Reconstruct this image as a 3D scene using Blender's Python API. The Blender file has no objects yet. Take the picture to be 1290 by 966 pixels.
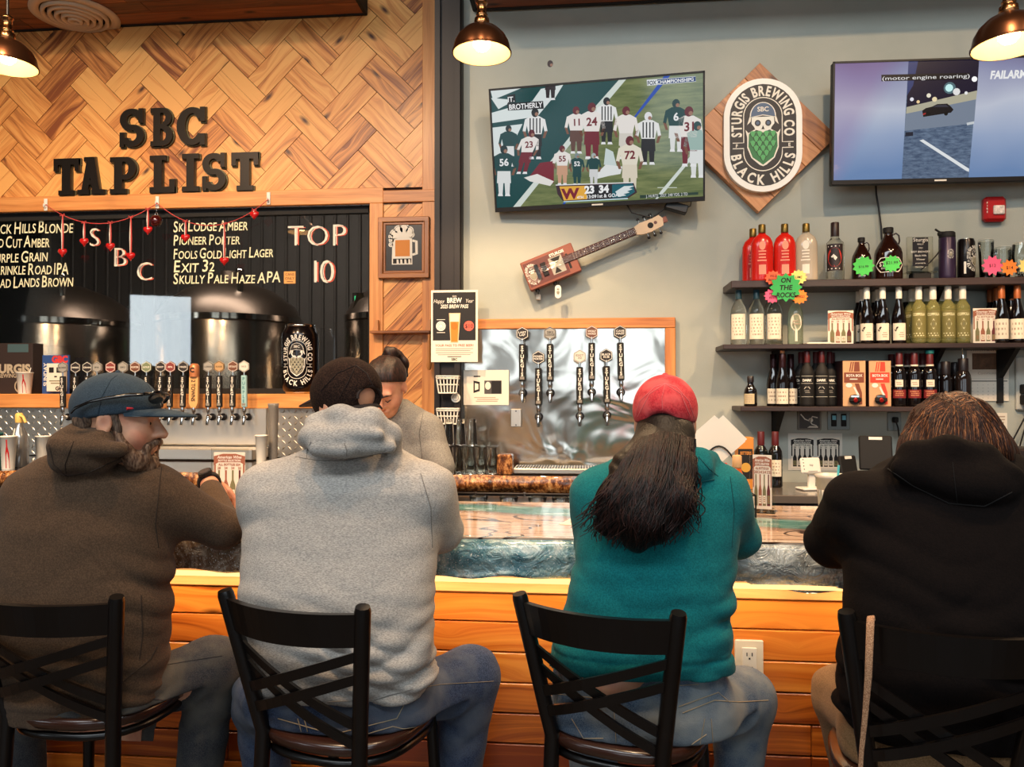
import bpy, math, random
import numpy as np
from mathutils import Vector, Matrix, Euler
from mathutils.bvhtree import BVHTree
random.seed(7)
PI = math.pi
SC = bpy.context.scene
COL = SC.collection
V = Vector
# ------------------------------------------------------------------ camera
FPX, CXP, CYP = 970.0, 645.0, 483.0
CAMZ = 1.60
cam_d = bpy.data.cameras.new('camera')
cam = bpy.data.objects.new('camera', cam_d)
COL.objects.link(cam)
cam.location = (0, 0, CAMZ)
cam.rotation_euler = (math.radians(90.71), 0, math.radians(5.5))
cam_d.sensor_width = 36.0
cam_d.lens = FPX / 1290.0 * 36.0
cam_d.clip_start = 0.05
SC.camera = cam
CAMR = cam.rotation_euler.to_matrix()
def ray(px, py):
 return CAMR @ V(((px - CXP) / FPX, -(py - CYP) / FPX, -1.0))
def at(px, py, Y):
 """world point seen at (px, py) on the plane y = Y"""
 d = ray(px, py)
 t = Y / d.y
 return V((d.x * t, Y, CAMZ + d.z * t))
def atz(px, py, z):
 d = ray(px, py)
 t = (z - CAMZ) / d.z
 return V((d.x * t, d.y * t, z))
# ------------------------------------------------------------------ render look
SC.view_settings.view_transform = 'Standard'
SC.view_settings.look = 'None'
SC.view_settings.exposure = 0.18
SC.view_settings.gamma = 1.0
SC.view_settings.use_curve_mapping = False
w = bpy.data.worlds.new('world')
SC.world = w
w.use_nodes = True
w.node_tree.nodes['Background'].inputs[0].default_value = (0.62, 0.72, 0.85, 1)
w.node_tree.nodes['Background'].inputs[1].default_value = 0.25
def area(name, loc, target, sx, sy, power, col):
 d = bpy.data.lights.new(name, 'AREA')
 d.shape = 'RECTANGLE'
 d.size, d.size_y, d.energy, d.color = sx, sy, power, col
 o = bpy.data.objects.new(name, d)
 COL.objects.link(o)
 o.location = loc
 o.rotation_euler = (V(target) - V(loc)).to_track_quat('-Z', 'Y').to_euler()
 return o
REAR = -4.5
COOL = (0.80, 0.92, 1.0)
WARM = (1.0, 0.70, 0.40)
WINX = [(-8.5, 2.85, 1.15, 1.4), (-2.4, 2.5, 2.0, 2.2), (0.5, 2.5, 2.0, 2.2), (3.4, 2.5, 2.0, 2.2)]
for (x, z, a, b) in WINX:
 area('window_daylight', (x, REAR + 0.06, z), (x * 0.5, 4.3, z - 0.35), a, b, (95 if x < -8 else 27) * a * b / 3.96, COOL)
area('ceiling_lamps', (-0.8, -1.0, 4.9), (-0.8, 3.6, 1.4), 7.0, 1.0, 185, (0.88, 0.96, 1.0))
area('bar_strip_light', (-0.35, 2.385, 1.006), (-0.35, 2.52, 0.70), 6.2, 0.02, 12, (1.0, 0.72, 0.46))
def warm_spot(x, tx, power, ty=4.3, tz=1.75, Y=1.2):
 d = bpy.data.lights.new('unseen_warm_spot', 'SPOT')
 d.energy, d.color, d.shadow_soft_size, d.spot_size, d.spot_blend = power, (1.0, 0.68, 0.40), 0.05, math.radians(78), 0.9
 o = bpy.data.objects.new('unseen_warm_spot', d)
 COL.objects.link(o)
 o.location = (x, Y, 4.7)
 o.rotation_euler = (V((tx, ty, tz)) - V(o.location)).to_track_quat('-Z', 'Y').to_euler()
for x, tx, p_ in ((1.0, 0.6, 215), (2.9, 2.3, 175), (-1.9, -2.0, 560), (-3.6, -3.9, 560)): warm_spot(x, tx, p_)
for x in (-1.7, -0.3, 1.0): warm_spot(x, x, 170, 2.5, 1.1, 1.5)  # unseen downlights added to put warm highlights on the seated people's shoulders
# ------------------------------------------------------------------ materials
def lin(c):
 return tuple(((v / 255.0) / 12.92 if v / 255.0 <= 0.04045 else ((v / 255.0 + 0.055) / 1.055) ** 2.4) for v in c)
def rgba(c):
 return (*lin(c), 1.0)
_M = {}
class NT:
 def __init__(s, name):
  s.m = bpy.data.materials.new(name)
  s.m.use_nodes = True
  s.t = s.m.node_tree
  s.b = s.t.nodes['Principled BSDF']
 def n(s, typ, **kw):
  x = s.t.nodes.new(typ)
  for k, v in kw.items():
   setattr(x, k, v)
  return x
 def l(s, a, b):
  s.t.links.new(a, b)
 def math(s, op, a, b=None, c=None):
  x = s.n('ShaderNodeMath', operation=op)
  for i, q in enumerate((a, b, c)):
   if q is None: continue
   if isinstance(q, (int, float)): x.inputs[i].default_value = q
   else: s.l(q, x.inputs[i])
  return x.outputs[0]
 def mix(s, f, a, b, blend='MIX'):
  x = s.n('ShaderNodeMix', data_type='RGBA', blend_type=blend)
  for k, q in ((0, f), (6, a), (7, b)):
   if isinstance(q, (int, float)): x.inputs[k].default_value = q
   elif isinstance(q, tuple): x.inputs[k].default_value = q
   else: s.l(q, x.inputs[k])
  return x.outputs[2]
 def ramp(s, f, stops):
  x = s.n('ShaderNodeValToRGB')
  e = x.color_ramp.elements
  while len(e) < len(stops): e.new(0.5)
  for q, (p, c) in zip(e, stops):
   q.position = p
   q.color = c
  s.l(f, x.inputs[0])
  return x.outputs[0]
 def noise(s, vec, scale, detail=3.0, rough=0.5, dist=0.0, dim='3D'):
  x = s.n('ShaderNodeTexNoise', noise_dimensions=dim)
  x.inputs['Scale'].default_value = scale
  x.inputs['Detail'].default_value = detail
  x.inputs['Roughness'].default_value = rough
  x.inputs['Distortion'].default_value = dist
  if vec is not None: s.l(vec, x.inputs['Vector'])
  return x.outputs[0]
 def coord(s, which='Object'):
  return s.n('ShaderNodeTexCoord').outputs[which]
 def scale(s, vec, sc):
  x = s.n('ShaderNodeMapping')
  s.l(vec, x.inputs['Vector'])
  x.inputs['Scale'].default_value = sc
  return x.outputs[0]
 def bump(s, h, strength, dist=0.01):
  x = s.n('ShaderNodeBump')
  x.inputs['Strength'].default_value = strength
  x.inputs['Distance'].default_value = dist
  s.l(h, x.inputs['Height'])
  s.l(x.outputs[0], s.b.inputs['Normal'])
def mat(name, col, rough=0.5, metal=0.0, coat=0.0, trans=0.0, emit=0.0, ior=1.45, noise=None, bump=None, spec=0.5):
 if name in _M: return _M[name]
 q = NT(name)
 b = q.b
 c = rgba(col)
 b.inputs['Base Color'].default_value = c
 b.inputs['Roughness'].default_value = rough
 b.inputs['Metallic'].default_value = metal
 b.inputs['Coat Weight'].default_value = coat
 b.inputs['Coat Roughness'].default_value = 0.08
 b.inputs['Transmission Weight'].default_value = trans
 b.inputs['IOR'].default_value = ior
 b.inputs['Specular IOR Level'].default_value = spec
 if emit:
  b.inputs['Emission Color'].default_value = c
  b.inputs['Emission Strength'].default_value = emit
  b.inputs['Base Color'].default_value = (0, 0, 0, 1)
  b.inputs['Roughness'].default_value = 0.25
 if noise or bump:
  co = q.coord()
 if noise:
  sc, amt = noise
  f = q.noise(co, sc, 4.0, 0.6)
  d = tuple(v * (1 - amt) for v in c[:3]) + (1,)
  e = tuple(min(1, v * (1 + amt)) for v in c[:3]) + (1,)
  q.l(q.ramp(f, [(0.3, d), (0.7, e)]), b.inputs['Base Color'])
 if bump:
  q.bump(q.noise(co, bump[0], 4.0), bump[1])
 _M[name] = q.m
 return q.m
def wood(name, light, mid, dark, rough=0.42, knots=True, coat=0.1, gs=(1.6, 26.0), amt=0.3, rp=(.33, .52, .70), kn=.70):
 """plank timber: grain runs along u of the board's own coordinates, with knots"""
 if name in _M: return _M[name]
 q = NT(name)
 uv = q.n('ShaderNodeUVMap', uv_map='board').outputs[0]
 at_ = q.n('ShaderNodeAttribute', attribute_name='tone')
 warp = q.noise(q.scale(uv, (1.2, 3.0, 1)), 1.6, 2.0, 0.5, 0.0)
 sep = q.n('ShaderNodeSeparateXYZ'); q.l(uv, sep.inputs[0])
 vo = q.n('ShaderNodeTexVoronoi', voronoi_dimensions='2D')
 vo.inputs['Scale'].default_value = 1.0
 q.l(q.scale(uv, (2.3, 6.0, 1)), vo.inputs['Vector'])
 dk = vo.outputs['Distance']
 bend = q.math('MULTIPLY', q.math('POWER', q.math('SUBTRACT', 1.0, q.math('MINIMUM', dk, 1.0)), 4.0), 0.05 if knots else 0.0)
 vy = q.math('ADD', sep.outputs[1], q.math('ADD', q.math('MULTIPLY', warp, 0.05), bend))
 cmb = q.n('ShaderNodeCombineXYZ'); q.l(sep.outputs[0], cmb.inputs[0]); q.l(vy, cmb.inputs[1])
 g1 = q.noise(q.scale(cmb.outputs[0], (gs[0], gs[1], 1)), 1.0, 3.0, 0.55)
 g2 = q.noise(q.scale(cmb.outputs[0], (gs[0] * 2.2, gs[1] * 4.5, 1)), 1.0, 4.0, 0.6)
 f = q.math('ADD', q.math('MULTIPLY', g1, 0.72), q.math('MULTIPLY', g2, 0.28))
 f = q.math('ADD', f, q.math('MULTIPLY', q.math('SUBTRACT', at_.outputs['Fac'], 0.5), amt))
 c = q.ramp(f, [(rp[0], rgba(light)), (rp[1], rgba(mid)), (rp[2], rgba(dark))])
 if knots:
  kr = q.ramp(dk, [(0.03, (1, 1, 1, 1)), (0.13, (0, 0, 0, 1))])
  sel = q.n('ShaderNodeSeparateColor'); q.l(vo.outputs['Color'], sel.inputs[0])
  kf = q.math('MULTIPLY', kr, q.math('GREATER_THAN', sel.outputs[0], kn))
  kd = tuple(v * 0.30 for v in lin(dark)) + (1,)
  c = q.mix(kf, c, kd)
 q.l(c, q.b.inputs['Base Color'])
 q.b.inputs['Roughness'].default_value = rough
 q.b.inputs['Coat Weight'].default_value = coat
 q.b.inputs['Coat Roughness'].default_value = 0.25
 q.bump(g2, 0.12, 0.003)
 _M[name] = q.m
 return q.m
def fabric(name, c1, c2, scale=220.0, lo=0.4, hi=0.62, bump=0.25, big=None, rough=0.95, aniso=(1, 1, 1)):
 if name in _M: return _M[name]
 q = NT(name)
 co = q.coord()
 f = q.noise(q.scale(co, aniso), scale, 2.0, 0.6)
 c = q.ramp(f, [(lo, rgba(c1)), (hi, rgba(c2))])
 if big:
  g = q.noise(co, big[0], 3.0, 0.6)
  c = q.mix(q.ramp(g, [(0.42, (0, 0, 0, 1)), (0.62, (1, 1, 1, 1))]), c, rgba(big[1]))
 q.l(c, q.b.inputs['Base Color'])
 q.b.inputs['Roughness'].default_value = rough
 q.b.inputs['Specular IOR Level'].default_value = 0.15
 q.b.inputs['Sheen Weight'].default_value = 0.05 if max(c2) > 60 else 0.0
 q.b.inputs['Sheen Roughness'].default_value = 0.6
 h = q.math('ADD', q.math('MULTIPLY', f, 0.15), q.noise(co, 14.0, 3.0, 0.5))
 q.bump(h, bump, 0.012)
 _M[name] = q.m
 return q.m
def glassy(name, tint=(255, 255, 255), rough=0.02, ior=1.45):
 """thin clear sheet: mostly see-through, with a fresnel mirror"""
 if name in _M: return _M[name]
 q = NT(name)
 tr = q.n('ShaderNodeBsdfTransparent'); tr.inputs[0].default_value = rgba(tint)
 gl = q.n('ShaderNodeBsdfGlossy'); gl.inputs['Roughness'].default_value = rough
 fr = q.n('ShaderNodeFresnel'); fr.inputs[0].default_value = ior
 mx = q.n('ShaderNodeMixShader')
 q.l(fr.outputs[0], mx.inputs[0]); q.l(tr.outputs[0], mx.inputs[1]); q.l(gl.outputs[0], mx.inputs[2])
 q.l(mx.outputs[0], q.t.nodes['Material Output'].inputs[0])
 _M[name] = q.m
 return q.m
# ------------------------------------------------------------------ mesh builder
class MB:
 def __init__(s):
  s.v, s.f, s.mi, s.sm, s.uv, s.tn = [], [], [], [], [], []
  s.mats = []
 def slot(s, m):
  for i, q in enumerate(s.mats):
   if q == m: return i
  s.mats.append(m)
  return len(s.mats) - 1
 def add(s, verts, faces, m, smooth=False, X=None, uvs=None, tone=0.5):
  k = len(s.v)
  if X is not None: verts = [X @ V(p) for p in verts]
  s.v.extend([tuple(p) for p in verts])
  i = s.slot(m)
  for q, fc in enumerate(faces):
   s.f.append([a + k for a in fc])
   s.mi.append(i); s.sm.append(smooth); s.tn.append(tone)
   s.uv.append(uvs[q] if uvs else None)
  return s
 def box(s, c, d, m, X=None, ch=0.0, grain=None, tone=0.5):
  cx, cy, cz = c
  hx, hy, hz = d[0] / 2, d[1] / 2, d[2] / 2
  ch = min(ch, hx * 0.9, hy * 0.9, hz * 0.9)
  if ch <= 0:
   vs = [(cx + a * hx, cy + b * hy, cz + e * hz) for a in (-1, 1) for b in (-1, 1) for e in (-1, 1)]
   fs = [(0, 1, 3, 2), (4, 6, 7, 5), (0, 4, 5, 1), (2, 3, 7, 6), (0, 2, 6, 4), (1, 5, 7, 3)]
  else:
   vs, ix = [], {}
   for a in (-1, 1):
    for b in (-1, 1):
     for e in (-1, 1):
      for ax in range(3):
       p = [a * hx, b * hy, e * hz]
       for o in range(3):
        if o != ax: p[o] -= (a, b, e)[o] * ch
       ix[(a, b, e, ax)] = len(vs)
       vs.append((cx + p[0], cy + p[1], cz + p[2]))
   fs = []
   for ax in range(3):
    o1, o2 = [o for o in range(3) if o != ax]
    for sg in (-1, 1):
     loop = []
     for (p, q) in ((-1, -1), (1, -1), (1, 1), (-1, 1)):
      t = [0, 0, 0]; t[ax] = sg; t[o1] = p; t[o2] = q
      loop.append(ix[(*t, ax)])
     fs.append(tuple(loop if (sg > 0) == (ax != 1) else loop[::-1]))
   for ax in range(3):
    o1, o2 = [o for o in range(3) if o != ax]
    for p in (-1, 1):
     for q in (-1, 1):
      t0 = [0, 0, 0]; t0[o1] = p; t0[o2] = q
      ta, tb = list(t0), list(t0); ta[ax] = -1; tb[ax] = 1
      loop = [ix[(*ta, o1)], ix[(*tb, o1)], ix[(*tb, o2)], ix[(*ta, o2)]]
      fs.append(tuple(loop))
   for a in (-1, 1):
    for b in (-1, 1):
     for e in (-1, 1):
      fs.append((ix[(a, b, e, 0)], ix[(a, b, e, 1)], ix[(a, b, e, 2)]))
  uvs = None
  if grain is not None:
   ax = grain
   o1, o2 = [o for o in range(3) if o != ax]
   ru, rv = random.random() * 40, random.random() * 40
   uvs = []
   for fc in fs:
    uvs.append([(vs[i][ax] + ru, vs[i][o1] + vs[i][o2] + rv) for i in fc])
  return s.add(vs, fs, m, False, X, uvs, tone)
 def lathe(s, prof, m, n=24, c=(0, 0, 0), X=None, smooth=True, close=True):
  vs, fs = [], []
  for (r, z) in prof:
   for k in range(n):
    a = 2 * PI * k / n
    vs.append((c[0] + r * math.cos(a), c[1] + r * math.sin(a), c[2] + z))
  for i in range(len(prof) - 1):
   for k in range(n):
    fs.append((i * n + k, i * n + (k + 1) % n, (i + 1) * n + (k + 1) % n, (i + 1) * n + k))
  s.add(vs, fs, m, smooth, X)
  if close:
   for i, flip in ((0, True), (len(prof) - 1, False)):
    if prof[i][0] > 1e-5:
     loop = [vs[i * n + k] for k in range(n)]
     s.add(loop[::-1] if flip else loop, [list(range(n))], m, False, X)
  return s
 def cyl(s, a, b, r, m, n=14, r2=None, X=None, smooth=True):
  a, b = V(a), V(b)
  q = (b - a).to_track_quat('Z', 'Y').to_matrix().to_4x4()
  T = Matrix.Translation(a) @ q
  if X is not None: T = X @ T
  return s.lathe([(r, 0), (r if r2 is None else r2, (b - a).length)], m, n, X=T, smooth=smooth)
 def tube(s, pts, r, m, n=8, X=None, closed=False, flat=None, up=None):
  """sweep; r is a number or one per point; flat squashes one axis"""
  P = [V(p) for p in pts]
  N = len(P)
  R = r if isinstance(r, (list, tuple)) else [r] * N
  vs, fs = [], []
  prev = V(up) if up else None
  for i in range(N):
   if closed: t = P[(i + 1) % N] - P[i - 1]
   else: t = P[min(i + 1, N - 1)] - P[max(i - 1, 0)]
   if t.length < 1e-9: t = V((0, 0, 1))
   t.normalize()
   if prev is None: prev = t.orthogonal()
   x = prev - t * prev.dot(t)
   if x.length < 1e-6: x = t.orthogonal()
   x.normalize()
   prev = x
   y = t.cross(x)
   for k in range(n):
    a = 2 * PI * k / n
    vs.append(P[i] + x * (R[i] * math.cos(a)) + y * (R[i] * math.sin(a) * (flat if flat else 1.0)))
  for i in range(N if closed else N - 1):
   j = (i + 1) % N
   for k in range(n):
    fs.append((i * n + k, i * n + (k + 1) % n, j * n + (k + 1) % n, j * n + k))
  s.add(vs, fs, m, n > 4, X)
  if not closed:
   s.add([vs[k] for k in range(n)][::-1], [list(range(n))], m, False, X)
   s.add([vs[(N - 1) * n + k] for k in range(n)], [list(range(n))], m, False, X)
  return s
 def prism(s, poly, t, m, X=None, z0=0.0, mside=None, uvs=None, tone=0.5):
  """polygon in x,y extruded from z0 to z0+t"""
  n = len(poly)
  ar = sum(poly[i][0] * poly[(i + 1) % n][1] - poly[(i + 1) % n][0] * poly[i][1] for i in range(n))
  if ar < 0: poly = poly[::-1]
  top = [(x, y, z0 + t) for x, y in poly]
  bot = [(x, y, z0) for x, y in poly]
  s.add(top + bot, [list(range(n))], m, False, X, [[uvs(p) for p in poly]] if uvs else None, tone)
  if t:
   s.add(top + bot, [list(range(2 * n - 1, n - 1, -1))] + [(i, n + i, n + (i + 1) % n, (i + 1) % n) for i in range(n)], mside or m, False, X,
     ([[uvs(p) for p in poly[::-1]]] + [[uvs(poly[i]), uvs(poly[i]), uvs(poly[(i + 1) % n]), uvs(poly[(i + 1) % n])] for i in range(n)]) if uvs else None, tone)
  return s
 def ball(s, c, r, m, n=16, k=10, X=None):
  rr = r if isinstance(r, (tuple, list)) else (r, r, r)
  prof = [(math.sin(PI * i / k), -math.cos(PI * i / k)) for i in range(k + 1)]
  T = Matrix.Translation(V(c)) @ Matrix.Diagonal((*rr, 1))
  if X is not None: T = X @ T
  return s.lathe([(max(a, 1e-6), b) for a, b in prof], m, n, X=T, close=False)
 def build(s, name, parent=None, loc=None):
  me = bpy.data.meshes.new(name)
  me.from_pydata(s.v, [], s.f)
  for m in s.mats: me.materials.append(m)
  me.polygons.foreach_set('material_index', s.mi)
  me.polygons.foreach_set('use_smooth', s.sm)
  if any(u is not None for u in s.uv):
   l = me.uv_layers.new(name='board')
   flat = []
   for fc, u in zip(s.f, s.uv):
    for q in range(len(fc)):
     flat.extend(u[q] if u else (0.0, 0.0))
   l.data.foreach_set('uv', flat)
   a = me.attributes.new('tone', 'FLOAT', 'FACE')
   a.data.foreach_set('value', s.tn)
  me.update()
  o = bpy.data.objects.new(name, me)
  COL.objects.link(o)
  if parent is not None: o.parent = parent
  if loc is not None: o.location = loc
  return o
def tag(o, label, cat, group=None, kind=None):
 if label: o['label'] = label
 if cat: o['category'] = cat
 if group: o['group'] = group
 if kind: o['kind'] = kind
 return o
def thing(name, label, cat, loc=(0, 0, 0), rotz=0.0, group=None):
 o = bpy.data.objects.new(name, None)
 o.empty_display_size = 0.05
 COL.objects.link(o)
 o.location = loc
 o.rotation_euler = (0, 0, rotz)
 return tag(o, label, cat, group)
def struct(mb, name):
 o = mb.build(name)
 o['kind'] = 'structure'
 return o
def dup(root, loc, rotz=None, label=None, group=None, rot=None):
 r = root.copy()
 COL.objects.link(r)
 r.location = loc
 if rotz is not None: r.rotation_euler = (0, 0, rotz)
 if rot is not None: r.rotation_euler = rot
 if label: r['label'] = label
 if group: r['group'] = group
 for ch in list(root.children):
  c = ch.copy(); COL.objects.link(c); c.parent = r
  for g in list(ch.children):
   d = g.copy(); COL.objects.link(d); d.parent = c
 return r
# ------------------------------------------------------------------ lettering
_TX = {}
def glyphs(txt, bold=0.0, shear=0.0, spacing=1.0):
 """2D triangles of a line of text: cap height 1, left at 0, baseline at 0 -> verts, faces, width"""
 key = (txt, bold, shear, spacing)
 if key in _TX: return _TX[key]
 cu = bpy.data.curves.new('txt', 'FONT')
 cu.body = txt
 cu.size = 1.0
 cu.offset = bold
 cu.shear = shear
 cu.space_character = spacing
 cu.resolution_u = 3
 cu.fill_mode = 'FRONT'
 o = bpy.data.objects.new('txt', cu)
 me = o.to_mesh()
 vs = [(p.co.x, p.co.y) for p in me.vertices]
 fs = [tuple(p.vertices) for p in me.polygons]
 up = sum(p.normal.z for p in me.polygons)
 if up < 0: fs = [f[::-1] for f in fs]
 o.to_mesh_clear()
 bpy.data.objects.remove(o)
 bpy.data.curves.remove(cu)
 k = 1.0 / 0.729
 vs = [(x * k, y * k) for x, y in vs]
 w_ = max([x for x, _ in vs], default=0.0)
 _TX[key] = (vs, fs, w_)
 return _TX[key]
class Flat:
 """collects flat artwork in (u, v) with a stacking level, then lays it on a surface"""
 def __init__(s, step=0.0004):
  s.items, s.step = [], step
 def poly(s, pts, m, lv=1):
  n = len(pts)
  ar = sum(pts[i][0] * pts[(i + 1) % n][1] - pts[(i + 1) % n][0] * pts[i][1] for i in range(n))
  if ar < 0: pts = pts[::-1]
  s.items.append((list(pts), [list(range(n))], m, lv)); return s
 def rect(s, x0, y0, x1, y1, m, lv=1, nx=1):
  vs, fs = [], []
  for i in range(nx + 1):
   x = x0 + (x1 - x0) * i / nx
   vs += [(x, y0), (x, y1)]
  for i in range(nx):
   fs.append((2 * i, 2 * i + 2, 2 * i + 3, 2 * i + 1))
  s.items.append((vs, fs, m, lv)); return s
 def disc(s, x, y, rx, m, lv=1, ry=None, n=20, a0=0.0, a1=2 * PI):
  ry = ry or rx
  full = abs(a1 - a0 - 2 * PI) < 1e-6
  k = n if full else n + 1
  return s.poly([(x + rx * math.cos(a0 + (a1 - a0) * i / n), y + ry * math.sin(a0 + (a1 - a0) * i / n)) for i in range(k)], m, lv)
 def star(s, x, y, r1, r2, n, m, lv=1, a=0.0):
  return s.poly([(x + (r1 if i % 2 == 0 else r2) * math.cos(a + PI * i / n), y + (r1 if i % 2 == 0 else r2) * math.sin(a + PI * i / n)) for i in range(2 * n)], m, lv)
 def line(s, pts, wd, m, lv=1, closed=False):
  n = len(pts)
  L, R = [], []
  for i in range(n):
   a = V(pts[i - 1] if (closed or i > 0) else pts[i]); b = V(pts[(i + 1) % n] if (closed or i < n - 1) else pts[i])
   t = (b - a)
   if t.length < 1e-9: t = V((1, 0))
   t.normalize()
   nn = V((-t.y, t.x)) * wd / 2
   L.append((pts[i][0] + nn.x, pts[i][1] + nn.y)); R.append((pts[i][0] - nn.x, pts[i][1] - nn.y))
  fs = [(2 * i + 1, 2 * ((i + 1) % n) + 1, 2 * ((i + 1) % n), 2 * i) for i in range(n if closed else n - 1)]
  vs = []
  for a, b in zip(L, R): vs += [a, b]
  s.items.append((vs, fs, m, lv)); return s
 def text(s, txt, x, y, h, m, lv=2, bold=0.0, al='c', width=None, rot=0.0, sx=1.0, shear=0.0, spacing=1.0):
  vs, fs, w_ = glyphs(txt, bold, shear, spacing)
  if not vs: return s
  if width: sx = width / (w_ * h)
  ox = {'c': -w_ / 2, 'l': 0.0, 'r': -w_}[al]
  c, q = math.cos(rot), math.sin(rot)
  P = []
  for (a, b) in vs:
   a, b = (a + ox) * h * sx, (b - 0.5) * h
   P.append((x + a * c - b * q, y + a * q + b * c))
  s.items.append((P, fs, m, lv)); return s
 def column(s, txt, x, ytop, h, step, m, lv=2, bold=0.02, sx=1.0):
  for i, ch in enumerate(txt):
   s.text(ch, x, ytop - step * (i + 0.5), h, m, lv, bold, sx=sx)
  return s
 def along(s, txt, path, m, h, lv=2, bold=0.02, sx=1.0, gap=0.18):
  """letters along a polyline (left to right), centred on its length"""
  P = [V(p) for p in path]
  D = [0.0]
  for a, b in zip(P, P[1:]): D.append(D[-1] + (b - a).length)
  ws = [(glyphs(ch, bold)[2] * h * sx if ch != ' ' else 0.35 * h * sx) for ch in txt]
  tot = sum(ws) + gap * h * (len(txt) - 1)
  k = D[-1] / tot
  d = 0.0
  for ch, wd in zip(txt, ws):
   q = (d + wd / 2) * k
   d += wd + gap * h
   if ch == ' ': continue
   j = max(i for i in range(len(D) - 1) if D[i] <= q + 1e-9)
   f = (q - D[j]) / max(D[j + 1] - D[j], 1e-9)
   p = P[j].lerp(P[j + 1], f)
   e = V((0.02 * D[-1], 0))
   def pt(qq):
    qq = min(max(qq, 0), D[-1])
    jj = max(i for i in range(len(D) - 1) if D[i] <= qq + 1e-9)
    return P[jj].lerp(P[jj + 1], (qq - D[jj]) / max(D[jj + 1] - D[jj], 1e-9))
   t = pt(q + wd * 0.5) - pt(q - wd * 0.5)
   s.text(ch, p.x, p.y, h, m, lv, bold, rot=math.atan2(t.y, t.x), sx=sx * k if k < 1 else sx)
  return s
 def place(s, x, y, sc, other, rot=0.0, lv=0):
  c, q = math.cos(rot), math.sin(rot)
  for (vs, fs, m, l) in other.items:
   s.items.append(([(x + (a * c - b * q) * sc, y + (a * q + b * c) * sc) for a, b in vs], fs, m, l + lv))
  return s
 def lay(s, mb, X=None, fn=None):
  for (vs, fs, m, lv) in s.items:
   if fn: P = [fn(a, b, lv * s.step) for a, b in vs]
   else: P = [(a, b, lv * s.step) for a, b in vs]
   mb.add(P, fs, m, False, X)
  return mb
def on_cyl(r, z0=0.0, a0=-PI / 2):
 """artwork wrapped on an upright cylinder, facing -y"""
 def fn(u, v, d):
  a = a0 + u / r
  return ((r + d) * math.cos(a), (r + d) * math.sin(a), z0 + v)
 return fn
def facing(p, rz=0.0):
 """matrix that stands artwork (u right, v up, level towards the viewer) at p facing -y"""
 return Matrix.Translation(V(p)) @ Matrix.Rotation(rz, 4, 'Z') @ Matrix.Rotation(PI / 2, 4, 'X')
# ------------------------------------------------------------------ shared materials
PINE = wood('pine_wall', (232, 168, 94), (210, 136, 68), (130, 66, 26), rough=0.45, amt=0.32, rp=(.40, .55, .70), kn=.58)
PINE2 = wood('pine_trim', (224, 156, 88), (204, 132, 68), (168, 98, 46), rough=0.45, knots=False)
SHIP = wood('bar_planks', (236, 146, 56), (208, 110, 34), (132, 54, 14), rough=0.28, coat=0.35, gs=(0.8, 30.0), amt=0.55)
SHIPT = wood('bar_trim', (236, 180, 112), (220, 158, 92), (186, 122, 64), rough=0.4, knots=False)
CEILW = wood('ceiling_wood', (150, 84, 42), (120, 62, 28), (78, 36, 16), rough=0.5, amt=0.4)
CEDAR = wood('cedar_board', (206, 148, 96), (178, 116, 68), (120, 70, 38), rough=0.5, gs=(1.2, 34.0))
OAK = wood('oak_frame', (190, 126, 70), (160, 98, 50), (112, 64, 30), rough=0.4, knots=False)
GAP = mat('groove_dark', (52, 26, 14), 0.9)
BLACK = mat('black_paint', (20, 15, 14), 0.45)
SOOT = mat('matte_black', (14, 11, 10), 0.7)
COLM = mat('column_paint', (20, 11, 11), 0.55)
WHITE = mat('white_plastic', (228, 222, 210), 0.4)
PAPER = mat('paper', (222, 212, 196), 0.85)
INK = mat('ink', (22, 18, 18), 0.7)
LETW = mat('white_print', (226, 220, 208), 0.6)
CREAM = mat('cream_label', (226, 214, 192), 0.7)
STEEL = mat('brushed_steel', (214, 208, 198), 0.40, 1.0)
CHROME = mat('chrome', (214, 210, 204), 0.10, 1.0)
DARKM = mat('dark_metal', (38, 32, 30), 0.4, 0.6)
RED = mat('red_plastic', (168, 20, 22), 0.35)
def wall_paint():
 q = NT('wall_paint')
 co = q.coord()
 f = q.noise(co, 1.6, 4.0, 0.6)
 c = q.ramp(f, [(0.35, rgba((158, 162, 153))), (0.65, rgba((170, 172, 163)))])
 q.l(c, q.b.inputs['Base Color'])
 q.b.inputs['Roughness'].default_value = 0.75
 q.b.inputs['Specular IOR Level'].default_value = 0.25
 q.bump(q.noise(co, 160.0, 3.0), 0.15, 0.004)
 return q.m
WALLP = wall_paint()
YR, YL = 4.30, 5.10
XC0, XC1 = at(547, 300, 4.22).x, at(581, 300, 4.22).x      # dark column
def zL(py, px=230): return at(px, py, YL).z
def zR(py, px=800): return at(px, py, YR).z
def xL(px, Y=YL): return at(px, 300, Y).x
# ------------------------------------------------------------------ room shell
m = MB(); m.box((-2, 0, -0.05), (18, 12, 0.1), mat('floor_concrete', (86, 74, 64), 0.35, noise=(3.0, 0.15))); struct(m, 'floor')
m = MB(); m.box((-2, 0.3, 5.25), (18, 11.4, 0.1), mat('ceiling_dark', (40, 34, 32), 0.9)); struct(m, 'ceiling')
m = MB(); m.box(((XC1 + 6.0) / 2, YR + 0.05, 2.6), (6.0 - XC1, 0.1, 5.2), WALLP); struct(m, 'wall_right')
m = MB(); m.box(((XC0 + XC1) / 2, (4.22 + YL + 0.06) / 2, 2.6), (XC1 - XC0, YL + 0.06 - 4.22, 5.2), COLM, ch=0.006)
m.box((XC0 + 0.02, 4.214, 2.6), (0.03, 0.03, 5.2), COLM); m.box((XC1 - 0.02, 4.214, 2.6), (0.03, 0.03, 5.2), COLM); struct(m, 'wall_return')
SIDEP = mat('side_wall_paint', (178, 170, 158), 0.8)
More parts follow.
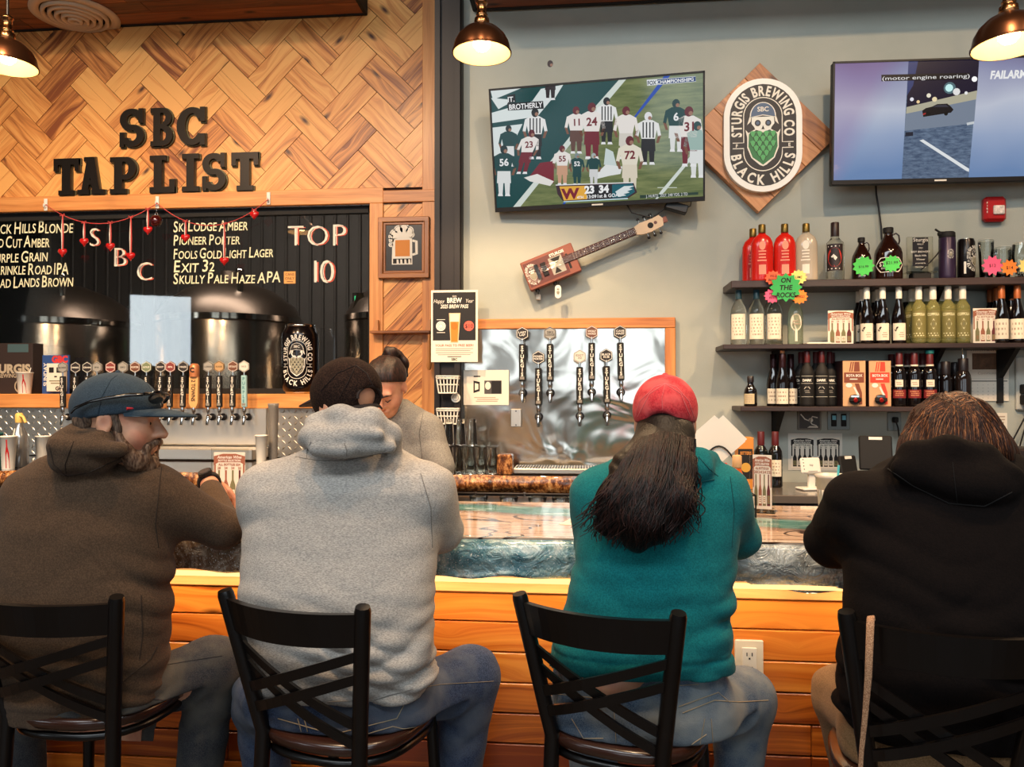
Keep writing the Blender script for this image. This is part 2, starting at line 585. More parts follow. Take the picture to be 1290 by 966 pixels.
m = MB(); m.box((6.05, 0, 2.6), (0.1, 9.2, 5.2), SIDEP); struct(m, 'wall_side_right')
m = MB(); m.box((-10.05, 0.3, 2.6), (0.1, 9.7, 5.2), SIDEP); struct(m, 'wall_side_left')
m = MB()
xs = sorted(WINX)
edges = [-10.0]
for (x, z, a, b) in xs:
 m.box(((edges[-1] + x - a / 2) / 2, REAR - 0.06, 2.6), (x - a / 2 - edges[-1], 0.12, 5.2), SIDEP)
 m.box((x, REAR - 0.06, (z - b / 2) / 2), (a, 0.12, z - b / 2), SIDEP)
 m.box((x, REAR - 0.06, (z + b / 2 + 5.2) / 2), (a, 0.12, 5.2 - z - b / 2), SIDEP)
 edges.append(x + a / 2)
m.box(((edges[-1] + 6.0) / 2, REAR - 0.06, 2.6), (6.0 - edges[-1], 0.12, 5.2), SIDEP)
struct(m, 'wall_rear')
def clip(poly, x0, x1, y0, y1):
 for ax, lim, sg in ((0, x0, 1), (0, x1, -1), (1, y0, 1), (1, y1, -1)):
  out = []
  for i in range(len(poly)):
   a, b = poly[i], poly[(i + 1) % len(poly)]
   ia, ib = (a[ax] - lim) * sg >= 0, (b[ax] - lim) * sg >= 0
   if ia: out.append(a)
   if ia != ib:
    t = (lim - a[ax]) / (b[ax] - a[ax])
    out.append((a[0] + (b[0] - a[0]) * t, a[1] + (b[1] - a[1]) * t))
  poly = out
  if len(poly) < 3: return []
 return poly
TRIMT, TRIMB = zL(244), zL(263)
LEDT, LEDB = at(230, 496, 4.86).z, at(230, 514, 4.86).z
XT0, XT1 = xL(467), xL(484)
XV0, XV1 = xL(533), xL(550)
TOPZ = 4.6
HB = MB()
bw = 0.184
org = at(359.3, 50.5, YL)
ox = org.x - (2 * bw - bw) / math.sqrt(2)
oz = org.z - (2 * bw + bw) / math.sqrt(2)
r2 = 1 / math.sqrt(2)
def herring(x0, x1, z0, z1):
 for i in range(-36, 60):
  for kind in (0, 1):
   for mm in range(-14, 15):
    if kind == 0: gx, gy, lx, ly = i + 4 * mm, i, 2.0, 1.0
    else: gx, gy, lx, ly = i, i - 3 + 4 * mm, 1.0, 2.0
    cx = ox + ((gx + lx / 2) - (gy + ly / 2)) * bw * r2
    cz = oz + ((gx + lx / 2) + (gy + ly / 2)) * bw * r2
    if not (x0 - 0.3 < cx < x1 + 0.3 and z0 - 0.3 < cz < z1 + 0.3): continue
    tone0 = min(0.95, max(0.05, random.gauss(0.45, 0.26)))
    for half in (0, 1):
     g = 0.012
     if kind == 0: c4 = [(gx + g, gy + half * .5 + g * (half == 0)), (gx + 2 - g, gy + half * .5 + g * (half == 0)), (gx + 2 - g, gy + half * .5 + .5 - g * .6), (gx + g, gy + half * .5 + .5 - g * .6)]
     else: c4 = [(gx + half * .5 + g * (half == 0), gy + g), (gx + half * .5 + .5 - g * .6, gy + g), (gx + half * .5 + .5 - g * .6, gy + 2 - g), (gx + half * .5 + g * (half == 0), gy + 2 - g)]
     P = [(ox + (a - b) * bw * r2, oz + (a + b) * bw * r2) for a, b in c4]
     P = clip(P, x0, x1, z0, z1)
     if len(P) < 3: continue
     al = V((r2, r2)) if kind == 0 else V((-r2, r2))
     cr = V((-al.y, al.x))
     ru, rv = random.random() * 50, random.random() * 50
     X = Matrix.Translation((0, YL - 0.001, 0)) @ Matrix.Rotation(PI / 2, 4, 'X')
     HB.prism(P, 0.014, PINE, X, uvs=lambda p, al=al, cr=cr, ru=ru, rv=rv: (V(p).dot(al) + ru, V(p).dot(cr) + rv), tone=min(1, max(0, tone0 + random.uniform(-.12, .12))))
herring(-5.2, XV0, TRIMT, TOPZ)
for k in range(26):
 z0 = zL(700) - 0.4 + k * 0.115
 P = clip([(XT1 - .1, z0 + .0), (XV0 + .1, z0 + (XV0 - XT1 + .2)), (XV0 + .1, z0 + (XV0 - XT1 + .2) + 0.111), (XT1 - .1, z0 + 0.111)], XT1, XV0, zL(700), zL(257, 520))
 if len(P) > 2:
  ru, rv = random.random() * 50, random.random() * 50
  HB.prism(P, 0.014, PINE, Matrix.Translation((0, YL - 0.001, 0)) @ Matrix.Rotation(PI / 2, 4, 'X'), uvs=lambda p, ru=ru, rv=rv: ((p[0] + p[1]) * r2 + ru, (p[1] - p[0]) * r2 + rv), tone=random.uniform(.3, .75))
HB.box(((-5.2 + XV1) / 2, YL + 0.03, (TRIMB + TOPZ) / 2 + 0.02), (XV1 + 5.2, 0.06, TOPZ - TRIMB), GAP)
HB.box(((XT0 + 0.03 + XV1) / 2, YL + 0.03, TRIMB / 2), (XV1 - XT0 - 0.03, 0.06, TRIMB), GAP)
HB.box(((-5.2 + XT0) / 2, YL + 0.0, LEDB / 2), (XT0 + 5.2, 0.1, LEDB), GAP)
struct(HB, 'wall_left')
m = MB(); m.box(((-5.2 + XT1) / 2, YL - 0.014, (TRIMT + TRIMB) / 2), (XT1 + 5.2, 0.035, TRIMT - TRIMB), PINE2, ch=0.003, grain=0, tone=.4); struct(m, 'trim_1')
m = MB(); m.box(((XT0 + XT1) / 2, YL - 0.014, (TRIMB + 0.6) / 2), (XT1 - XT0, 0.034, TRIMB - 0.6), PINE2, ch=0.003, grain=2, tone=.35); struct(m, 'trim_2')
m = MB(); m.box(((XV0 + XV1) / 2, YL - 0.016, 2.6), (XV1 - XV0, 0.03, 5.0), PINE2, ch=0.003, grain=2, tone=.5); struct(m, 'trim_3')
m = MB(); m.box(((XT1 + XV1) / 2, YL - 0.020, (zL(241, 515) + zL(256, 515)) / 2), (XV1 - XT1, 0.04, zL(241, 515) - zL(256, 515)), PINE2, ch=0.003, grain=0, tone=.8); struct(m, 'trim_4')
m = MB(); m.box(((-5.2 + XT0) / 2 + 0.01, YL - 0.105, (LEDT + LEDB) / 2), (XT0 + 5.2, 0.27, LEDT - LEDB), PINE2, ch=0.004, grain=0, tone=.45); struct(m, 'trim_5')
m = MB()
m.box(((-5.2 + XT0) / 2, YL + 0.05, (LEDT + TRIMB) / 2), (XT0 + 5.2, 0.006, TRIMB - LEDT), glassy('window_glass', (226, 224, 220), 0.02, 1.62))
win = struct(m, 'window_1')
m = MB()
for zz in (LEDT + 0.012, TRIMB - 0.025): m.box(((-5.2 + XT0) / 2, YL + 0.05, zz), (XT0 + 5.2, 0.05, 0.05), SOOT)
m.box((XT0 - 0.012, YL + 0.05, (LEDT + TRIMB) / 2), (0.024, 0.05, TRIMB - LEDT), SOOT)
m.build('window_frame', win)
RIB = mat('ribbed_panel', (66, 62, 60), 0.6, 0.2)
m = MB()
m.box((-4.2, 8.9, 2.6), (8.4, 0.1, 5.2), RIB)
for k in range(56): m.box((-8.2 + k * 0.15, 8.84, 2.6), (0.035, 0.03, 5.2), RIB, ch=0.01)
struct(m, 'wall_brewhouse')
m = MB(); m.box((0.02, 7.0, 2.6), (0.1, 3.7, 5.2), RIB); struct(m, 'wall_brewhouse_side')
m = MB(); m.box((-8.45, 7.0, 2.6), (0.1, 3.7, 5.2), RIB); struct(m, 'wall_brewhouse_end')
m = MB(); m.box((-4.2, 7.05, 4.4), (8.4, 3.7, 0.1), mat('brewhouse_ceiling', (34, 28, 26), 0.9)); struct(m, 'ceiling_brewhouse')
m = MB(); m.box((-4.2, 7.0, -0.06), (8.4, 4.0, 0.1), SIDEP); struct(m, 'floor_brewhouse')
area('brewhouse_fill', (-3.0, 6.2, 4.2), (-3.0, 7.0, 1.5), 2.5, 0.6, 150, (1.0, 0.93, 0.85))  # unseen fill lamp added to brighten the tanks and panels behind the glass
def tank(px, Y, r, ztop, label):
 c = at(px, 420, Y)
 t = thing('brewing_tank', label, 'tank', (c.x, Y, 0), 0, 'steel tanks behind the glass')
 b = MB(); b.lathe([(r, 0.0), (r, ztop - 0.02), (r * 0.99, ztop)], mat('tank_steel', (190, 180, 168), 0.18, 1.0), 48); b.build('tank_body', t)
 b = MB(); b.lathe([(r * 1.012, ztop), (r * 1.012, ztop + 0.05)], CHROME, 48); b.build('band', t)
 b = MB(); b.lathe([(r, ztop + 0.05), (r * .9, ztop + 0.17), (r * .62, ztop + 0.31), (r * .28, ztop + 0.40), (0.09, ztop + 0.42), (0.09, ztop + 0.5), (1e-5, ztop + 0.5)], mat('tank_lid', (86, 74, 66), 0.35, 0.9), 48); b.build('lid', t)  # reflection of the dark ceiling is put into the lid's steel colour
 b = MB(); b.cyl((r * .4, -r * .55, ztop + 0.2), (r * .4, -r * .55, ztop + 0.42), 0.03, CHROME); b.ball((r * .4, -r * .55, ztop + 0.44), 0.04, CHROME, 10, 6); b.build('valve', t)
 b = MB(); b.prism([(-0.06, 0), (0.06, 0), (0.03, 0.13), (-0.03, 0.13)], 0.012, CHROME, Matrix.Translation((-r * .62, -r * .62, ztop + 0.1)) @ Matrix.Rotation(PI / 2, 4, 'X')); b.build('lifting_lug', t)
ZT = at(280, 409, 7.0).z
tank(78, 7.0, 0.70, ZT - 0.02, 'steel brewing tank behind the glass under the first beer list')
tank(290, 7.0, 0.66, ZT, 'steel brewing tank behind the glass under the second beer list')
tank(520, 7.0, 0.62, ZT, 'steel brewing tank behind the glass half hidden by the window trim')
c = at(455, 373, 8.6)
t = thing('exit_sign', 'small lit green exit sign seen through the brew house window', 'sign', (c.x, 8.8, c.z))
b = MB(); b.box((0, -0.03, -0.04), (0.30, 0.06, 0.2), DARKM, ch=0.01); b.build('housing', t)
b = MB(); f = Flat(); f.text('EXIT', 0, 0, 0.09, mat('exit_green', (70, 230, 150), 0.5, emit=1.6), 1, 0.02); f.lay(b, X=facing((0, -0.062, -0.02))); b.build('lettering', t)
def cloud(name, x0, x1, y0, y1, z, nb, label):
 t = thing(name, label, 'ceiling panel', ((x0 + x1) / 2, (y0 + y1) / 2, z))
 b = MB()
 L, D = x1 - x0, y1 - y0
 for k in range(nb):
  wv = D / nb
  yy = -D / 2 + wv * (k + .5)
  n = max(2, int(L / 1.3))
  cuts = [0] + sorted(random.uniform(0.1, 0.9) for _ in range(n - 1)) + [1]
  for a, e in zip(cuts, cuts[1:]):
   if e - a < 0.03: continue
   b.box((-L / 2 + L * (a + e) / 2, yy, 0.012), (L * (e - a) - 0.004, wv - 0.005, 0.02), CEILW, grain=0, tone=random.uniform(.2, .8))
 b.box((0, 0, 0.035), (L, D, 0.02), SOOT)
 b.build('boarding', t)
 b = MB()
 for yy in (-D / 2 - .012, D / 2 + .012): b.box((0, yy, 0.05), (L + .048, 0.024, 0.11), SOOT, ch=.004)
 for xx in (-L / 2 - .012, L / 2 + .012): b.box((xx, 0, 0.05), (0.024, D, 0.11), SOOT, ch=.004)
 b.build('edge_frame', t)
 b = MB()
 for sx in (-.42, 0, .42):
  for sy in (-.35, .35):
   b.cyl((sx * L, sy * D, 0.1), (sx * L, sy * D, 5.22 - z), 0.006, DARKM, 8)
 b.build('hanger', t)
 return t
ZCL = at(200, 33, YL).z
xe = at(457, 20, YL - .05).x
cloud('ceiling_cloud', -6.3, xe, 4.2, YL - 0.04, ZCL, 6, 'brown wooden ceiling panel hanging over the herringbone wall')
ZCR = at(700, 11, YR).z
xe = at(600, 11, YR - .05).x
cloud('ceiling_cloud', xe, 5.4, 3.75, YR - 0.04, ZCR, 4, 'brown wooden ceiling panel hanging over the painted wall')
c = atz(95, 18, ZCL)
t = thing('air_diffuser', 'round white air diffuser with ring louvres in the wooden ceiling panel', 'vent', (c.x, c.y, ZCL))
b = MB()
for k, (r, dz) in enumerate([(0.275, -0.012), (0.205, -0.03), (0.165, -0.036), (0.125, -0.042), (0.085, -0.048), (0.045, -0.054)]):
 wv = 0.055 if k == 0 else 0.014
 b.lathe([(r, 0.0), (r, dz), (r - wv, dz - 0.004), (r - wv - 0.012, dz + 0.012), (r - wv - 0.006, 0.0)], mat('diffuser_white', (206, 186, 160), 0.5), 40, close=False)
b.build('ring', t)
b = MB(); b.lathe([(0.26, -0.002), (1e-5, -0.002)], SOOT, 32); b.build('throat', t)
# ------------------------------------------------------------------ the bar
def resin(name, top):
 q = NT(name)
 co = q.coord()
 sep = q.n('ShaderNodeSeparateXYZ'); q.l(co, sep.inputs[0])
 X_, Y_ = sep.outputs[0], sep.outputs[1]
 if top:
  n1 = q.noise(q.scale(co, (1.3, 1.3, 1)), 1.0, 3.0, 0.5)
  riv = q.math('ADD', q.math('ADD', Y_, q.math('MULTIPLY', X_, 0.235)), q.math('MULTIPLY', n1, 0.22))
  n2 = q.noise(q.scale(co, (1.0, 12, 1)), 2.4, 4.0, 0.6, 0.6)
  wd = q.ramp(n2, [(0.35, rgba((226, 196, 170))), (0.55, rgba((210, 176, 150))), (0.72, rgba((160, 126, 104)))])
  cr = q.math('ABSOLUTE', q.math('SUBTRACT', q.noise(q.scale(co, (1.2, 2.0, 1)), 2.1, 2.0, 0.4, 0.8), 0.5))
  wd = q.mix(q.ramp(cr, [(0.004, (1, 1, 1, 1)), (0.012, (0, 0, 0, 1))]), wd, rgba((70, 44, 34)))
  n3 = q.noise(q.scale(co, (2, 9, 1)), 3.0, 4.0, 0.6, 1.0)
  tl = q.ramp(n3, [(0.35, rgba((52, 108, 104))), (0.55, rgba((96, 150, 142))), (0.68, rgba((190, 206, 196)))])
  e = q.ramp(riv, [(0.0, (0, 0, 0, 1)), (0.5, (0, 0, 0, 1))])
  d = q.math('ABSOLUTE', q.math('SUBTRACT', riv, 0.63))
  k = q.ramp(d, [(0.085, (1, 1, 1, 1)), (0.10, (0, 0, 0, 1))])
  c = q.mix(k, wd, tl)
  k2 = q.math('MULTIPLY', q.ramp(d, [(0.10, (1, 1, 1, 1)), (0.17, (0, 0, 0, 1))]), q.math('SUBTRACT', 1.0, k))
  c = q.mix(q.math('MULTIPLY', k2, 0.65), c, rgba((84, 66, 58)))
  ed = q.ramp(q.math('ADD', Y_, q.math('MULTIPLY', n1, 0.10)), [(0.0, (0, 0, 0, 1)), (1.0, (0, 0, 0, 1))])
  q.b.inputs['Roughness'].default_value = 0.14
 else:
  n1 = q.noise(q.scale(co, (1, 1, 1.3)), 5.5, 6.0, 0.62, 2.6)
  tone = q.noise(q.scale(co, (0.9, 0, 0)), 1.0, 1.0)
  bl = q.ramp(n1, [(0.28, rgba((56, 92, 104))), (0.42, rgba((92, 134, 142))), (0.54, rgba((146, 174, 174))), (0.64, rgba((206, 216, 210))), (0.74, rgba((112, 148, 152)))])
  gr = q.ramp(n1, [(0.28, rgba((92, 90, 86))), (0.45, rgba((152, 156, 152))), (0.6, rgba((212, 214, 208))), (0.74, rgba((140, 148, 148)))])
  br = q.ramp(n1, [(0.28, rgba((62, 44, 32))), (0.5, rgba((128, 104, 82))), (0.65, rgba((190, 178, 160))), (0.78, rgba((92, 76, 62)))])
  gx = q.math('MULTIPLY', q.math('ADD', X_, -0.15), 3.0)
  c = q.mix(q.ramp(gx, [(0.0, (0, 0, 0, 1)), (1.0, (1, 1, 1, 1))]), bl, gr)
  bx = q.math('MULTIPLY', q.math('ADD', X_, 0.95), 4.0)
  c = q.mix(q.ramp(bx, [(0.0, (1, 1, 1, 1)), (1.0, (0, 0, 0, 1))]), c, br)
  q.b.inputs['Roughness'].default_value = 0.12
  sp = q.noise(co, 190.0, 1.0, 0.5)
  c = q.mix(q.ramp(sp, [(0.66, (0, 0, 0, 1)), (0.70, (1, 1, 1, 1))]), c, rgba((226, 228, 222)))
  q.bump(q.noise(q.scale(co, (1, 1, 1)), 16.0, 4.0, 0.6, 1.2), 0.9, 0.03)
 q.l(c, q.b.inputs['Base Color'])
 q.b.inputs['Coat Weight'].default_value = 0.6
 q.b.inputs['Coat Roughness'].default_value = 0.05
 return q.m
BARZ, BY0, BY1 = 1.15, 2.36, 3.17
BX0, BX1 = -3.6, 2.9
bar = thing('bar_counter', 'long bar with a glossy resin river top above orange shiplap boards', 'bar counter', (0, BY0, 0))
def wav(x, s): return 0.5 * math.sin(3.1 * x + s) + 0.3 * math.sin(7.7 * x + 2.1 * s) + 0.2 * math.sin(17.3 * x + 3.7 * s)
NX = 220
m = MB()
vs, fs = [], []
for i in range(NX + 1):
 x = BX0 + (BX1 - BX0) * i / NX
 vs += [(x, 0.03 + 0.008 * wav(x, 1), BARZ), (x, BY1 - BY0, BARZ), (x, BY1 - BY0, BARZ - 0.06), (x, 0.05, BARZ - 0.06)]
for i in range(NX):
 for k in range(4): fs.append((4 * i + k, 4 * i + 4 + k, 4 * i + 4 + (k + 1) % 4, 4 * i + (k + 1) % 4))
m.add(vs, fs, resin('bar_top', True)); m.build('top_slab', bar)
m = MB()
vs, fs = [], []
K = 12
for i in range(NX + 1):
 x = BX0 + (BX1 - BX0) * i / NX
 zb = BARZ - 0.122 - 0.010 * wav(x, 4) - (0.02 if x > 0.5 else 0) * max(0, math.sin(4.2 * x - 1.0)) - .004 * math.sin(31 * x)
 for k in range(K + 1):
  f = k / K
  bul = math.sin(PI * min(1, f * 1.15)) * 0.018
  vs.append((x, 0.03 + 0.008 * wav(x, 1) - 0.012 * f - bul - 0.006 * wav(x * 1.7, 9 * f) * (0.3 + f) + (0.02 if f == 0 else 0), BARZ + 0.001 - (BARZ - zb) * f))
 vs.append((x, 0.10, zb + 0.012))
for i in range(NX):
 for k in range(K + 1): fs.append((i * (K + 2) + k, i * (K + 2) + k + 1, (i + 1) * (K + 2) + k + 1, (i + 1) * (K + 2) + k))
m.add(vs, fs, resin('bar_resin_edge', False), True); m.build('resin_edge', bar)
PY = 0.14      # face of the front boards behind the edge
PF = BY0 + PY
m = MB()
ztb = at(640, 746, PF - .02).z
m.box(((BX0 + BX1) / 2, PY - 0.012, (ztb + BARZ - 0.07) / 2), (BX1 - BX0, 0.03, BARZ - 0.07 - ztb), SHIPT, ch=0.003, grain=0, tone=.4); m.build('trim_board', bar)
m = MB(); m.box(((BX0 + BX1) / 2, 0.028, BARZ - 0.132), (6.2, 0.02, 0.012), mat('led_strip', (255, 196, 120), 0.5, emit=2.0)); m.build('strip_light', bar)
m = MB()
ph = 38.0 * PF / 970
z = ztb - 0.004
k = 0
while z > 0.05:
 x = BX0
 tones = [.34, .36, .42, .62, .60, .9, .55, .5, .6]
 while x < BX1:
  L = random.choice([1.25, 1.9, 2.4])
  if k == 3 and x < -.35 < x + L: L = 0.42
  x1 = min(BX1, x + L)
  m.box(((x + x1) / 2, PY + 0.01, z - ph / 2), (x1 - x - 0.0015, 0.022, ph - 0.004), SHIP, ch=0.003, grain=0, tone=tones[k % 9] + random.uniform(-.08, .08))
  x = x1
 z -= ph; k += 1
m.box(((BX0 + BX1) / 2, PY + 0.03, ztb / 2), (BX1 - BX0, 0.02, ztb), GAP)
m.box(((BX0 + BX1) / 2, BY1 - BY0 - 0.15, 0.5), (BX1 - BX0, 0.04, 1.0), SOOT)
m.build('front_boards', bar)
c = at(943, 831, PF)
t = thing('wall_outlet', 'cream double outlet plate on the bar front beside the teal hoodie', 'outlet', (c.x, PF - 0.002, c.z))
b = MB(); b.box((0, -0.004, 0), (0.088, 0.008, 0.13), CREAM, ch=0.003); b.build('plate', t)
b = MB(); b.box((0, -0.010, 0), (0.045, 0.006, 0.085), WHITE, ch=0.002); b.build('socket', t)
b = MB()
for dz in (0.022, -0.022):
 for dx in (-0.008, 0.008): b.box((dx, -0.0135, dz), (0.0028, 0.002, 0.011), INK)
 b.box((0, -0.0135, dz - 0.013), (0.005, 0.002, 0.005), INK)
b.build('slot', t)
# ------------------------------------------------------------------ emblem of the brewery (flat artwork, unit height)
def stadium(hw, hh, n=14):
 P = []
 for i in range(n + 1): a = PI * i / n; P.append((hw * math.cos(a), hh - hw + hw * math.sin(a)))
 for i in range(n + 1): a = PI + PI * i / n; P.append((hw * math.cos(a), -hh + hw + hw * math.sin(a)))
 return P
def emblem(black, white, beard, beard2, helm, skull, rim=None):
 f = Flat()
 if rim: f.poly(stadium(.335, .5), rim, 0)
 if black: f.poly(stadium(.285, .45), black, 1)
 hw, hh = .228, .392
 path = [(-hw, -.015)]
 for i in range(25): a = PI - PI * i / 24; path.append((hw * math.cos(a), hh - hw + hw * math.sin(a)))
 path.append((hw, -.015))
 f.along('STURGIS BREWING CO', path, white, .088, 2, .034, .70, .10)
 path = [(-hw, -.165)]
 for i in range(25): a = PI + PI * i / 24; path.append((hw * math.cos(a), -hh + hw + hw * math.sin(a)))
 path.append((hw, -.165))
 f.along('BLACK HILLS', path, white, .088, 2, .034, .78, .12)
 for sx in (-1, 1):
  f.line([(sx * .26, -.065), (sx * .165, -.065), (sx * .165, 0.1)], .008, white, 2)
  f.line([(sx * .26, -.115), (sx * .165, -.115), (sx * .165, -.15)], .008, white, 2)
  f.text('F' if sx < 0 else 'E', sx * .225, -.09, .03, white, 2, .02)
 f.line([(.165 * math.cos(PI * i / 20), .165 + .165 * math.sin(PI * i / 20)) for i in range(21)], .008, white, 2)
 f.line([(.165, .1), (.165, .17)], .008, white, 2); f.line([(-.165, .1), (-.165, .17)], .008, white, 2)
 f.line([(.165 * math.cos(-PI * i / 20), -.15 + .165 * math.sin(-PI * i / 20)) for i in range(21)], .008, white, 2)
 f.poly([(-.125, .02), (-.15, .05), (-.135, -.02), (-.135, -.11), (-.1, -.2), (-.03, -.262), (0, -.275), (.03, -.262), (.1, -.2), (.135, -.11), (.135, -.02), (.15, .05), (.125, .02), (.06, .055), (0, .035), (-.06, .055)], white, 2)
 f.poly([(-.12, .01), (-.125, -.1), (-.09, -.195), (0, -.262), (.09, -.195), (.125, -.1), (.12, .01), (.055, .045), (0, .02), (-.055, .045)], beard, 3)
 for r_ in range(6):
  y = -.215 + .042 * r_
  k = (1, 2, 3, 4, 3, 4)[r_]
  for i in range(k):
   x = (i - (k - 1) / 2) * .058
   f.poly([(x - .026, y + .03), (x - .018, y), (x, y - .022), (x + .018, y), (x + .026, y + .03), (x, y + .042)], beard2, 4 + (r_ % 2))
   f.line([(x - .024, y + .026), (x - .016, y), (x, y - .02), (x + .016, y), (x + .024, y + .026)], .005, black or beard, 6)
 f.poly([(-.095, .16), (-.098, .1), (-.075, .07), (-.06, .035), (.06, .035), (.075, .07), (.098, .1), (.095, .16)], skull, 3)
 dk = black or helm
 for sx in (-1, 1): f.disc(sx * .045, .105, .026, dk, 5, .028, 14); f.disc(sx * .045, .105, .015, helm, 6, .017, 12)
 f.poly([(-.014, .05), (0, .085), (.014, .05)], dk, 5)
 f.poly([(-.118, .15)] + [(.112 * math.cos(PI - PI * i / 16), .165 + .125 * math.sin(PI - PI * i / 16)) for i in range(17)] + [(.118, .15), (.135, .09), (.105, .12), (.1, .155), (0, .172), (-.1, .155), (-.105, .12), (-.135, .09)], white, 3)
 f.poly([(-.108, .16)] + [(.102 * math.cos(PI - PI * i / 16), .17 + .112 * math.sin(PI - PI * i / 16)) for i in range(17)] + [(.108, .16), (0, .18)], helm, 5)
 f.text('SBC', 0, .228, .042, white, 6, .02)
 return f
BEARDG, BEARDG2, HELMB = mat('hop_green', (38, 112, 62), 0.5), mat('hop_green_light', (72, 160, 92), 0.5), mat('helmet_blue', (70, 92, 122), 0.5)
BONE = mat('bone_print', (222, 222, 214), 0.5)
LOGO = emblem(mat('sign_black', (26, 20, 22), 0.5), LETW, BEARDG, BEARDG2, HELMB, BONE, mat('sign_white', (232, 230, 224), 0.4))
LOGOW = emblem(None, LETW, mat('grey_print', (120, 114, 96), 0.6), mat('grey_print_light', (160, 154, 132), 0.6), mat('dark_print', (42, 36, 34), 0.6), LETW)
# ------------------------------------------------------------------ pendants
def pendant(px, py_rim, Y, label, power):
 c = at(px, py_rim, Y)
 t = thing('pendant_lamp', label, 'lamp', (c.x, Y, c.z), 0, 'bronze pendant lamps over the bar')
 R = 0.127
 BRZ = mat('bronze_shade', (104, 66, 44), 0.28, 0.9); INN = mat('shade_inside', (240, 218, 180), 0.5)
 b = MB()
 pr = [(R, 0.0), (R * .985, 0.012), (R * .93, 0.045), (R * .80, 0.075), (R * .58, 0.102), (R * .34, 0.118), (R * .25, 0.124)]
 b.lathe(pr, BRZ, 40, close=False)
 b.lathe([(r - .003, z - .002) for r, z in pr], INN, 40, close=False)
 b.lathe([(R + .002, -.002), (R + .003, .004), (R - .004, .002)], BRZ, 40, close=False)
 b.build('lamp_shade', t)
 b = MB(); b.lathe([(R * .25, .122), (R * .27, .128), (R * .25, .15), (R * .16, .158), (R * .2, .162), (R * .2, .168), (R * .16, .17), (R * .16, .215), (R * .2, .217), (R * .2, .225), (R * .1, .235)], mat('brass_socket', (172, 120, 78), 0.25, 1.0), 20); b.build('socket', t)
 b = MB(); b.cyl((0, 0, .23), (0, 0, 5.21 - c.z), .006, BLACK, 8); b.build('cord', t)
 b = MB()
 b.lathe([(1e-5, .01), (.022, .014), (.036, .03), (.038, .045), (.03, .066), (.017, .085), (.015, .118)], mat('bulb_glow', (255, 214, 150), 0.3, emit=28.0), 20)
 b.build('bulb', t)
 d = bpy.data.lights.new('pendant_light', 'SPOT'); d.energy = power; d.color = (1.0, 0.66, 0.36); d.shadow_soft_size = .035; d.spot_size = math.radians(128); d.spot_blend = 0.3
 o = bpy.data.objects.new('pendant_light', d); COL.objects.link(o); o.location = (c.x, Y, c.z - .004)
 return t
pendant(607, 67, 3.3, 'middle bronze pendant lamp with glowing bulb, hanging in front of the dark column', 100)
pendant(9, 83, 3.3, 'bronze pendant lamp with glowing bulb hanging in front of the herringbone wall', 85)
pendant(1271, 58, 3.05, 'bronze pendant lamp with glowing bulb hanging above the blurred-screen television', 85)
# ------------------------------------------------------------------ SBC TAP LIST slab letters
LETF, LETS = mat('letter_face', (30, 24, 20), 0.35, 0.5, coat=0.2), mat('letter_edge', (92, 88, 66), 0.4, 0.5)
def arc_band(cx, cy, rx, ry, a0, a1, tx, ty, n=18):
 out = []
 for i in range(n):
  p, q = a0 + (a1 - a0) * i / n, a0 + (a1 - a0) * (i + 1) / n
  out.append([(cx + rx * math.cos(p), cy + ry * math.sin(p)), (cx + rx * math.cos(q), cy + ry * math.sin(q)), (cx + (rx - tx) * math.cos(q), cy + (ry - ty) * math.sin(q)), (cx + (rx - tx) * math.cos(p), cy + (ry - ty) * math.sin(p))])
 return out
def rc(x0, y0, x1, y1): return [(x0, y0), (x1, y0), (x1, y1), (x0, y1)]
S_ = .13   # slab height
def slab(ch):
 """slab-serif capital in a unit-high box, width about .75"""
 if ch == 'T': return [rc(.27, 0, .53, 1), rc(.02, 1 - .17, .78, 1), rc(.02, .66, .15, 1), rc(.65, .66, .78, 1), rc(.17, 0, .63, S_)]
 if ch == 'A': return [[(.10, 0), (.30, 0), (.50, 1), (.30, 1)], [(.70, 0), (.48, 0), (.28, 1), (.52, 1)], rc(.22, .26, .58, .38), rc(0, 0, .36, S_), rc(.44, 0, .82, S_), rc(.2, .88, .5, 1)]
 if ch == 'P': return [rc(.12, 0, .36, 1), rc(0, 0, .48, S_), rc(0, 1 - S_, .42, 1), rc(.3, .87, .46, 1), rc(.3, .38, .46, .51)] + arc_band(.44, .69, .32, .31, -PI / 2, PI / 2, .22, .14)
 if ch == 'L': return [rc(.12, 0, .36, 1), rc(0, 0, .74, .16), rc(.58, 0, .74, .36), rc(0, 1 - S_, .48, 1)]
 if ch == 'I': return [rc(.18, 0, .42, 1), rc(.04, 0, .56, S_), rc(.04, 1 - S_, .56, 1)]
 if ch == 'S': return arc_band(.37, .71, .34, .29, .35, 1.5 * PI + .05, .2, .15) + arc_band(.39, .29, .35, .29, -PI + .35, PI / 2 + .05, .21, .15) + [rc(.58, .62, .71, 1), rc(.03, 0, .16, .38)]
 if ch == 'B': return [rc(.1, 0, .34, 1), rc(0, 0, .42, S_), rc(0, 1 - S_, .42, 1), rc(.3, .45, .46, .58)] + arc_band(.42, .75, .3, .25, -PI / 2, PI / 2, .2, .13) + arc_band(.42, .28, .34, .28, -PI / 2, PI / 2, .22, .14)
 if ch == 'C': return arc_band(.42, .5, .42, .5, .55, 2 * PI - .55, .23, .16, 26) + [rc(.64, .62, .78, 1), rc(.64, 0, .78, .30)]
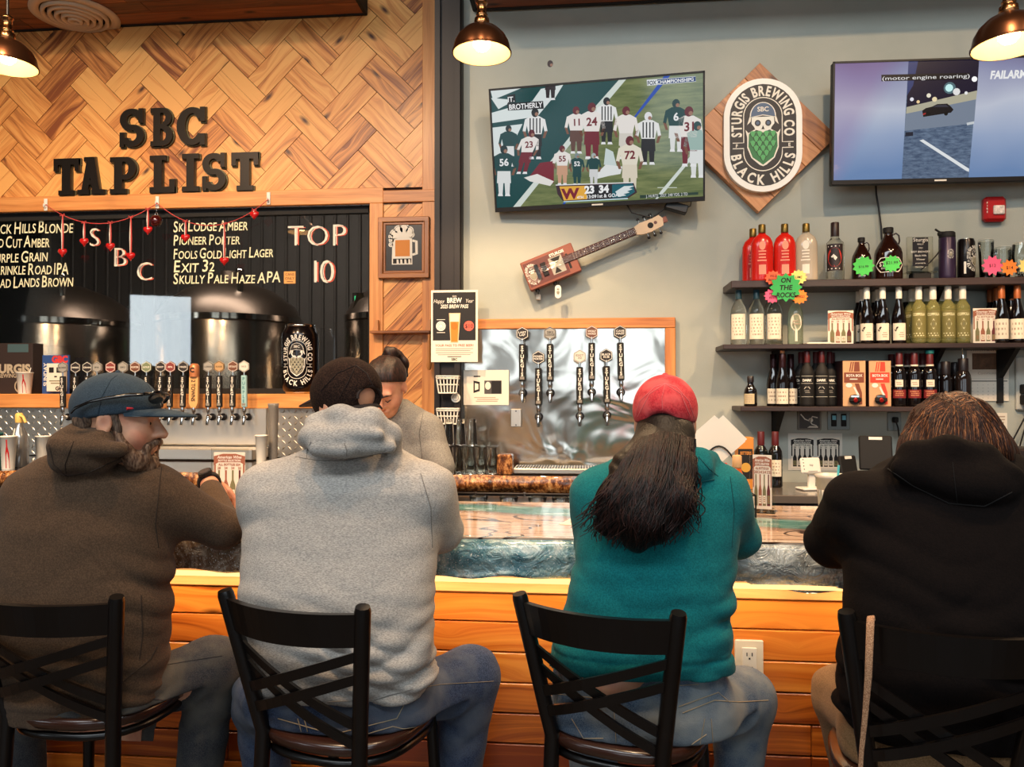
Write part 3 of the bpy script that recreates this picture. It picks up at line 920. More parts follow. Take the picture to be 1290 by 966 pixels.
for ch, x0, x1, y0, y1, lab in [('S', 149, 181, 136, 185, 'black slab letter S opening the short upper word on the herringbone wall'),
  ('B', 189, 217, 135, 184, 'black slab letter B in the middle of the short upper word'), ('C', 222, 258, 134, 183, 'black slab letter C closing the short upper word on the herringbone wall'),
  ('T', 66, 99, 199, 246, 'black slab letter T at the start of the lower words on the wall'), ('A', 97, 131, 197, 245, 'black slab letter A between the T and P of the lower words'),
  ('P', 138, 171, 197, 244, 'black slab letter P ending the first lower word'), ('L', 188, 220, 195, 243, 'black slab letter L starting the second lower word'),
  ('I', 227, 250, 193, 241, 'black slab letter I in the second lower word'), ('S', 253, 284, 192, 240, 'black slab letter S between I and T in the second lower word'),
  ('T', 290, 325, 191, 240, 'black slab letter T ending the second lower word')]:
 Yp = YL - 0.05
 a, b_ = at(x0, y1, Yp), at(x1, y0, Yp)
 polys = slab(ch)
 w_ = max(p[0] for q in polys for p in q)
 t = thing('wall_letter', lab, 'letter', ((a.x + b_.x) / 2, Yp + .0, a.z), 0, 'slab letters on the herringbone wall')
 sx, sz = (b_.x - a.x) / w_, b_.z - a.z
 m = MB(); mr = MB()
 for k, q in enumerate(polys):
  Q = [((x - w_ / 2) * sx, y * sz) for x, y in q]
  m.prism(Q, 0.018 + k * .00002, LETF, facing((0, 0.02, 0)))
  cxm, cym = sum(p[0] for p in Q) / len(Q), sum(p[1] for p in Q) / len(Q)
  G = []
  for x, y in Q:
   d = V((x - cxm, y - cym)); d = d * (1 + .007 / max(d.length, 1e-3)); G.append((cxm + d.x, cym + d.y))
  mr.prism(G, 0.014 + k * .00002, LETS, facing((0, 0.034, 0)))
 m.build('letter_face', t); mr.build('letter_rim', t)
# ------------------------------------------------------------------ chalk writing on the window
CHALK, CHR, CHW = mat('chalk_cream', (232, 226, 188), 0.8, emit=0), mat('chalk_red', (206, 84, 62), 0.8), mat('chalk_white', (232, 224, 208), 0.8)
YG = YL + 0.046
def chalk(f, txt, x0, x1, y, h, m, big=1.32):
 """small capitals with taller initials between two pixel columns"""
 A, B = at(x0, y, YG), at(x1, y, YG)
 hz = h * (A - V((0, 0, CAMZ))).length / FPX * .93
 runs, tot = [], 0
 for wd in txt.split(' '):
  for part_, k in ((wd[0], big if len(wd) > 1 else big), (wd[1:], big if wd.isupper() and wd in ('IPA', 'APA', '32') else 1.0)):
   if part_:
    gw = glyphs(part_, .012)[2] * k
    runs.append((part_, k, tot)); tot += gw + .09
  tot += .22
 s = (B.x - A.x) / (tot - .22)
 for p, k, o in runs:
  f.text(p, A.x + o * s, A.z + (k - 1) * hz * .5 + random.uniform(-.004, .004), hz * k, m, 1, .010, al='l', width=glyphs(p, .010)[2] * k * s, shear=.08)
XG = facing((0, YG, 0))
def writing(name, label, rows, m):
 f = Flat()
 for r_ in rows: chalk(f, *r_, m)
 b = MB(); f.lay(b, X=XG)
 o = b.build(name); tag(o, label, 'lettering', 'chalk lettering on the brew house window')
writing('beer_list', 'cream chalk list of beers at the window corner, ending in BAD LANDS BROWN', [('BLACK HILLS BLONDE', -21, 93, 289, 10.5), ('RED CUT AMBER', -15, 63, 307, 10), ('PURPLE GRAIN', -14, 61, 325, 10), ('WRINKLE ROAD IPA', -14, 87, 341, 10), ('BAD LANDS BROWN', -8, 93, 357, 10)], CHALK)
writing('beer_list', 'cream chalk list of beers in the window middle, starting with SKI LODGE AMBER', [('SKI LODGE AMBER', 218, 313, 286.5, 10.5), ('PIONEER PORTER', 218, 303, 304, 10), ('FOOLS GOLD LIGHT LAGER', 218, 345, 321, 10), ('EXIT 32', 218, 271, 337, 11.5), ('SKULLY PALE HAZE APA', 218, 354, 352.5, 10.5)], CHALK)
def outlined(name, label, chars):
 f = Flat()
 for ch, px, py, h in chars:
  p = at(px, py, YG); hz = h * 5.35 / FPX
  f.text(ch, p.x - .006, p.z, hz, CHW, 1, -.012 if h > 20 else 0); f.text(ch, p.x + .012, p.z - .004, hz * .97, CHR, 2, -.028)
  f.text(ch, p.x + .004, p.z - .002, hz * .93, CHW, 3, -.036)
 b = MB(); f.lay(b, X=XG); tag(b.build(name), label, 'lettering', 'chalk lettering on the brew house window')
outlined('chalk_heading', 'red and white chalk heading TOP 10 on the window', [('T', 373, 296, 27), ('O', 400, 296, 27), ('P', 427, 295, 29), ('1', 394, 341, 30), ('0', 412, 341, 31)])
outlined('chalk_heading', 'red and white chalk initials S B C stepping down the window', [('S', 119, 298, 25), ('B', 151, 323, 26), ('C', 182, 341, 25)])
p = at(365, 349.5, YG - .004)
t = MB(); t.box((0, 0, 0), (.082, .002, .084), mat('sticky_note', (226, 160, 92), 0.8)); f = Flat()
f.text('CANS', 0, .022, .018, INK, 1); f.text('ONLY', 0, -.006, .018, INK, 1); f.line([(-.02, -.028), (.025, -.03)], .004, INK, 1); f.lay(t, X=facing((0, -.0012, 0)))
o = t.build('sticky_note', loc=p); tag(o, 'small orange sticky note on the window beside the last listed beer', 'note')
# ------------------------------------------------------------------ heart garland
YH = 4.98
REDS = mat('heart_red', (190, 24, 26), 0.25, coat=0.6); RIBB = mat('ribbon_pink', (196, 70, 66), 0.6)
for px, py, lab in ((58, 258, 'white adhesive hook holding the outer end of the heart garland'), (198.5, 255, 'white adhesive hook holding the middle of the heart garland'), (338.5, 250, 'white adhesive hook holding the garland end under the T of LIST')):
 p = at(px, py, YL - .034)
 t = thing('wall_hook', lab, 'hook', p, 0, 'white hooks on the window trim')
 b = MB(); b.box((0, -.003, 0), (.026, .006, .085), WHITE, ch=.002); b.build('base_plate', t)
 b = MB(); b.tube([(0, -.006, -.015), (0, -.02, -.025), (0, -.026, -.012), (0, -.024, .002)], .004, WHITE, 6); b.build('hook', t)
strp = []
def sag(a, b, d, n=14):
 A, B = at(*a, YL - .06), at(*b, YL - .06)
 return [A.lerp(B, i / n) - V((0, .015 * math.sin(PI * i / n), d * 4 * (i / n) * (1 - i / n))) for i in range(n + 1)]
g1 = sag((58, 258), (198, 256), .14); g2 = sag((198, 256), (338, 251), .17)
b = MB(); b.tube(g1 + g2[1:], .0028, RIBB, 6)
for k in range(0, len(g1 + g2), 2):
 q = (g1 + g2)[k]; b.ball(q, .005, REDS, 6, 4)
tag(b.build('garland_string'), 'thin red beaded string swagged between three white hooks', 'garland string')
def heart_poly(s, n=26):
 return [(s * .0625 * 16 * math.sin(a) ** 3 * .5, s * .0625 * (13 * math.cos(a) - 5 * math.cos(2 * a) - 2 * math.cos(3 * a) - math.cos(4 * a)) * .5) for a in [2 * PI * i / n for i in range(n)]]
def string_z(x):
 G = g1 + g2
 for a, c in zip(G, G[1:]):
  if a.x <= x <= c.x: return a.lerp(c, (x - a.x) / max(c.x - a.x, 1e-6))
 return G[0]
hearts = [(80, 318, 'red heart ornament on a long ribbon over the word BLONDE'), (108, 305, 'red heart ornament beside the chalk letter S on a short ribbon'), (141, 311, 'red heart ornament above the chalk letter B on a short ribbon'),
   (166, 323, 'red heart ornament between chalk letters B and C on a long ribbon'), (187, 290, 'red heart ornament hanging next to the dark bell'), (235, 300, 'red heart ornament covering the O of PIONEER'),
   (284, 329, 'red heart ornament hanging lowest over the words LIGHT LAGER'), (321, 271, 'small red heart ornament near the hook under the T of LIST')]
for px, py, lab in hearts:
 p = at(px, py, YH + .06)
 top = string_z(p.x)
 t = thing('heart_ornament', lab, 'heart ornament', (p.x, top.y - .004, p.z), 0, 'red hearts on the garland')
 b = MB()
 H = heart_poly(.066)
 c0 = V((0, 0, .0))
 for sg in (-1, 1):
  rings = [(1.0, 0), (.85, .010), (.55, .016), (.05, .019)]
  vs = [(x * k, sg * d, z * k) for k, d in rings for x, z in H]
  n = len(H)
  fs = [(j * n + i, j * n + (i + 1) % n, (j + 1) * n + (i + 1) % n, (j + 1) * n + i) for j in range(3) for i in range(n)]
  b.add(vs, fs, REDS, True)
 b.build('heart', t)
 b = MB(); L = max(.02, top.z - p.z)
 b.tube([(.002, 0, .012), (.006, -.002, L * .5), (0, 0, L)], .005, RIBB, 6, flat=.3); b.tube([(-.002, .001, .012), (-.007, .002, L * .5), (0, 0, L)], .004, LETW, 6, flat=.3)
 for sg in (-1, 1): b.tube([(0, 0, L), (sg * .014, -.004, L + .008), (sg * .017, -.004, L - .008), (0, 0, L)], .003, RIBB, 5)
 b.build('ribbon', t)
p = at(199, 279, YH + .06); top = at(198, 262, YH + .06)
t = thing('bell_ornament', 'dark red round bell hanging from the middle garland hook', 'bell', (p.x, top.y - .02, p.z))
b = MB(); b.ball((0, 0, 0), .04, mat('bell_red', (70, 12, 14), 0.2, 0.3, coat=.8), 20, 14); b.build('bell_body', t)
b = MB(); b.tube([(.01 * math.cos(a), 0, .046 + .01 * math.sin(a)) for a in [2 * PI * i / 12 for i in range(12)]], .003, CHROME, 6, closed=True); b.cyl((0, 0, .05), (0, .0, top.z - p.z + .02), .0015, CHROME, 6); b.build('hanger', t)
# ------------------------------------------------------------------ framed mug picture, rail, poster
def pxbox(x0, y0, x1, y1, Y):
 a, c = at(x0, y1, Y), at(x1, y0, Y)
 return (a.x + c.x) / 2, (a.z + c.z) / 2, c.x - a.x, c.z - a.z
cx, cz, w_, h_ = pxbox(475.7, 272, 540.5, 350.5, 5.04)
t = thing('framed_picture', 'wood framed dark picture of a foaming beer mug on the narrow pine panel', 'picture', (cx, 5.055, cz))
b = MB()
for k, (d, wd, tk) in enumerate([(0, .034, .03), (.034, .018, .018)]):
 W2, H2 = w_ / 2 - d, h_ / 2 - d
 for sx in (-1, 1): b.box((sx * (W2 - wd / 2), -.0 - tk / 2 + .015, 0), (wd, tk, 2 * H2), OAK, ch=.004, grain=2, tone=.55 + .2 * k)
 for sz in (-1, 1): b.box((0, -.0005 - tk / 2 + .015, sz * (H2 - wd / 2)), (2 * W2, tk, wd), OAK, ch=.004, grain=0, tone=.5 + .2 * k)
b.build('frame', t)
b = MB(); b.box((0, .006, 0), (w_ - .09, .006, h_ - .09), mat('picture_black', (24, 20, 20), 0.35))
f = Flat(); BEER = mat('beer_print', (206, 128, 50), 0.6)
f.poly([(-.075, .085), (-.078, -.115), (.062, -.115), (.06, .085)], LETW, 1)
f.poly([(-.055, .05), (-.055, -.06), (.045, -.06), (.045, .05)], BEER, 2)
f.poly([(-.07, -.075), (-.07, -.108), (.055, -.108), (.055, -.075)], INK, 2)
for x in (-.045, -.02, .008, .035): f.poly([(x, -.108), (x, -.08), (x + .012, -.08), (x + .016, -.108)], LETW, 3)
for x, y, r_ in ((-.06, .09, .03), (-.03, .115, .032), (.005, .125, .034), (.04, .11, .028), (.055, .085, .018), (-.082, .05, .014), (-.085, .02, .012), (-.08, .075, .018)): f.disc(x, y, r_ + .004, LETW, 1); f.disc(x, y, r_ - .004, INK, 2); f.disc(x, y, r_ - .006, LETW, 3)
f.poly([(-.07, .06), (-.07, .1), (.055, .1), (.055, .068)], LETW, 4)
f.line([(.062, .045), (.09, .04), (.092, -.045), (.062, -.05)], .016, LETW, 1); f.line([(.068, .037), (.083, .033), (.085, -.038), (.068, -.043)], .005, LETW, 2)
f.lay(b, X=facing((-.004, .002, .002))); b.build('print', t)
t_glass = None
cx, cz, w_, h_ = pxbox(468, 416.5, 543, 420.5, 5.03)
t = thing('plate_rail', 'thin wooden rail with two upright end pegs across the narrow pine panel', 'rail', (cx, 5.04, cz))
b = MB(); b.box((0, -.01, 0), (w_, .09, h_), OAK, ch=.003, grain=0, tone=.7); b.build('shelf_board', t)
for sx in (-1, 1):
 b = MB(); b.prism([(-.02, 0), (.02, 0), (.02, .075), (.005, .075)], .03, OAK, Matrix.Translation((sx * (w_ / 2 - .024), .02, h_ / 2)) @ Matrix.Rotation(PI / 2, 4, 'X')); b.build('end_peg', t)
cx, cz, w_, h_ = pxbox(537.5, 421, 543, 466, 4.99)
t = thing('wooden_paddle', 'slim wooden paddle hanging under the rail end beside the poster', 'paddle', (cx, 5.0, cz))
b = MB(); b.tube([(0, 0, h_ / 2 + .0), (0, 0, h_ / 4), (0, 0, -h_ / 4), (0, 0, -h_ / 2 + .02), (0, 0, -h_ / 2)], [.010, .013, .018, .018, .008], OAK, 12, flat=.6); b.build('blade', t)
b = MB(); b.tube([(0, 0, h_ / 2 - .01), (0, .02, h_ / 2 + .02), (0, .045, h_ / 2 + .014)], .002, DARKM, 6); b.build('hanging_loop', t)
cx, cz, w_, h_ = pxbox(543, 365, 602, 456, 4.19)
t = thing('poster', 'happy brew year poster with an orange pint, hung on the dark column', 'poster', (cx, 4.192, cz))
b = MB(); b.box((0, 0, 0), (w_, .004, h_), PAPER); f = Flat()
f.rect(-w_ / 2 + .010, -h_ / 2 + h_ * .30, w_ / 2 - .012, h_ / 2 - .012, mat('poster_black', (24, 22, 24), .7), 1)
f.text('2025', 0, h_ * .415, .009, LETW, 2); f.text('Happy', -w_ * .33, h_ * .35, .022, LETW, 2, -.005, shear=.3, width=w_ * .24); f.text('BREW', .0, h_ * .36, .028, LETW, 2, .03, width=w_ * .32); f.text('Year', w_ * .32, h_ * .35, .022, LETW, 2, -.005, shear=.3, width=w_ * .18)
f.text('2025 BREW PASS', 0, h_ * .275, .021, LETW, 2, .02, width=w_ * .6, shear=.2)
OR1, OR2 = mat('poster_orange', (222, 122, 40), .7), mat('poster_coral', (226, 92, 74), .7)
f.poly([(-.030, h_ * .18), (-.022, -h_ * .23), (.022, -h_ * .23), (.034, h_ * .18)], mat('poster_glass', (222, 182, 140), .7), 2)
f.poly([(-.022, h_ * .06), (-.018, -h_ * .22), (.018, -h_ * .22), (.024, h_ * .06)], OR1, 3); f.rect(-.024, h_ * .06, .026, h_ * .17, mat('poster_foam', (226, 210, 184), .7), 3)
f.disc(.0, -.0, .018, mat('poster_amber', (200, 104, 24), .7), 4, .022)
f.disc(-w_ * .29, -h_ * .0, .027, LETW, 2); f.disc(w_ * .31, 0, .028, OR2, 2); f.text('$10', w_ * .31, 0, .022, INK, 3, .01)
for r_ in (.02, .012): f.line([(-w_ * .29 + r_ * math.cos(a), r_ * math.sin(a)) for a in [2 * PI * i / 16 for i in range(16)]], .002, mat('print_grey', (130, 124, 116), .8), 3, True)
f.line([(-w_ * .38, h_ * .09), (-w_ * .2, h_ * .09)], .003, LETW, 2); f.line([(-w_ * .38, -h_ * .09), (-w_ * .2, -h_ * .09)], .003, LETW, 2)
f.text('YOUR PASS TO FREE BEER!', 0, -h_ * .268, .013, OR2, 2, .02, width=w_ * .82)
for k in range(4): f.line([(-w_ * .40 + .012 * (k == 3), -h_ * .315 - .011 * k), (w_ * .40 - .015 * (k % 2), -h_ * .315 - .011 * k)], .003, mat('print_grey', (130, 124, 116), .8), 2)
f.line([(-w_ * .15, -h_ * .425), (w_ * .15, -h_ * .425)], .004, INK, 2); f.text('SBC', 0, -h_ * .462, .014, INK, 2, .03)
f.lay(b, X=facing((0, -.0022, 0))); b.build('print', t)
# ------------------------------------------------------------------ televisions
def plane_px(M, px, py):
 """where the sight line through a pixel meets the local plane y=0 of matrix M"""
 Mi = M.inverted()
 o, d = Mi @ V((0, 0, CAMZ)), Mi.to_3x3() @ ray(px, py)
 t = -o.y / d.y
 return (o.x + d.x * t, o.z + d.z * t)
def screen_mat(name, fn):
 q = NT(name)
 c = fn(q)
 q.b.inputs['Base Color'].default_value = (0.01, 0.01, 0.01, 1)
 q.l(c, q.b.inputs['Emission Color'])
 q.b.inputs['Emission Strength'].default_value = 0.85
 q.b.inputs['Roughness'].default_value = 0.08
 _M[name] = q.m
 return q.m
_SE = {}
def E(c, s=0.8):
 k = 'screen_%d_%d_%d' % c
 return mat(k, c, 0.08, emit=s)
def tv(label, x, Y, z, w_, h_, rot):
 t = thing('television', label, 'television', (x, Y, z), 0, 'flat televisions on the painted wall')
 t.rotation_euler = rot
 b = MB(); b.box((0, .02, 0), (w_, .04, h_), BLACK, ch=.006)
 bz = .010
 for sx in (-1, 1): b.box((sx * (w_ / 2 - bz / 2), -.002, 0), (bz, .008, h_), BLACK)
 b.box((0, -.002, h_ / 2 - bz / 2), (w_, .008, bz), BLACK); b.box((0, -.003, -h_ / 2 + .012), (w_, .01, .024), BLACK, ch=.002)
 b.build('casing', t)
 b = MB(); b.box((0, -.0075, -h_ / 2 + .012), (.06, .002, .008), LETW); b.build('badge', t)
 b = MB(); b.box((0, .055, 0), (.4, .04, .3), DARKM, ch=.004);
 b.box((0, .12, 0), (.07, .13, .07), DARKM); b.build('wall_mount', t)
 return t, Matrix.Translation((x, Y, z)) @ Euler(rot).to_matrix().to_4x4()
t, M1 = tv('tilted television showing a football game, above the small guitar', .0531, 4.12, 2.9269, 1.1329, .6495, (.2206, -.0106, -.0898))
def S1(zx, zy): return plane_px(M1, 600 + zx / 4.2933, 70 + zy / 4.2933)
def turf(q):
 co = q.coord()
 n = q.noise(q.scale(co, (1, 1, 7)), 6.0, 4.0, 0.6)
 return q.ramp(n, [(0.35, rgba((84, 98, 62))), (0.65, rgba((120, 128, 84)))])
f = Flat(.0002)
W2, H2 = 1.1329 / 2 - .010, .6495 / 2
f.rect(-W2, -H2 + .024, W2, H2 - .010, screen_mat('screen_turf', turf), 0)
def sp(pts, c, lv): f.poly([S1(*p) for p in pts], E(c), lv)
def clampz(pts):
 out = []
 for p in pts:
  u, v = S1(*p); out.append((min(max(u, -W2), W2), min(max(v, -H2 + .024), H2 - .010)))
 return out
def sq(pts, c, lv): f.poly(clampz(pts), E(c), lv)
sq([(70, 180), (810, 130), (690, 250), (520, 430), (330, 690), (200, 835), (100, 850)], (14, 66, 66), 1)
for pts in ([(70, 190), (240, 170), (90, 240)], [(75, 230), (210, 240), (120, 290)], [(75, 310), (430, 210), (330, 330), (85, 365)], [(350, 180), (470, 155), (420, 240), (300, 250)], [(85, 390), (250, 370), (160, 560), (90, 560)]):
 sq(pts, (214, 222, 220), 2)
sq([(770, 130), (810, 127), (700, 260), (540, 440), (340, 690), (240, 832), (200, 835), (330, 660), (560, 370)], (206, 214, 206), 2)
sq([(1015, 105), (1048, 100), (850, 350), (838, 350)], (30, 72, 168), 2); sq([(478, 780), (500, 780), (480, 830), (468, 830)], (40, 80, 170), 2)
sq([(1000, 730), (1160, 540), (1190, 530), (1020, 735), (980, 790), (968, 790)], (206, 214, 206), 2)
sq([(980, 712), (1085, 712), (1085, 716), (980, 716)], (200, 208, 196), 2)
def player(x, y, h, jersey, pants, helm=None, stripe=None, num=None, lean=0.0, legs=None, lv=4):
 """standing figure: feet at (x, y), height h in the measuring frame"""
 legs = legs or pants
 def P(a, b): return (x + a * h + lean * b * h, y - b * h)
 sq([P(-.10, .0), P(-.03, .0), P(.0, .45), P(-.13, .45)], legs, lv); sq([P(.03, .0), P(.11, .0), P(.13, .45), P(.0, .45)], legs, lv)
 sq([P(-.12, .0), P(-.02, .0), P(-.03, .05), P(-.11, .05)], (226, 226, 226), lv + 1); sq([P(.02, .0), P(.13, .0), P(.11, .05), P(.03, .05)], (226, 226, 226), lv + 1)
 sq([P(-.14, .26), P(.14, .26), P(.13, .52), P(-.13, .52)], pants, lv + 1)
 sq([P(-.13, .5), P(.13, .5), P(.19, .8), P(.08, .86), P(-.08, .86), P(-.19, .8)], jersey, lv + 2)
 for sg in (-1, 1):
  sq([P(sg * .14, .8), P(sg * .2, .8), P(sg * .25, .56), P(sg * .19, .54)], jersey, lv + 1); sq([P(sg * .19, .56), P(sg * .25, .57), P(sg * .2, .42), P(sg * .15, .42)], (120, 78, 58), lv + 1)
 if stripe:
  for k in range(4): sq([P(-.11 + .065 * k, .52), P(-.085 + .065 * k, .52), P(-.085 + .065 * k, .82), P(-.11 + .065 * k, .82)], stripe, lv + 3)
 u, v = S1(*P(0, .93)); r_ = abs(S1(*P(.075, .93))[0] - u)
 f.disc(u, v, r_, E(helm or (60, 40, 34)), lv + 3, r_ * 1.15, 12); u2, v2 = S1(*P(.03, .90)); f.disc(u2, v2, r_ * .5, E((150, 110, 90)), lv + 4, n=8)
 if num: u, v = S1(*P(0, .68)); f.text(num, u, v, h / 4.29 * .0043 * .14, E((230, 230, 230) if sum(jersey) < 400 else (110, 26, 36)), lv + 4, .03)
WJ, WP, EJ, EP, WH = (226, 220, 214), (108, 22, 36), (18, 62, 62), (216, 218, 216), (96, 24, 34)
player(400, 240, 210, (30, 30, 34), (40, 28, 30))
player(318, 560, 270, (224, 224, 222), (26, 24, 26), (30, 30, 30), (24, 24, 26))
player(175, 600, 220, EJ, EP, (20, 36, 38)); player(245, 640, 235, WJ, WP, WH, num='23', lean=.25)
player(150, 760, 270, EJ, EP, (18, 40, 42), num='56')
player(540, 530, 250, WJ, (92, 60, 50), WH, num='11'); player(625, 560, 300, WJ, WP, WH, num='24'); player(705, 480, 250, (224, 224, 222), (26, 24, 26), (24, 24, 26), (24, 24, 26))
player(810, 560, 280, WJ, (206, 200, 190), WH); player(930, 590, 280, (224, 224, 222), (30, 26, 28), (220, 220, 220), (24, 24, 26))
player(1080, 520, 280, EJ, EP, (24, 56, 58), num='6'); player(1150, 600, 320, WJ, WP, WH, num='31'); player(1195, 660, 300, (150, 176, 168), EP, (30, 66, 66))
sq([(290, 650), (345, 580), (420, 570), (420, 690), (330, 690)], (118, 24, 40), 6); sq([(258, 660), (330, 640), (420, 680), (400, 705), (290, 680)], (224, 220, 214), 7)
player(465, 700, 210, WJ, (196, 150, 120), WH, num='55', lv=8); player(545, 700, 170, EJ, EJ, (120, 134, 134), num='52', lv=8); player(635, 700, 170, EJ, (206, 206, 206), (160, 170, 168), lv=9)
sq([(650, 640), (700, 590), (790, 600), (780, 640), (720, 650), (640, 670)], (220, 222, 220), 7); sq([(700, 500), (740, 520), (760, 600), (690, 590)], (196, 208, 206), 6)
player(830, 740, 300, (222, 214, 196), (214, 204, 184), WH, num='72', lv=7)
sq([(430, 700), (850, 686), (870, 740), (820, 772), (470, 788), (440, 750)], (60, 36, 44), 16); sq([(450, 708), (590, 704), (600, 776), (474, 784)], (226, 168, 60), 17); sq([(590, 704), (735, 698), (735, 772), (600, 776)], (34, 32, 36), 17); sq([(735, 698), (846, 692), (858, 738), (815, 766), (735, 770)], (24, 92, 104), 17)
sq([(430, 698), (850, 684), (850, 689), (430, 703)], (226, 226, 226), 18); sq([(470, 788), (820, 770), (820, 776), (476, 793)], (190, 220, 226), 18)
def tx(s, zx, zy, h, c, lv, wd=None, b=.02, al='c', sh=0.0):
 u, v = S1(zx, zy); f.text(s, u, v, h * .00102, E(c), lv, b, al, width=wd * .00102 if wd else None, rot=.0, shear=sh)
tx('W', 512, 745, 52, (120, 28, 44), 19, 92, .05); tx('23', 612, 724, 38, (240, 240, 240), 19, b=.05); tx('34', 690, 720, 38, (240, 240, 240), 19, b=.05)
tx('4TH', 562, 766, 14, (240, 240, 240), 19); tx('13:09', 622, 762, 18, (240, 240, 240), 19); tx('1st & GOAL', 717, 756, 18, (240, 240, 240), 19)
sq([(752, 736), (800, 706), (856, 704), (826, 718), (846, 722), (816, 734), (830, 740), (796, 750), (812, 756), (770, 764)], (214, 222, 222), 19)
sq([(168, 216), (210, 208), (214, 252), (172, 258)], (20, 20, 22), 16); sq([(168, 258), (362, 246), (366, 288), (172, 298)], (20, 20, 22), 16)
tx('IT.', 188, 236, 26, (240, 240, 240), 17); tx('BROTHERLY', 267, 272, 27, (240, 240, 240), 17, 180)
sq([(922, 132), (1186, 112), (1188, 142), (924, 164)], (224, 228, 230), 16); sq([(978, 130), (1186, 114), (1187, 140), (980, 157)], (28, 60, 110), 17)
tx('FOX', 950, 147, 20, (30, 40, 60), 18, 46, .03); tx('CHAMPIONSHIP', 1068, 137, 17, (240, 240, 240), 18, 168, .02); tx('G', 1167, 128, 16, (240, 240, 240), 18, b=.02)
sq([(885, 755), (1200, 738), (1200, 752), (885, 772)], (40, 60, 48), 16); tx('J. HURTS  2027, 248 YDS, 2 TD', 1030, 754, 15, (226, 226, 226), 17, 212, .0)
b = MB(); f.lay(b, X=Matrix.Translation((0, -.0005, 0)) @ Matrix.Rotation(PI / 2, 4, 'X')); b.build('screen', t)
for name, P, lab in [('power_cable', [(788, 255), (796, 268), (812, 272), (822, 274), (836, 264), (842, 252)], 'thin black cable looping under the tilted television')]:
 b = MB(); b.tube([at(x, y, 4.2) for x, y in P], .004, BLACK, 6); tag(b.build(name), lab, 'cable')
cx, cz, w_, h_ = pxbox(838, 256, 866, 267, 4.2)
t = thing('media_box', 'small black box hanging under the corner of the tilted television', 'media box', (cx, 4.2, cz))
b = MB(); b.box((0, 0, 0), (w_, .06, h_), BLACK, X=Matrix.Rotation(.3, 4, 'Y'), ch=.004); b.build('case', t)
b = MB(); b.tube([(w_ * .4, -.02, -.01), (w_ * .6, -.03, .0), (w_ * .65, -.02, .03), (w_ * .45, 0, .03)], .003, DARKM, 6); b.build('antenna', t)
t, M2 = tv('television with a night street video between blurred blue bands', 1.8114, 4.12, 2.9932, 1.0908, .6261, (.0713, -.0054, .0326))
def S2(zx, zy): return plane_px(M2, 880 + zx / 3.1463, 60 + zy / 3.1463)
W2, H2 = 1.0908 / 2 - .010, .6261 / 2
def blurry(q):
 co = q.coord()
 sep = q.n('ShaderNodeSeparateXYZ'); q.l(co, sep.inputs[0])
 n = q.noise(co, 2.6, 1.5, 0.4)
 v = q.math('ADD', q.math('MULTIPLY', sep.outputs[2], -1.35), q.math('ADD', 0.6, q.math('MULTIPLY', q.math('SUBTRACT', n, 0.5), 0.35)))
 c = q.ramp(v, [(0.04, rgba((92, 76, 112))), (0.24, rgba((136, 138, 170))), (0.48, rgba((184, 190, 206))), (0.70, rgba((146, 162, 192))), (0.97, rgba((104, 132, 174)))])
 h = q.ramp(q.math('ADD', q.math('MULTIPLY', sep.outputs[0], -2.2), q.math('MULTIPLY', sep.outputs[2], 1.1)), [(0.72, (0, 0, 0, 1)), (1.3, (1, 1, 1, 1))])
 return q.mix(q.math('MULTIPLY', h, .35), c, rgba((150, 100, 150)))
f = Flat(.0002)
f.rect(-W2, -H2 + .024, W2, H2 - .010, screen_mat('screen_blur', blurry), 0)
def clampz(pts):
 out = []
 for p in pts:
  u, v = S2(*p); out.append((min(max(u, -W2), W2), min(max(v, -H2 + .024), H2 - .010)))
 return out
def road(q):
 co = q.coord()
 n = q.noise(q.scale(co, (1, 1, 4)), 22.0, 4.0, 0.7)
 return q.ramp(n, [(0.35, rgba((58, 74, 100))), (0.65, rgba((104, 122, 146)))])
ROAD = screen_mat('screen_road', road)
f.poly(clampz([(832, 55), (1112, 45), (1070, 520), (805, 525)]), ROAD, 1)
sq([(832, 55), (1112, 45), (1104, 175), (824, 240)], (22, 18, 44), 2); sq([(832, 55), (870, 52), (850, 150), (826, 190)], (50, 62, 110), 3)
sq([(824, 236), (1104, 170), (1100, 205), (822, 262)], (176, 172, 150), 3); sq([(822, 262), (1100, 200), (1092, 300), (816, 330)], (120, 132, 150), 2)
for zx, zy, r_, c in ((993, 160, 14, (190, 235, 235)), (1022, 175, 13, (230, 230, 230)), (1093, 125, 10, (250, 250, 250)), (912, 190, 8, (226, 220, 200)), (935, 205, 9, (226, 210, 170)), (845, 205, 7, (220, 220, 230)), (870, 215, 6, (230, 200, 150)), (1060, 180, 6, (240, 240, 240))):
 u, v = S2(zx, zy); f.disc(u, v, r_ * .0014, E(c, .9), 5, n=10)
f.disc(*S2(995, 160), .03, E((80, 110, 120)), 4, n=14)
sq([(886, 250), (900, 240), (925, 234), (945, 224), (985, 222), (1000, 234), (1010, 246), (1000, 258), (890, 275)], (22, 18, 22), 6); sq([(925, 236), (947, 227), (980, 226), (992, 236)], (52, 52, 64), 7); sq([(888, 262), (900, 258), (900, 264), (889, 268)], (170, 40, 40), 7)
for zx in (908, 980): u, v = S2(zx, 262); f.disc(u, v, .010, E((8, 8, 10)), 8, n=10)
sq([(875, 368), (890, 364), (1072, 480), (1071, 492), (1060, 488)], (226, 230, 232), 3); sq([(1062, 298), (1092, 292), (1092, 302), (1064, 308)], (200, 206, 210), 3); sq([(820, 336), (850, 334), (850, 350), (818, 352)], (30, 34, 50), 3)
sq([(724, 108), (1074, 100), (1073, 126), (724, 134)], (20, 18, 24), 9)
u, v = S2(899, 117); f.text('(motor engine roaring)', u, v, .020, E((235, 235, 235)), 10, .0, width=.435)
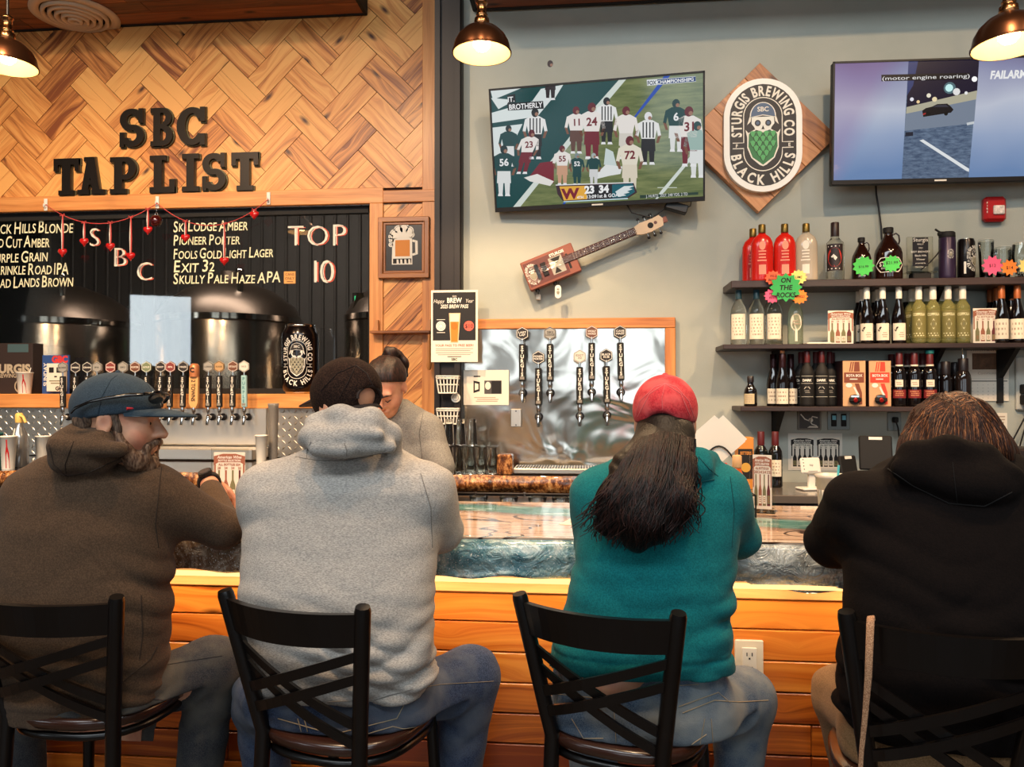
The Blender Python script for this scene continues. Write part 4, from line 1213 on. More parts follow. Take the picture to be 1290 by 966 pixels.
u, v = S2(1154, 108); f.text('FAILARMY', u, v, .040, E((240, 240, 240)), 10, .04, 'l', width=.215, shear=.15)
b = MB(); f.lay(b, X=Matrix.Translation((0, -.0005, 0)) @ Matrix.Rotation(PI / 2, 4, 'X')); b.build('screen', t)
b = MB(); b.tube([at(x, y, 4.27) for x, y in [(1103, 228), (1104, 245), (1107, 262), (1110, 285), (1111, 304)]] + [at(1112, 325, 4.285)], .005, BLACK, 6); tag(b.build('power_cable'), 'black cable running down the wall behind the large growler', 'cable')
# ------------------------------------------------------------------ diamond sign
c = at(956, 174, 4.26)
t = thing('brewery_sign', 'cedar diamond board with an oval white skull and hop emblem', 'sign', (c.x, 4.27, c.z))
b = MB()
hd = 0.405
sd = hd * math.sqrt(2)
for k in range(5):
 wv = sd / 5
 X = Matrix.Rotation(PI / 4 + .012, 4, 'Y')
 b.box((0, 0, -sd / 2 + wv * (k + .5)), (sd, .05, wv - .002), CEDAR, X, ch=.002, grain=0, tone=(.8, .35, .5, .3, .45)[4 - k])
b.build('backing_board', t)
b = MB()
oh = 139 * 4.25 / 970
P = stadium(.335 * oh, .5 * oh, 24)
b.prism(P, .035, mat('sign_white', (232, 230, 224), 0.4), facing((.01, -.025, .0)))
f = Flat(.0006); f.place(0, 0, oh, LOGO, 0); f.lay(b, X=facing((.01, -.0605, .0))); b.build('emblem', t)
# ------------------------------------------------------------------ cigar box guitar
c = at(694, 337, 4.22)
an = math.atan2(24, 61)
t = thing('box_guitar', 'small cigar box guitar hung aslant under the football television', 'guitar', c)
GX = Matrix.Rotation(-an, 4, 'Y')
CIG, CIG2 = mat('cigar_box', (92, 44, 32), 0.4, noise=(9, .25)), mat('cigar_edge', (126, 68, 50), 0.5)
b = MB(); b.box((0, 0, 0), (.30, .055, .165), CIG2, GX, ch=.004)
f = Flat(); f.rect(-.14, -.068, .09, .068, CIG, 1); f.rect(.095, -.05, .108, .035, INK, 2); f.rect(.0, -.05, .075, .045, mat('photo_print', (150, 146, 134), .5), 2); f.poly([(.01, .04), (.04, .0), (.07, .04)], INK, 3); f.poly([(.01, -.045), (.03, -.01), (.05, -.045)], INK, 3)
f.place(-.105, -.002, .135, LOGOW, 0, 2); f.text('STURGIS', .055, .058, .016, LETW, 3, .03)
f.lay(b, X=GX @ facing((0, -.0278, 0))); b.build('body', t)
b = MB()
b.box((.285, -.022, .006), (.42, .022, .042), mat('fretboard', (66, 34, 24), .4), GX, ch=.003); b.box((.4, -.008, .006), (.55, .02, .03), CIG2, GX)
for k in range(15):
 x = .13 + .36 * (1 - .5 ** (k / 9.0)) * 1.55
 if x < .49: b.box((.62 - x, -.0345, .006), (.002, .002, .042), mat('fret_brass', (150, 128, 104), .5), GX)
for x in (.2, .25, .31, .37, .43): b.box((x, -.034, .006), (.006, .003, .006), LETW, GX)
b.build('neck', t)
b = MB(); hp = [(.49, .028), (.53, .038), (.6, .036), (.64, .04), (.655, .015), (.645, -.022), (.57, -.03), (.53, -.026), (.49, -.014)]
b.prism(hp, .02, mat('headstock', (206, 178, 146), .5), GX @ Matrix.Rotation(PI / 2, 4, 'X'), z0=.004)
f = Flat(); f.disc(.58, .004, .016, INK, 1); f.disc(.61, .008, .009, CIG, 1); f.lay(b, X=GX @ facing((0, -.0245, 0)))
b.build('headstock', t)
for x, s in ((.53, 1), (.565, 1), (.6, 1), (.55, -1), (.585, -1), (.62, -1)):
 b = MB(); b.cyl((x, -.012, s * .03 + .004), (x, -.012, s * .052 + .004), .004, CHROME, 8, X=GX); b.ball((x, -.012, s * .057 + .004), (.009, .005, .008), DARKM, 8, 6, X=GX); b.build('tuning_peg', t)
b = MB(); b.box((-.075, -.034, .0), (.022, .012, .082), CHROME, GX, ch=.003); b.box((-.035, -.032, -.0), (.03, .008, .075), DARKM, GX, ch=.002); b.build('bridge', t)
b = MB()
for k in range(4): b.cyl((-.075, -.041, -.012 + .009 * k), (.5, -.037, -.004 + .006 * k), .0008, CHROME, 5, X=GX)
b.build('strings', t)['kind'] = 'stuff'
for x, z in ((-.115, -.098), (-.01, -.096)):
 b = MB(); b.cyl((x, .0, z), (x, .0, z + .022), .012, DARKM, 12, X=GX); b.build('knob', t)
c2 = at(703, 365, 4.2)
t = thing('bottle_opener_tag', 'small oval white tag hanging at the lower edge of the cigar box guitar', 'tag', c2)
b = MB(); b.prism(stadium(.017, .036), .006, LETW, facing((0, .004, -.01))); f = Flat(); f.place(0, 0, .062, LOGOW); f.lay(b, X=facing((0, -.0022, -.01))); b.build('tag_plate', t)
b = MB(); b.tube([(0, .003, .03), (.004, .01, .045), (0, .014, .03)], .0015, DARKM, 5); b.build('ring', t)
for px, py in ((678, 374),):
 c2 = at(px, py, 4.26); o = MB(); o.box((0, .01, .0), (.026, .03, .03), PAPER, ch=.003); o.tube([(0, 0, .015), (.002, -.01, .03), (.0, -.02, .045)], .003, DARKM, 6); tag(o.build('price_tag', loc=c2), 'tiny cream tag dangling below the corner of the cigar box guitar', 'tag')
cx, cz, w_, h_ = pxbox(1240, 247, 1268, 279, 4.26)
t = thing('fire_alarm', 'red fire alarm strobe on the wall above the top shelf', 'fire alarm', (cx, YR, cz))
b = MB(); b.box((0, -.024, 0), (w_, .048, h_), RED, ch=.014); b.build('housing', t)
b = MB(); b.box((.012, -.052, -.008), (w_ * .5, .014, h_ * .36), mat('strobe_lens', (220, 206, 196), 0.15, noise=(60, .4)), ch=.004); b.build('lens', t)
b = MB(); f = Flat(); f.column('FIRE', -w_ * .4, h_ * .3, .010, .016, LETW, 1, .02); f.lay(b, X=facing((0, -.0482, 0))); b.build('lettering', t)
# ------------------------------------------------------------------ bottle shelves
SHELF = wood('shelf_board', (66, 48, 44), (50, 34, 32), (32, 22, 22), rough=0.5, knots=False)
YF = 4.06
def shelf(label, pxl, pxr, y, thick_px, brackets, depth=YR - YF):
 z = at(pxl + 40, y, YF).z
 a, c = at(pxl, y, YF).x, min(at(pxr, y, YF).x, 3.2)
 th = thick_px * .0041
 t = thing('wall_shelf', label, 'shelf', ((a + c) / 2, YF, z), 0, 'dark bottle shelves')
 b = MB(); b.box((0, depth / 2, -th / 2), (c - a, depth, th), SHELF, ch=.003, grain=0, tone=.5); b.build('shelf_board', t)
 for px, L in brackets:
  x = at(px, y, YF + .1).x - (a + c) / 2
  b = MB(); b.box((x, depth - .012, -th - L / 2), (.028, .024, L), SOOT, ch=.002)
  b.prism([(0, 0), (.17, 0), (0, -.15)], .024, SOOT, Matrix.Translation((x, depth - .02, -th)) @ Matrix.Rotation(-PI / 2, 4, 'Z') @ Matrix.Rotation(PI / 2, 4, 'X'), z0=-.012)
  b.build('bracket', t)
 return z
Z1 = shelf('top dark shelf carrying growlers, liqueurs and price-tagged glasses', 921, 1330, 353, 9, [(1182, .16), (1276, .16)])
Z2 = shelf('middle dark shelf carrying clear spirits and white-capped wine', 911, 1330, 433.5, 6, [(983, .12), (1183, .14), (1276, .28)])
Z3 = shelf('lowest dark shelf carrying the two boxed wines', 933, 1226, 512, 6, [(983, .26)])
GREENG, CLEARG = mat('bottle_black_glass', (16, 10, 10), 0.08, coat=.4), mat('bottle_clear_glass', (238, 240, 236), 0.04, trans=1.0, ior=1.33)
AMBG = mat('growler_amber', (34, 14, 8), 0.07, coat=.5)
WWINE = mat('white_wine_glass', (196, 190, 120), 0.05, trans=.75, ior=1.33)
REDLIQ = mat('red_liqueur', (226, 36, 22), 0.22, trans=.25, coat=.3)
PALELIQ = mat('pale_liqueur', (226, 208, 182), 0.2, trans=.45, coat=.3)
PR = {
 'bordeaux': [(.10, 0), (.124, .01), (.126, .05), (.126, .60), (.118, .66), (.085, .72), (.055, .76), (.048, .80), (.046, .985), (.04, 1.0)],
 'burgundy': [(.115, 0), (.136, .012), (.138, .05), (.138, .42), (.125, .52), (.09, .64), (.062, .74), (.05, .82), (.046, .98), (.04, 1.0)],
 'vodka': [(.09, 0), (.105, .012), (.107, .05), (.107, .60), (.098, .66), (.07, .70), (.052, .735), (.045, .76), (.043, .985), (.04, 1.0)],
 'round': [(.14, 0), (.165, .012), (.17, .05), (.17, .56), (.155, .66), (.11, .75), (.07, .81), (.055, .85), (.055, .99), (.05, 1.0)],
 'oblong': [(.17, 0), (.185, .012), (.188, .05), (.188, .60), (.18, .68), (.145, .77), (.09, .82), (.065, .835), (.06, .86), (.06, .99), (.05, 1.0)],
 'squat': [(.2, 0), (.24, .015), (.245, .05), (.245, .45), (.22, .56), (.14, .68), (.11, .74), (.11, .97), (.1, 1.0)],
 'cab': [(.13, 0), (.15, .012), (.153, .05), (.15, .55), (.142, .63), (.1, .72), (.06, .77), (.052, .82), (.05, .985), (.045, 1.0)],
}
def scribble(f, x0, x1, y0, y1, n, m, lv=1, seed=1):
 r_ = random.Random(seed)
 for k in range(n):
  y = y1 - (y1 - y0) * (k + .5) / n
  a = x0 + (x1 - x0) * r_.uniform(0, .18); c = x1 - (x1 - x0) * r_.uniform(0, .18)
  f.rect(a, y - (y1 - y0) / n * .22, c, y + (y1 - y0) / n * .22, m, lv, 3)
def bottle(name, label, cat, group, prof, H, glass, cap=None, lab=None, flat=1.0, foil=None, rscale=1.0, level=None):
 """cap=(z0, material), lab=(z0, z1, half-angle, paper material, artist(f, w, h))"""
 t = thing(name, label, cat, (0, 0, 0), 0, group)
 P = [(r * H * rscale, z * H) for r, z in PR[prof]]
 SX = Matrix.Diagonal((1, flat, 1, 1))
 b = MB(); b.lathe(P, glass, 22, X=SX); b.build('bottle_body', t)
 if cap:
  z0, cm, ex = cap
  rr = max(np.interp(z0, [p[1] for p in PR[prof]], [p[0] for p in PR[prof]]), PR[prof][-2][0]) * H * rscale * ex
  b = MB(); b.lathe([(rr, z0 * H), (rr * 1.02, z0 * H + .004), (rr * .98, H * 1.0), (rr * .9, H * 1.008), (1e-5, H * 1.008)], cm, 18); b.build('cap', t)
 if lab:
  z0, z1, ha, pm, art = lab
  r_ = float(np.interp((z0 + z1) / 2, [p[1] for p in PR[prof]], [p[0] for p in PR[prof]])) * H * rscale + .0006
  f = Flat(.0005); wv = r_ * ha; h_ = (z1 - z0) * H
  if pm: f.rect(-wv, 0, wv, h_, pm, 0, 12)
  if art: art(f, wv, h_)
  b = MB(); f.lay(b, fn=lambda u, v, d: (lambda q: (q[0], q[1] * flat - (.0004 if flat < 1 else 0), q[2]))(on_cyl(r_, z0 * H)(u, v, d))); b.build('label', t)
 return t
def setb(proto, items, labels, first=[None]):
 """first item takes the prototype itself, the rest are copies"""
 for i, ((px, Y, z), lb) in enumerate(zip(items, labels)):
  x = at(px, 430, Y).x
  rz = math.atan2(-x, Y) * .0 + random.uniform(-.12, .12) - math.atan2(x, Y) * .9
  if i == 0: proto.location = (x, Y, z); proto.rotation_euler = (0, 0, rz); proto['label'] = lb
  else: dup(proto, (x, Y, z), rz, lb)
def hgt(px, ytop, Y, z): return at(px, ytop, Y).z - z
def art_red(m):
 def fn(f, w, h):
  f.disc(0, h * .84, w * .38, m, 1, h * .13); scribble(f, -w * .6, w * .6, h * .36, h * .72, 4, m, 1, 5); f.rect(-w * .42, 0, w * .42, h * .28, m, 1, 4)
 return fn
H = hgt(989, 283, 4.12, Z1)
GOLDCAP = mat('gold_cap', (120, 96, 44), .35, .7)
p = bottle('liqueur_bottle', '', 'bottle', 'liqueur bottles on the top shelf', 'oblong', H, REDLIQ, (.86, GOLDCAP, 1.04), (.12, .72, .75, None, art_red(mat('pink_print', (240, 150, 120), .6))), flat=.55)
setb(p, [(989, 4.12, Z1), (960.5, 4.12, Z1), (949, 4.22, Z1)], ['red liqueur bottle with gold cap beside the clear one on the top shelf', 'red liqueur bottle with gold cap second in front at the top shelf end', 'red liqueur bottle half hidden at the very end of the top shelf'])
p = bottle('liqueur_bottle', '', 'bottle', 'liqueur bottles on the top shelf', 'oblong', H, PALELIQ, (.86, GOLDCAP, 1.04), (.12, .72, .75, None, art_red(mat('pale_print', (236, 226, 208), .6))), flat=.55)
setb(p, [(1016, 4.12, Z1)], ['pale clear liqueur bottle with gold cap next to the red ones'])
def art_vodka(f, w, h):
 f.rect(-w, 0, w, h, mat('vodka_black', (40, 26, 26), .5), 0, 12); f.disc(0, h * .5, w * .8, mat('vodka_red', (196, 48, 38), .5), 1, h * .36); f.poly([(-w * .4, h * .52), (-w * .1, h * .62), (w * .3, h * .48), (w * .1, h * .38)], LETW, 2); scribble(f, -w * .8, w * .8, h * .86, h * .96, 1, LETW, 1); scribble(f, -w * .8, w * .8, h * .03, h * .12, 1, LETW, 1)
p = bottle('vodka_bottle', '', 'bottle', None, 'vodka', hgt(1052.5, 281, 4.12, Z1), CLEARG, (.765, mat('vodka_neck', (44, 26, 22), .4), 1.12), (.16, .62, 1.0, None, art_vodka), rscale=1.38)
setb(p, [(1052.5, 4.12, Z1)], ['clear spirit bottle with dark neck and round red label on the top shelf'])
STARG, STARP, STARO, STARY, STARR = [mat('star_' + n, c, .7) for n, c in (('green', (70, 190, 80)), ('pink', (240, 92, 130)), ('orange', (246, 132, 48)), ('yellow', (240, 214, 120)), ('red', (240, 104, 66)))]
STARD = mat('star_deep_green', (52, 168, 84), .7)
def growler(px, x0, x1, ytop, lab, big):
 Hh = hgt(px, ytop, 4.12, Z1)
 wd = (at(x1, 340, 4.12).x - at(x0, 340, 4.12).x)
 r_ = wd / 2
 t = thing('growler', lab, 'growler', (at(px, 340, 4.12).x, 4.14, Z1), 0, 'amber growlers on the top shelf')
 t.rotation_euler = (0, 0, -.25)
 b = MB(); b.lathe([(r_ * .9, 0), (r_ * .99, .006), (r_, .015), (r_, Hh * .5), (r_ * .93, Hh * .58), (r_ * .62, Hh * .72), (r_ * .36, Hh * .82), (r_ * .3, Hh * .86), (r_ * .3, Hh * .90), (r_ * .36, Hh * .91), (r_ * .36, Hh)], AMBG, 28); b.build('jug', t)
 b = MB(); b.lathe([(r_ * .37, Hh * .9), (r_ * .38, Hh * .99), (r_ * .3, Hh * 1.0), (1e-5, Hh * 1.0)], SOOT, 18); b.build('cap', t)
 b = MB(); b.tube([(r_ * .3, 0, Hh * .86), (r_ * .55, 0, Hh * .885), (r_ * .74, 0, Hh * .84), (r_ * .78, 0, Hh * .74), (r_ * .68, 0, Hh * .64)], r_ * .085, AMBG, 8, flat=.7); b.build('handle', t)
 f = Flat(.0006)
 fn = on_cyl(r_ + .0008, 0)
 if big:
  hexp = lambda k: [(-r_ * 1.15 * k, Hh * .27), (-r_ * .7 * k, Hh * (.27 - .13 * k)), (r_ * .7 * k, Hh * (.27 - .13 * k)), (r_ * 1.15 * k, Hh * .27), (r_ * .7 * k, Hh * (.27 + .14 * k)), (-r_ * .7 * k, Hh * (.27 + .14 * k))]
  def strip(k, m_, lv):
   n = 14
   for i in range(n):
    a, c = -r_ * 1.15 * k + 2.3 * r_ * k * i / n, -r_ * 1.15 * k + 2.3 * r_ * k * (i + 1) / n
    hh = lambda x: Hh * .14 * k * max(0, min(1, (r_ * 1.15 * k - abs(x)) / (r_ * .45 * k)))
    f.poly([(a, Hh * .27 - hh(a)), (c, Hh * .27 - hh(c)), (c, Hh * .27 + hh(c)), (a, Hh * .27 + hh(a))], m_, lv)
  strip(1.0, LETW, 0); strip(.9, AMBG, 1); f.text('STURGIS', 0, Hh * .29, Hh * .085, LETW, 2, .03, width=r_ * 1.5); f.text('BREWING CO', 0, Hh * .21, Hh * .035, LETW, 2, .02)
 else:
  f.text('STURGIS', 0, Hh * .47, Hh * .06, LETW, 1, .02, width=r_ * .9); scribble(f, -r_ * .4, r_ * .4, Hh * .08, Hh * .14, 2, LETW)
 b = MB(); f.lay(b, fn=fn); b.build('label', t)
 f = Flat(.0006); f.star(r_ * .12, Hh * (.31 if not big else .28), Hh * (.235 if not big else .165), Hh * (.185 if not big else .125), 11, STARG, 4); f.text('$16.99' if not big else '$21.99', r_ * .12, Hh * .3, Hh * .055, INK, 5, .01)
 b = MB(); f.lay(b, X=facing((0, -r_ - .003, 0))); b.build('price_star', t)
growler(1087, 1075.5, 1099.5, 298.5, 'small amber growler with green price star on the top shelf', False)
growler(1121, 1104, 1138.5, 286, 'large amber growler with oval emblem under a green price star', True)
cx, cz, w_, h_ = pxbox(1144.5, 291, 1177, 338, 4.12)
t = thing('award_plaque', 'clear acrylic award with black plate standing on the top shelf', 'plaque', (cx, 4.14, Z1))
b = MB(); b.box((0, 0, .035 + h_ / 2), (w_, .012, h_), glassy('acrylic', (250, 250, 246)), ch=.002); b.build('acrylic_panel', t)
b = MB(); b.box((0, -.008, .04 + h_ * .56), (w_ * .6, .003, h_ * .78), mat('plate_black', (30, 26, 28), .3))
f = Flat()
for k, (s_, hh) in enumerate([('Sturgis', .020), ('RALLY', .008), ('2021', .008), ('BEST BREWERY', .010), ('Black Hills', .010), ('Winner', .010), ('presented by', .007), ('City of Sturgis', .007)]): f.text(s_, 0, h_ * .34 - k * .0195 + (.004 if k == 0 else 0), hh, LETW, 1, .0)
f.lay(b, X=facing((0, -.0098, .04 + h_ * .53))); b.build('plate', t)
b = MB(); b.box((0, -.0, .018), (w_ * .7, .06, .036), SOOT, ch=.004); b.box((.0, 0, .038), (w_ * 1.12, .07, .006), glassy('acrylic', (250, 250, 246))); b.build('stand', t)
b = MB(); b.tube([(at(1160, 340, 4.09)), (at(1172, 330, 4.09)), (at(1181, 320, 4.1)), at(1186, 312, 4.12)], .0035, SOOT, 6); tag(b.build('pen'), 'dark pen leaning between the acrylic award and the drink bottle', 'pen')
Hh = hgt(1194, 292, 4.12, Z1)
t = thing('drink_bottle', 'dark purple metal drink bottle with a flip spout on the top shelf', 'bottle', (at(1194.5, 340, 4.12).x, 4.13, Z1))
PURP = mat('purple_metal', (48, 34, 58), 0.35, .3)
b = MB(); b.lathe([(.036, 0), (.039, .005), (.0395, .02), (.0395, Hh * .86), (.036, Hh * .88)], PURP, 24); b.build('flask', t)
b = MB(); b.lathe([(.0365, Hh * .87), (.0385, Hh * .89), (.038, Hh * .98), (.033, Hh), (1e-5, Hh)], SOOT, 24); b.box((-.028, -.0, Hh * .97), (.03, .03, .02), SOOT, ch=.004); b.tube([(-.03, 0, Hh * .99), (-.045, 0, Hh * 1.03), (-.058, 0, Hh * 1.07)], .005, SOOT, 6); b.build('lid', t)
b = MB(); f = Flat(); f.place(0, Hh * .52, .055, LOGOW); f.lay(b, fn=on_cyl(.0402)); b.build('emblem', t)
Hh = hgt(1218, 301, 4.12, Z1)
t = thing('tall_can', 'black beer can with white emblem standing on the top shelf', 'can', (at(1218.5, 340, 4.12).x, 4.13, Z1), .3)
r_ = (at(1229, 320, 4.12).x - at(1208, 320, 4.12).x) / 2
b = MB(); b.lathe([(r_ * .75, 0), (r_ * .86, .004), (r_, .016), (r_, Hh * .93), (r_ * .9, Hh * .97), (r_ * .88, Hh)], mat('can_black', (24, 18, 18), .25, .4), 26, close=False); b.build('can_body', t)
b = MB(); b.lathe([(r_ * .86, Hh * .985), (r_ * .9, Hh), (r_ * .86, Hh * 1.003), (r_ * .8, Hh * .985), (1e-5, Hh * .985)], CHROME, 26, close=False); b.lathe([(1e-5, .0015), (r_ * .75, .0)], CHROME, 20, close=False); b.build('can_end', t)
b = MB(); f = Flat(); f.place(r_ * .35, Hh * .5, Hh * .74, LOGOW); f.rect(-r_ * 1.0, Hh * .12, -r_ * .75, Hh * .42, LETW, 1, 2); f.lay(b, fn=on_cyl(r_ + .0005)); b.build('label', t)
THIN = glassy('thin_glass', (244, 246, 244), .02, 1.5)
def tumbler(px, x0, x1, ytop, lab, star, price, stem=False):
 Hh = hgt(px, ytop, 4.12, Z1); r_ = (at(x1, 330, 4.12).x - at(x0, 330, 4.12).x) / 2
 t = thing('beer_glass', lab, 'glass', (at(px, 340, 4.12).x, 4.13, Z1), 0, 'price-tagged glasses on the top shelf')
 b = MB()
 if stem: pr = [(r_ * .7, 0), (r_ * .7, .004), (r_ * .15, .012), (r_ * .12, Hh * .18), (r_ * .5, Hh * .28), (r_, Hh * .55), (r_ * .98, Hh * .7), (r_ * .8, Hh)]
 else: pr = [(r_ * .78, 0), (r_ * .8, .002), (r_ * .86, Hh * .3), (r_ * .97, Hh * .8), (r_, Hh)]
 b.lathe(pr, THIN, 24, close=False); b.lathe([(r - .0025, z + (.012 if i == 0 else 0)) for i, (r, z) in enumerate(pr) if r > r_ * .3], THIN, 24, close=False)
 b.lathe([(1e-5, 0), (pr[0][0], 0)], CLEARG, 20, close=False); b.lathe([(r_ * .98 if not stem else r_ * .79, Hh), (r_ if not stem else r_ * .81, Hh + .0015)], LETW, 24, close=False); b.build('glass', t)
 b = MB(); f = Flat(); f.star(.012, Hh * .32, Hh * .27, Hh * .19, 10, star, 1); f.text(price, .012, Hh * .32, .016, INK, 2, .01); f.lay(b, X=facing((0, -r_ - .001, 0))); b.build('price_star', t)
tumbler(1243.5, 1234, 1253, 302, 'straight clear glass with a pink price star on the top shelf', STARP, '$12')
tumbler(1264.5, 1254.5, 1275, 311, 'wide clear glass with an orange price star on the top shelf', STARO, '$14')
tumbler(1287, 1276, 1298, 306, 'stemmed clear glass with a yellow price star at the photo edge', STARY, '$15', True)
for px, py, r_, m_, txts, lab in ((990, 362, 18, STARD, ['ON', 'THE', 'ROCKS'], 'large green paper starburst reading ON THE ROCKS'), (974, 350, 9.5, STARR, ['WILD', 'BERRY'], 'red orange paper starburst above the pink one'), (1006, 349, 9.5, STARY, ['LIME'], 'pale yellow paper starburst beside the large green one'), (973, 372.5, 9.5, STARP, ['PINK', 'WHIT'], 'pink paper starburst below the red orange one'), (1007, 373.5, 9.5, STARO, ['MANGO'], 'orange paper starburst below the pale yellow one')):
 Yp = 4.030 if r_ > 10 else 4.040
 R_ = r_ * .00415
 f = Flat(.0005); b = MB()
 P = []
 for i in range(24): a = 2 * PI * i / 24; rr = R_ * (1.0 if i % 2 == 0 else .78); P.append((rr * 1.1 * math.cos(a), rr * math.sin(a)))
 b.prism(P, .0012, m_, Matrix.Rotation(PI / 2, 4, 'X'))
 for k, s_ in enumerate(txts): f.text(s_, 0, R_ * (.28 * (len(txts) - 1) - .56 * k) * .9, R_ * .34, INK, 4, .03 if r_ > 10 else .01, shear=.15, width=R_ * (1.3 if len(s_) > 4 else .9 if len(s_) > 2 else .7))
 f.lay(b, X=Matrix.Rotation(PI / 2, 4, 'X'))
 tag(b.build('paper_starburst', loc=at(px, py, Yp)), lab, 'price sign', 'paper starbursts on the shelf edge')
TEAL_CAP, WCAP, OCAP, RCAP, BCAP = mat('teal_cap', (30, 62, 72), .4), mat('white_cap', (226, 218, 202), .45), mat('copper_cap', (176, 96, 50), .4, .3), mat('maroon_cap', (84, 24, 26), .4), mat('black_cap', (28, 20, 22), .4)
def art_plain(n=5, seed=1, m_=None):
 return lambda f, w, h: scribble(f, -w * .75, w * .75, h * .12, h * .88, n, m_ or mat('faint_print', (170, 150, 130), .8), 1, seed)
H = hgt(942, 366, 4.12, Z2)
SPIRIT = bottle('spirit_bottle', '', 'bottle', 'clear spirits on the middle shelf', 'round', H, CLEARG, (.84, TEAL_CAP, 1.15), (.10, .56, .95, CREAM, art_plain(6, 3)), rscale=.86)
setb(SPIRIT, [(930.5, 4.12, Z2), (953, 4.12, Z2), (975.5, 4.12, Z2), (970, 4.215, Z2)], ['clear spirit bottle with teal cap at the middle shelf end', 'clear spirit bottle with teal cap second from the middle shelf end', 'clear spirit bottle with cream label right under the starbursts', 'clear spirit bottle standing behind the ones under the starbursts'])
def art_round(f, w, h): f.disc(0, h * .66, w * .78, CREAM, 1, h * .30); scribble(f, -w * .45, w * .45, h * .55, h * .75, 2, mat('faint_print', (170, 150, 130), .8), 2); f.rect(-w * .16, 0, w * .16, h * .38, CREAM, 1, 3)
p = bottle('spirit_bottle', '', 'bottle', 'clear spirits on the middle shelf', 'round', hgt(1002, 370, 4.12, Z2), mat('green_tint_glass', (200, 212, 190), .04, trans=.9, ior=1.33), (.84, BCAP, 1.1), (.06, .62, .95, None, art_round), rscale=.86)
setb(p, [(1002, 4.12, Z2)], ['clear spirit bottle with round white label on the middle shelf'])
BROWNP = mat('menu_brown', (150, 92, 70), .8); OLIVE = mat('menu_olive', (116, 112, 78), .8)
def menu_art(w_, h_, dark=False):
 f = Flat()
 hd = INK if dark else BROWNP
 f.poly([(-w_ * .5, h_ * .42), (-w_ * .2, h_ * .47), (w_ * .2, h_ * .47), (w_ * .5, h_ * .42), (w_ * .5, h_ * .24), (w_ * .35, h_ * .30), (-w_ * .35, h_ * .30), (-w_ * .5, h_ * .24)], hd, 1)
 f.text('American Wine', 0, h_ * .405, h_ * .06, LETW, 2, .02, width=w_ * .78, shear=.2); f.text('BOTTLE SELECTION', 0, h_ * .335, h_ * .04, LETW, 2, .03, width=w_ * .72); f.text('ALL BOTTLES $24', 0, h_ * .255, h_ * .045, hd, 2, .03, width=w_ * .7)
 for sx in (-1, 1): f.rect(sx * w_ * .46 - w_ * .025, -h_ * .1, sx * w_ * .46 + w_ * .025, h_ * .26, hd, 1)
 for k in range(4):
  x = (-.33 + .22 * k) * w_
  c = (OLIVE, BROWNP, OLIVE, mat('menu_maroon', (92, 38, 40), .8))[k] if not dark else INK
  f.text(str((28, 24, 24, 22)[k]), x, h_ * .185, h_ * .05, hd, 2, .02)
  f.rect(x - w_ * .03, -h_ * .05, x + w_ * .03, h_ * .14, c, 1); f.poly([(x - w_ * .03, -h_ * .05), (x + w_ * .03, -h_ * .05), (x + w_ * .085, -h_ * .16), (x - w_ * .085, -h_ * .16)], c, 1); f.rect(x - w_ * .085, -h_ * .44, x + w_ * .085, -h_ * .16, c, 1)
  f.rect(x - w_ * .07, -h_ * .40, x + w_ * .07, -h_ * .25, CREAM if k % 3 else OLIVE, 3); scribble(f, x - w_ * .05, x + w_ * .05, -h_ * .38, -h_ * .27, 3, hd, 4, k)
 return f
def menu_card(label, x0, x1, y0, y1, Y, z=None, rz=0.0, acrylic=False, dark=False):
 cx, cz, w_, h_ = pxbox(x0, y0, x1, y1, Y)
 zz = cz - h_ / 2 if z is None else z
 t = thing('menu_card', label, 'menu', (cx, Y, zz), rz, 'wine menu cards')
 hh = cz + h_ / 2 - zz
 pad = .012 if acrylic else 0
 b = MB(); b.box((0, .001, hh / 2), (w_ - 2 * pad, .002, hh - 2.5 * pad), PAPER); menu_art(w_ - 2 * pad, hh - 2.5 * pad, dark).lay(b, X=facing((0, -.0003, hh / 2))); b.build('printed_card', t)
 b = MB()
 if acrylic:
  b.box((0, .005, hh / 2), (w_, .002, hh), glassy('acrylic', (250, 250, 246))); b.box((0, .03, .002), (w_, .09, .004), glassy('acrylic', (250, 250, 246))); b.build('acrylic_stand', t)
 else:
  b.prism([(0, 0), (.05, 0), (0, hh * .8)], .004, PAPER, Matrix.Translation((0, .003, 0)) @ Matrix.Rotation(PI / 2, 4, 'Z') @ Matrix.Rotation(PI / 2, 4, 'X'), z0=-.002); b.build('easel', t)
 return t
menu_card('wine menu card between the clear spirits and white-capped red wine', 1043, 1075, 391, 431, 4.14, Z2)
menu_card('wine menu card beside the pale white wines on the middle shelf', 1226, 1257, 388, 429.5, 4.1, Z2)
o = MB(); o.box((0, 0, .004), (.12, .11, .006), CREAM, ch=.001); o.box((.01, .01, .009), (.11, .10, .003), PAPER); tag(o.build('booklet', loc=(at(1030, 432, 4.1).x, 4.13, Z2)), 'cream booklet lying flat at the middle shelf edge', 'booklet')
def art_bird(f, w, h): f.poly([(-w * .7, h * .6), (-w * .35, h * .8), (-w * .1, h * .78), (-w * .3, h * .66), (-w * .5, h * .5)], INK, 1); scribble(f, -w * .1, w * .7, h * .15, h * .5, 3, mat('faint_print', (170, 150, 130), .8), 1, 2)
H = hgt(1112, 363, 4.12, Z2)
p = bottle('red_wine_bottle', '', 'bottle', 'white-capped red wine on the middle shelf', 'burgundy', H, GREENG, (.80, WCAP, 1.14), (.06, .36, .95, CREAM, art_bird), rscale=.88)
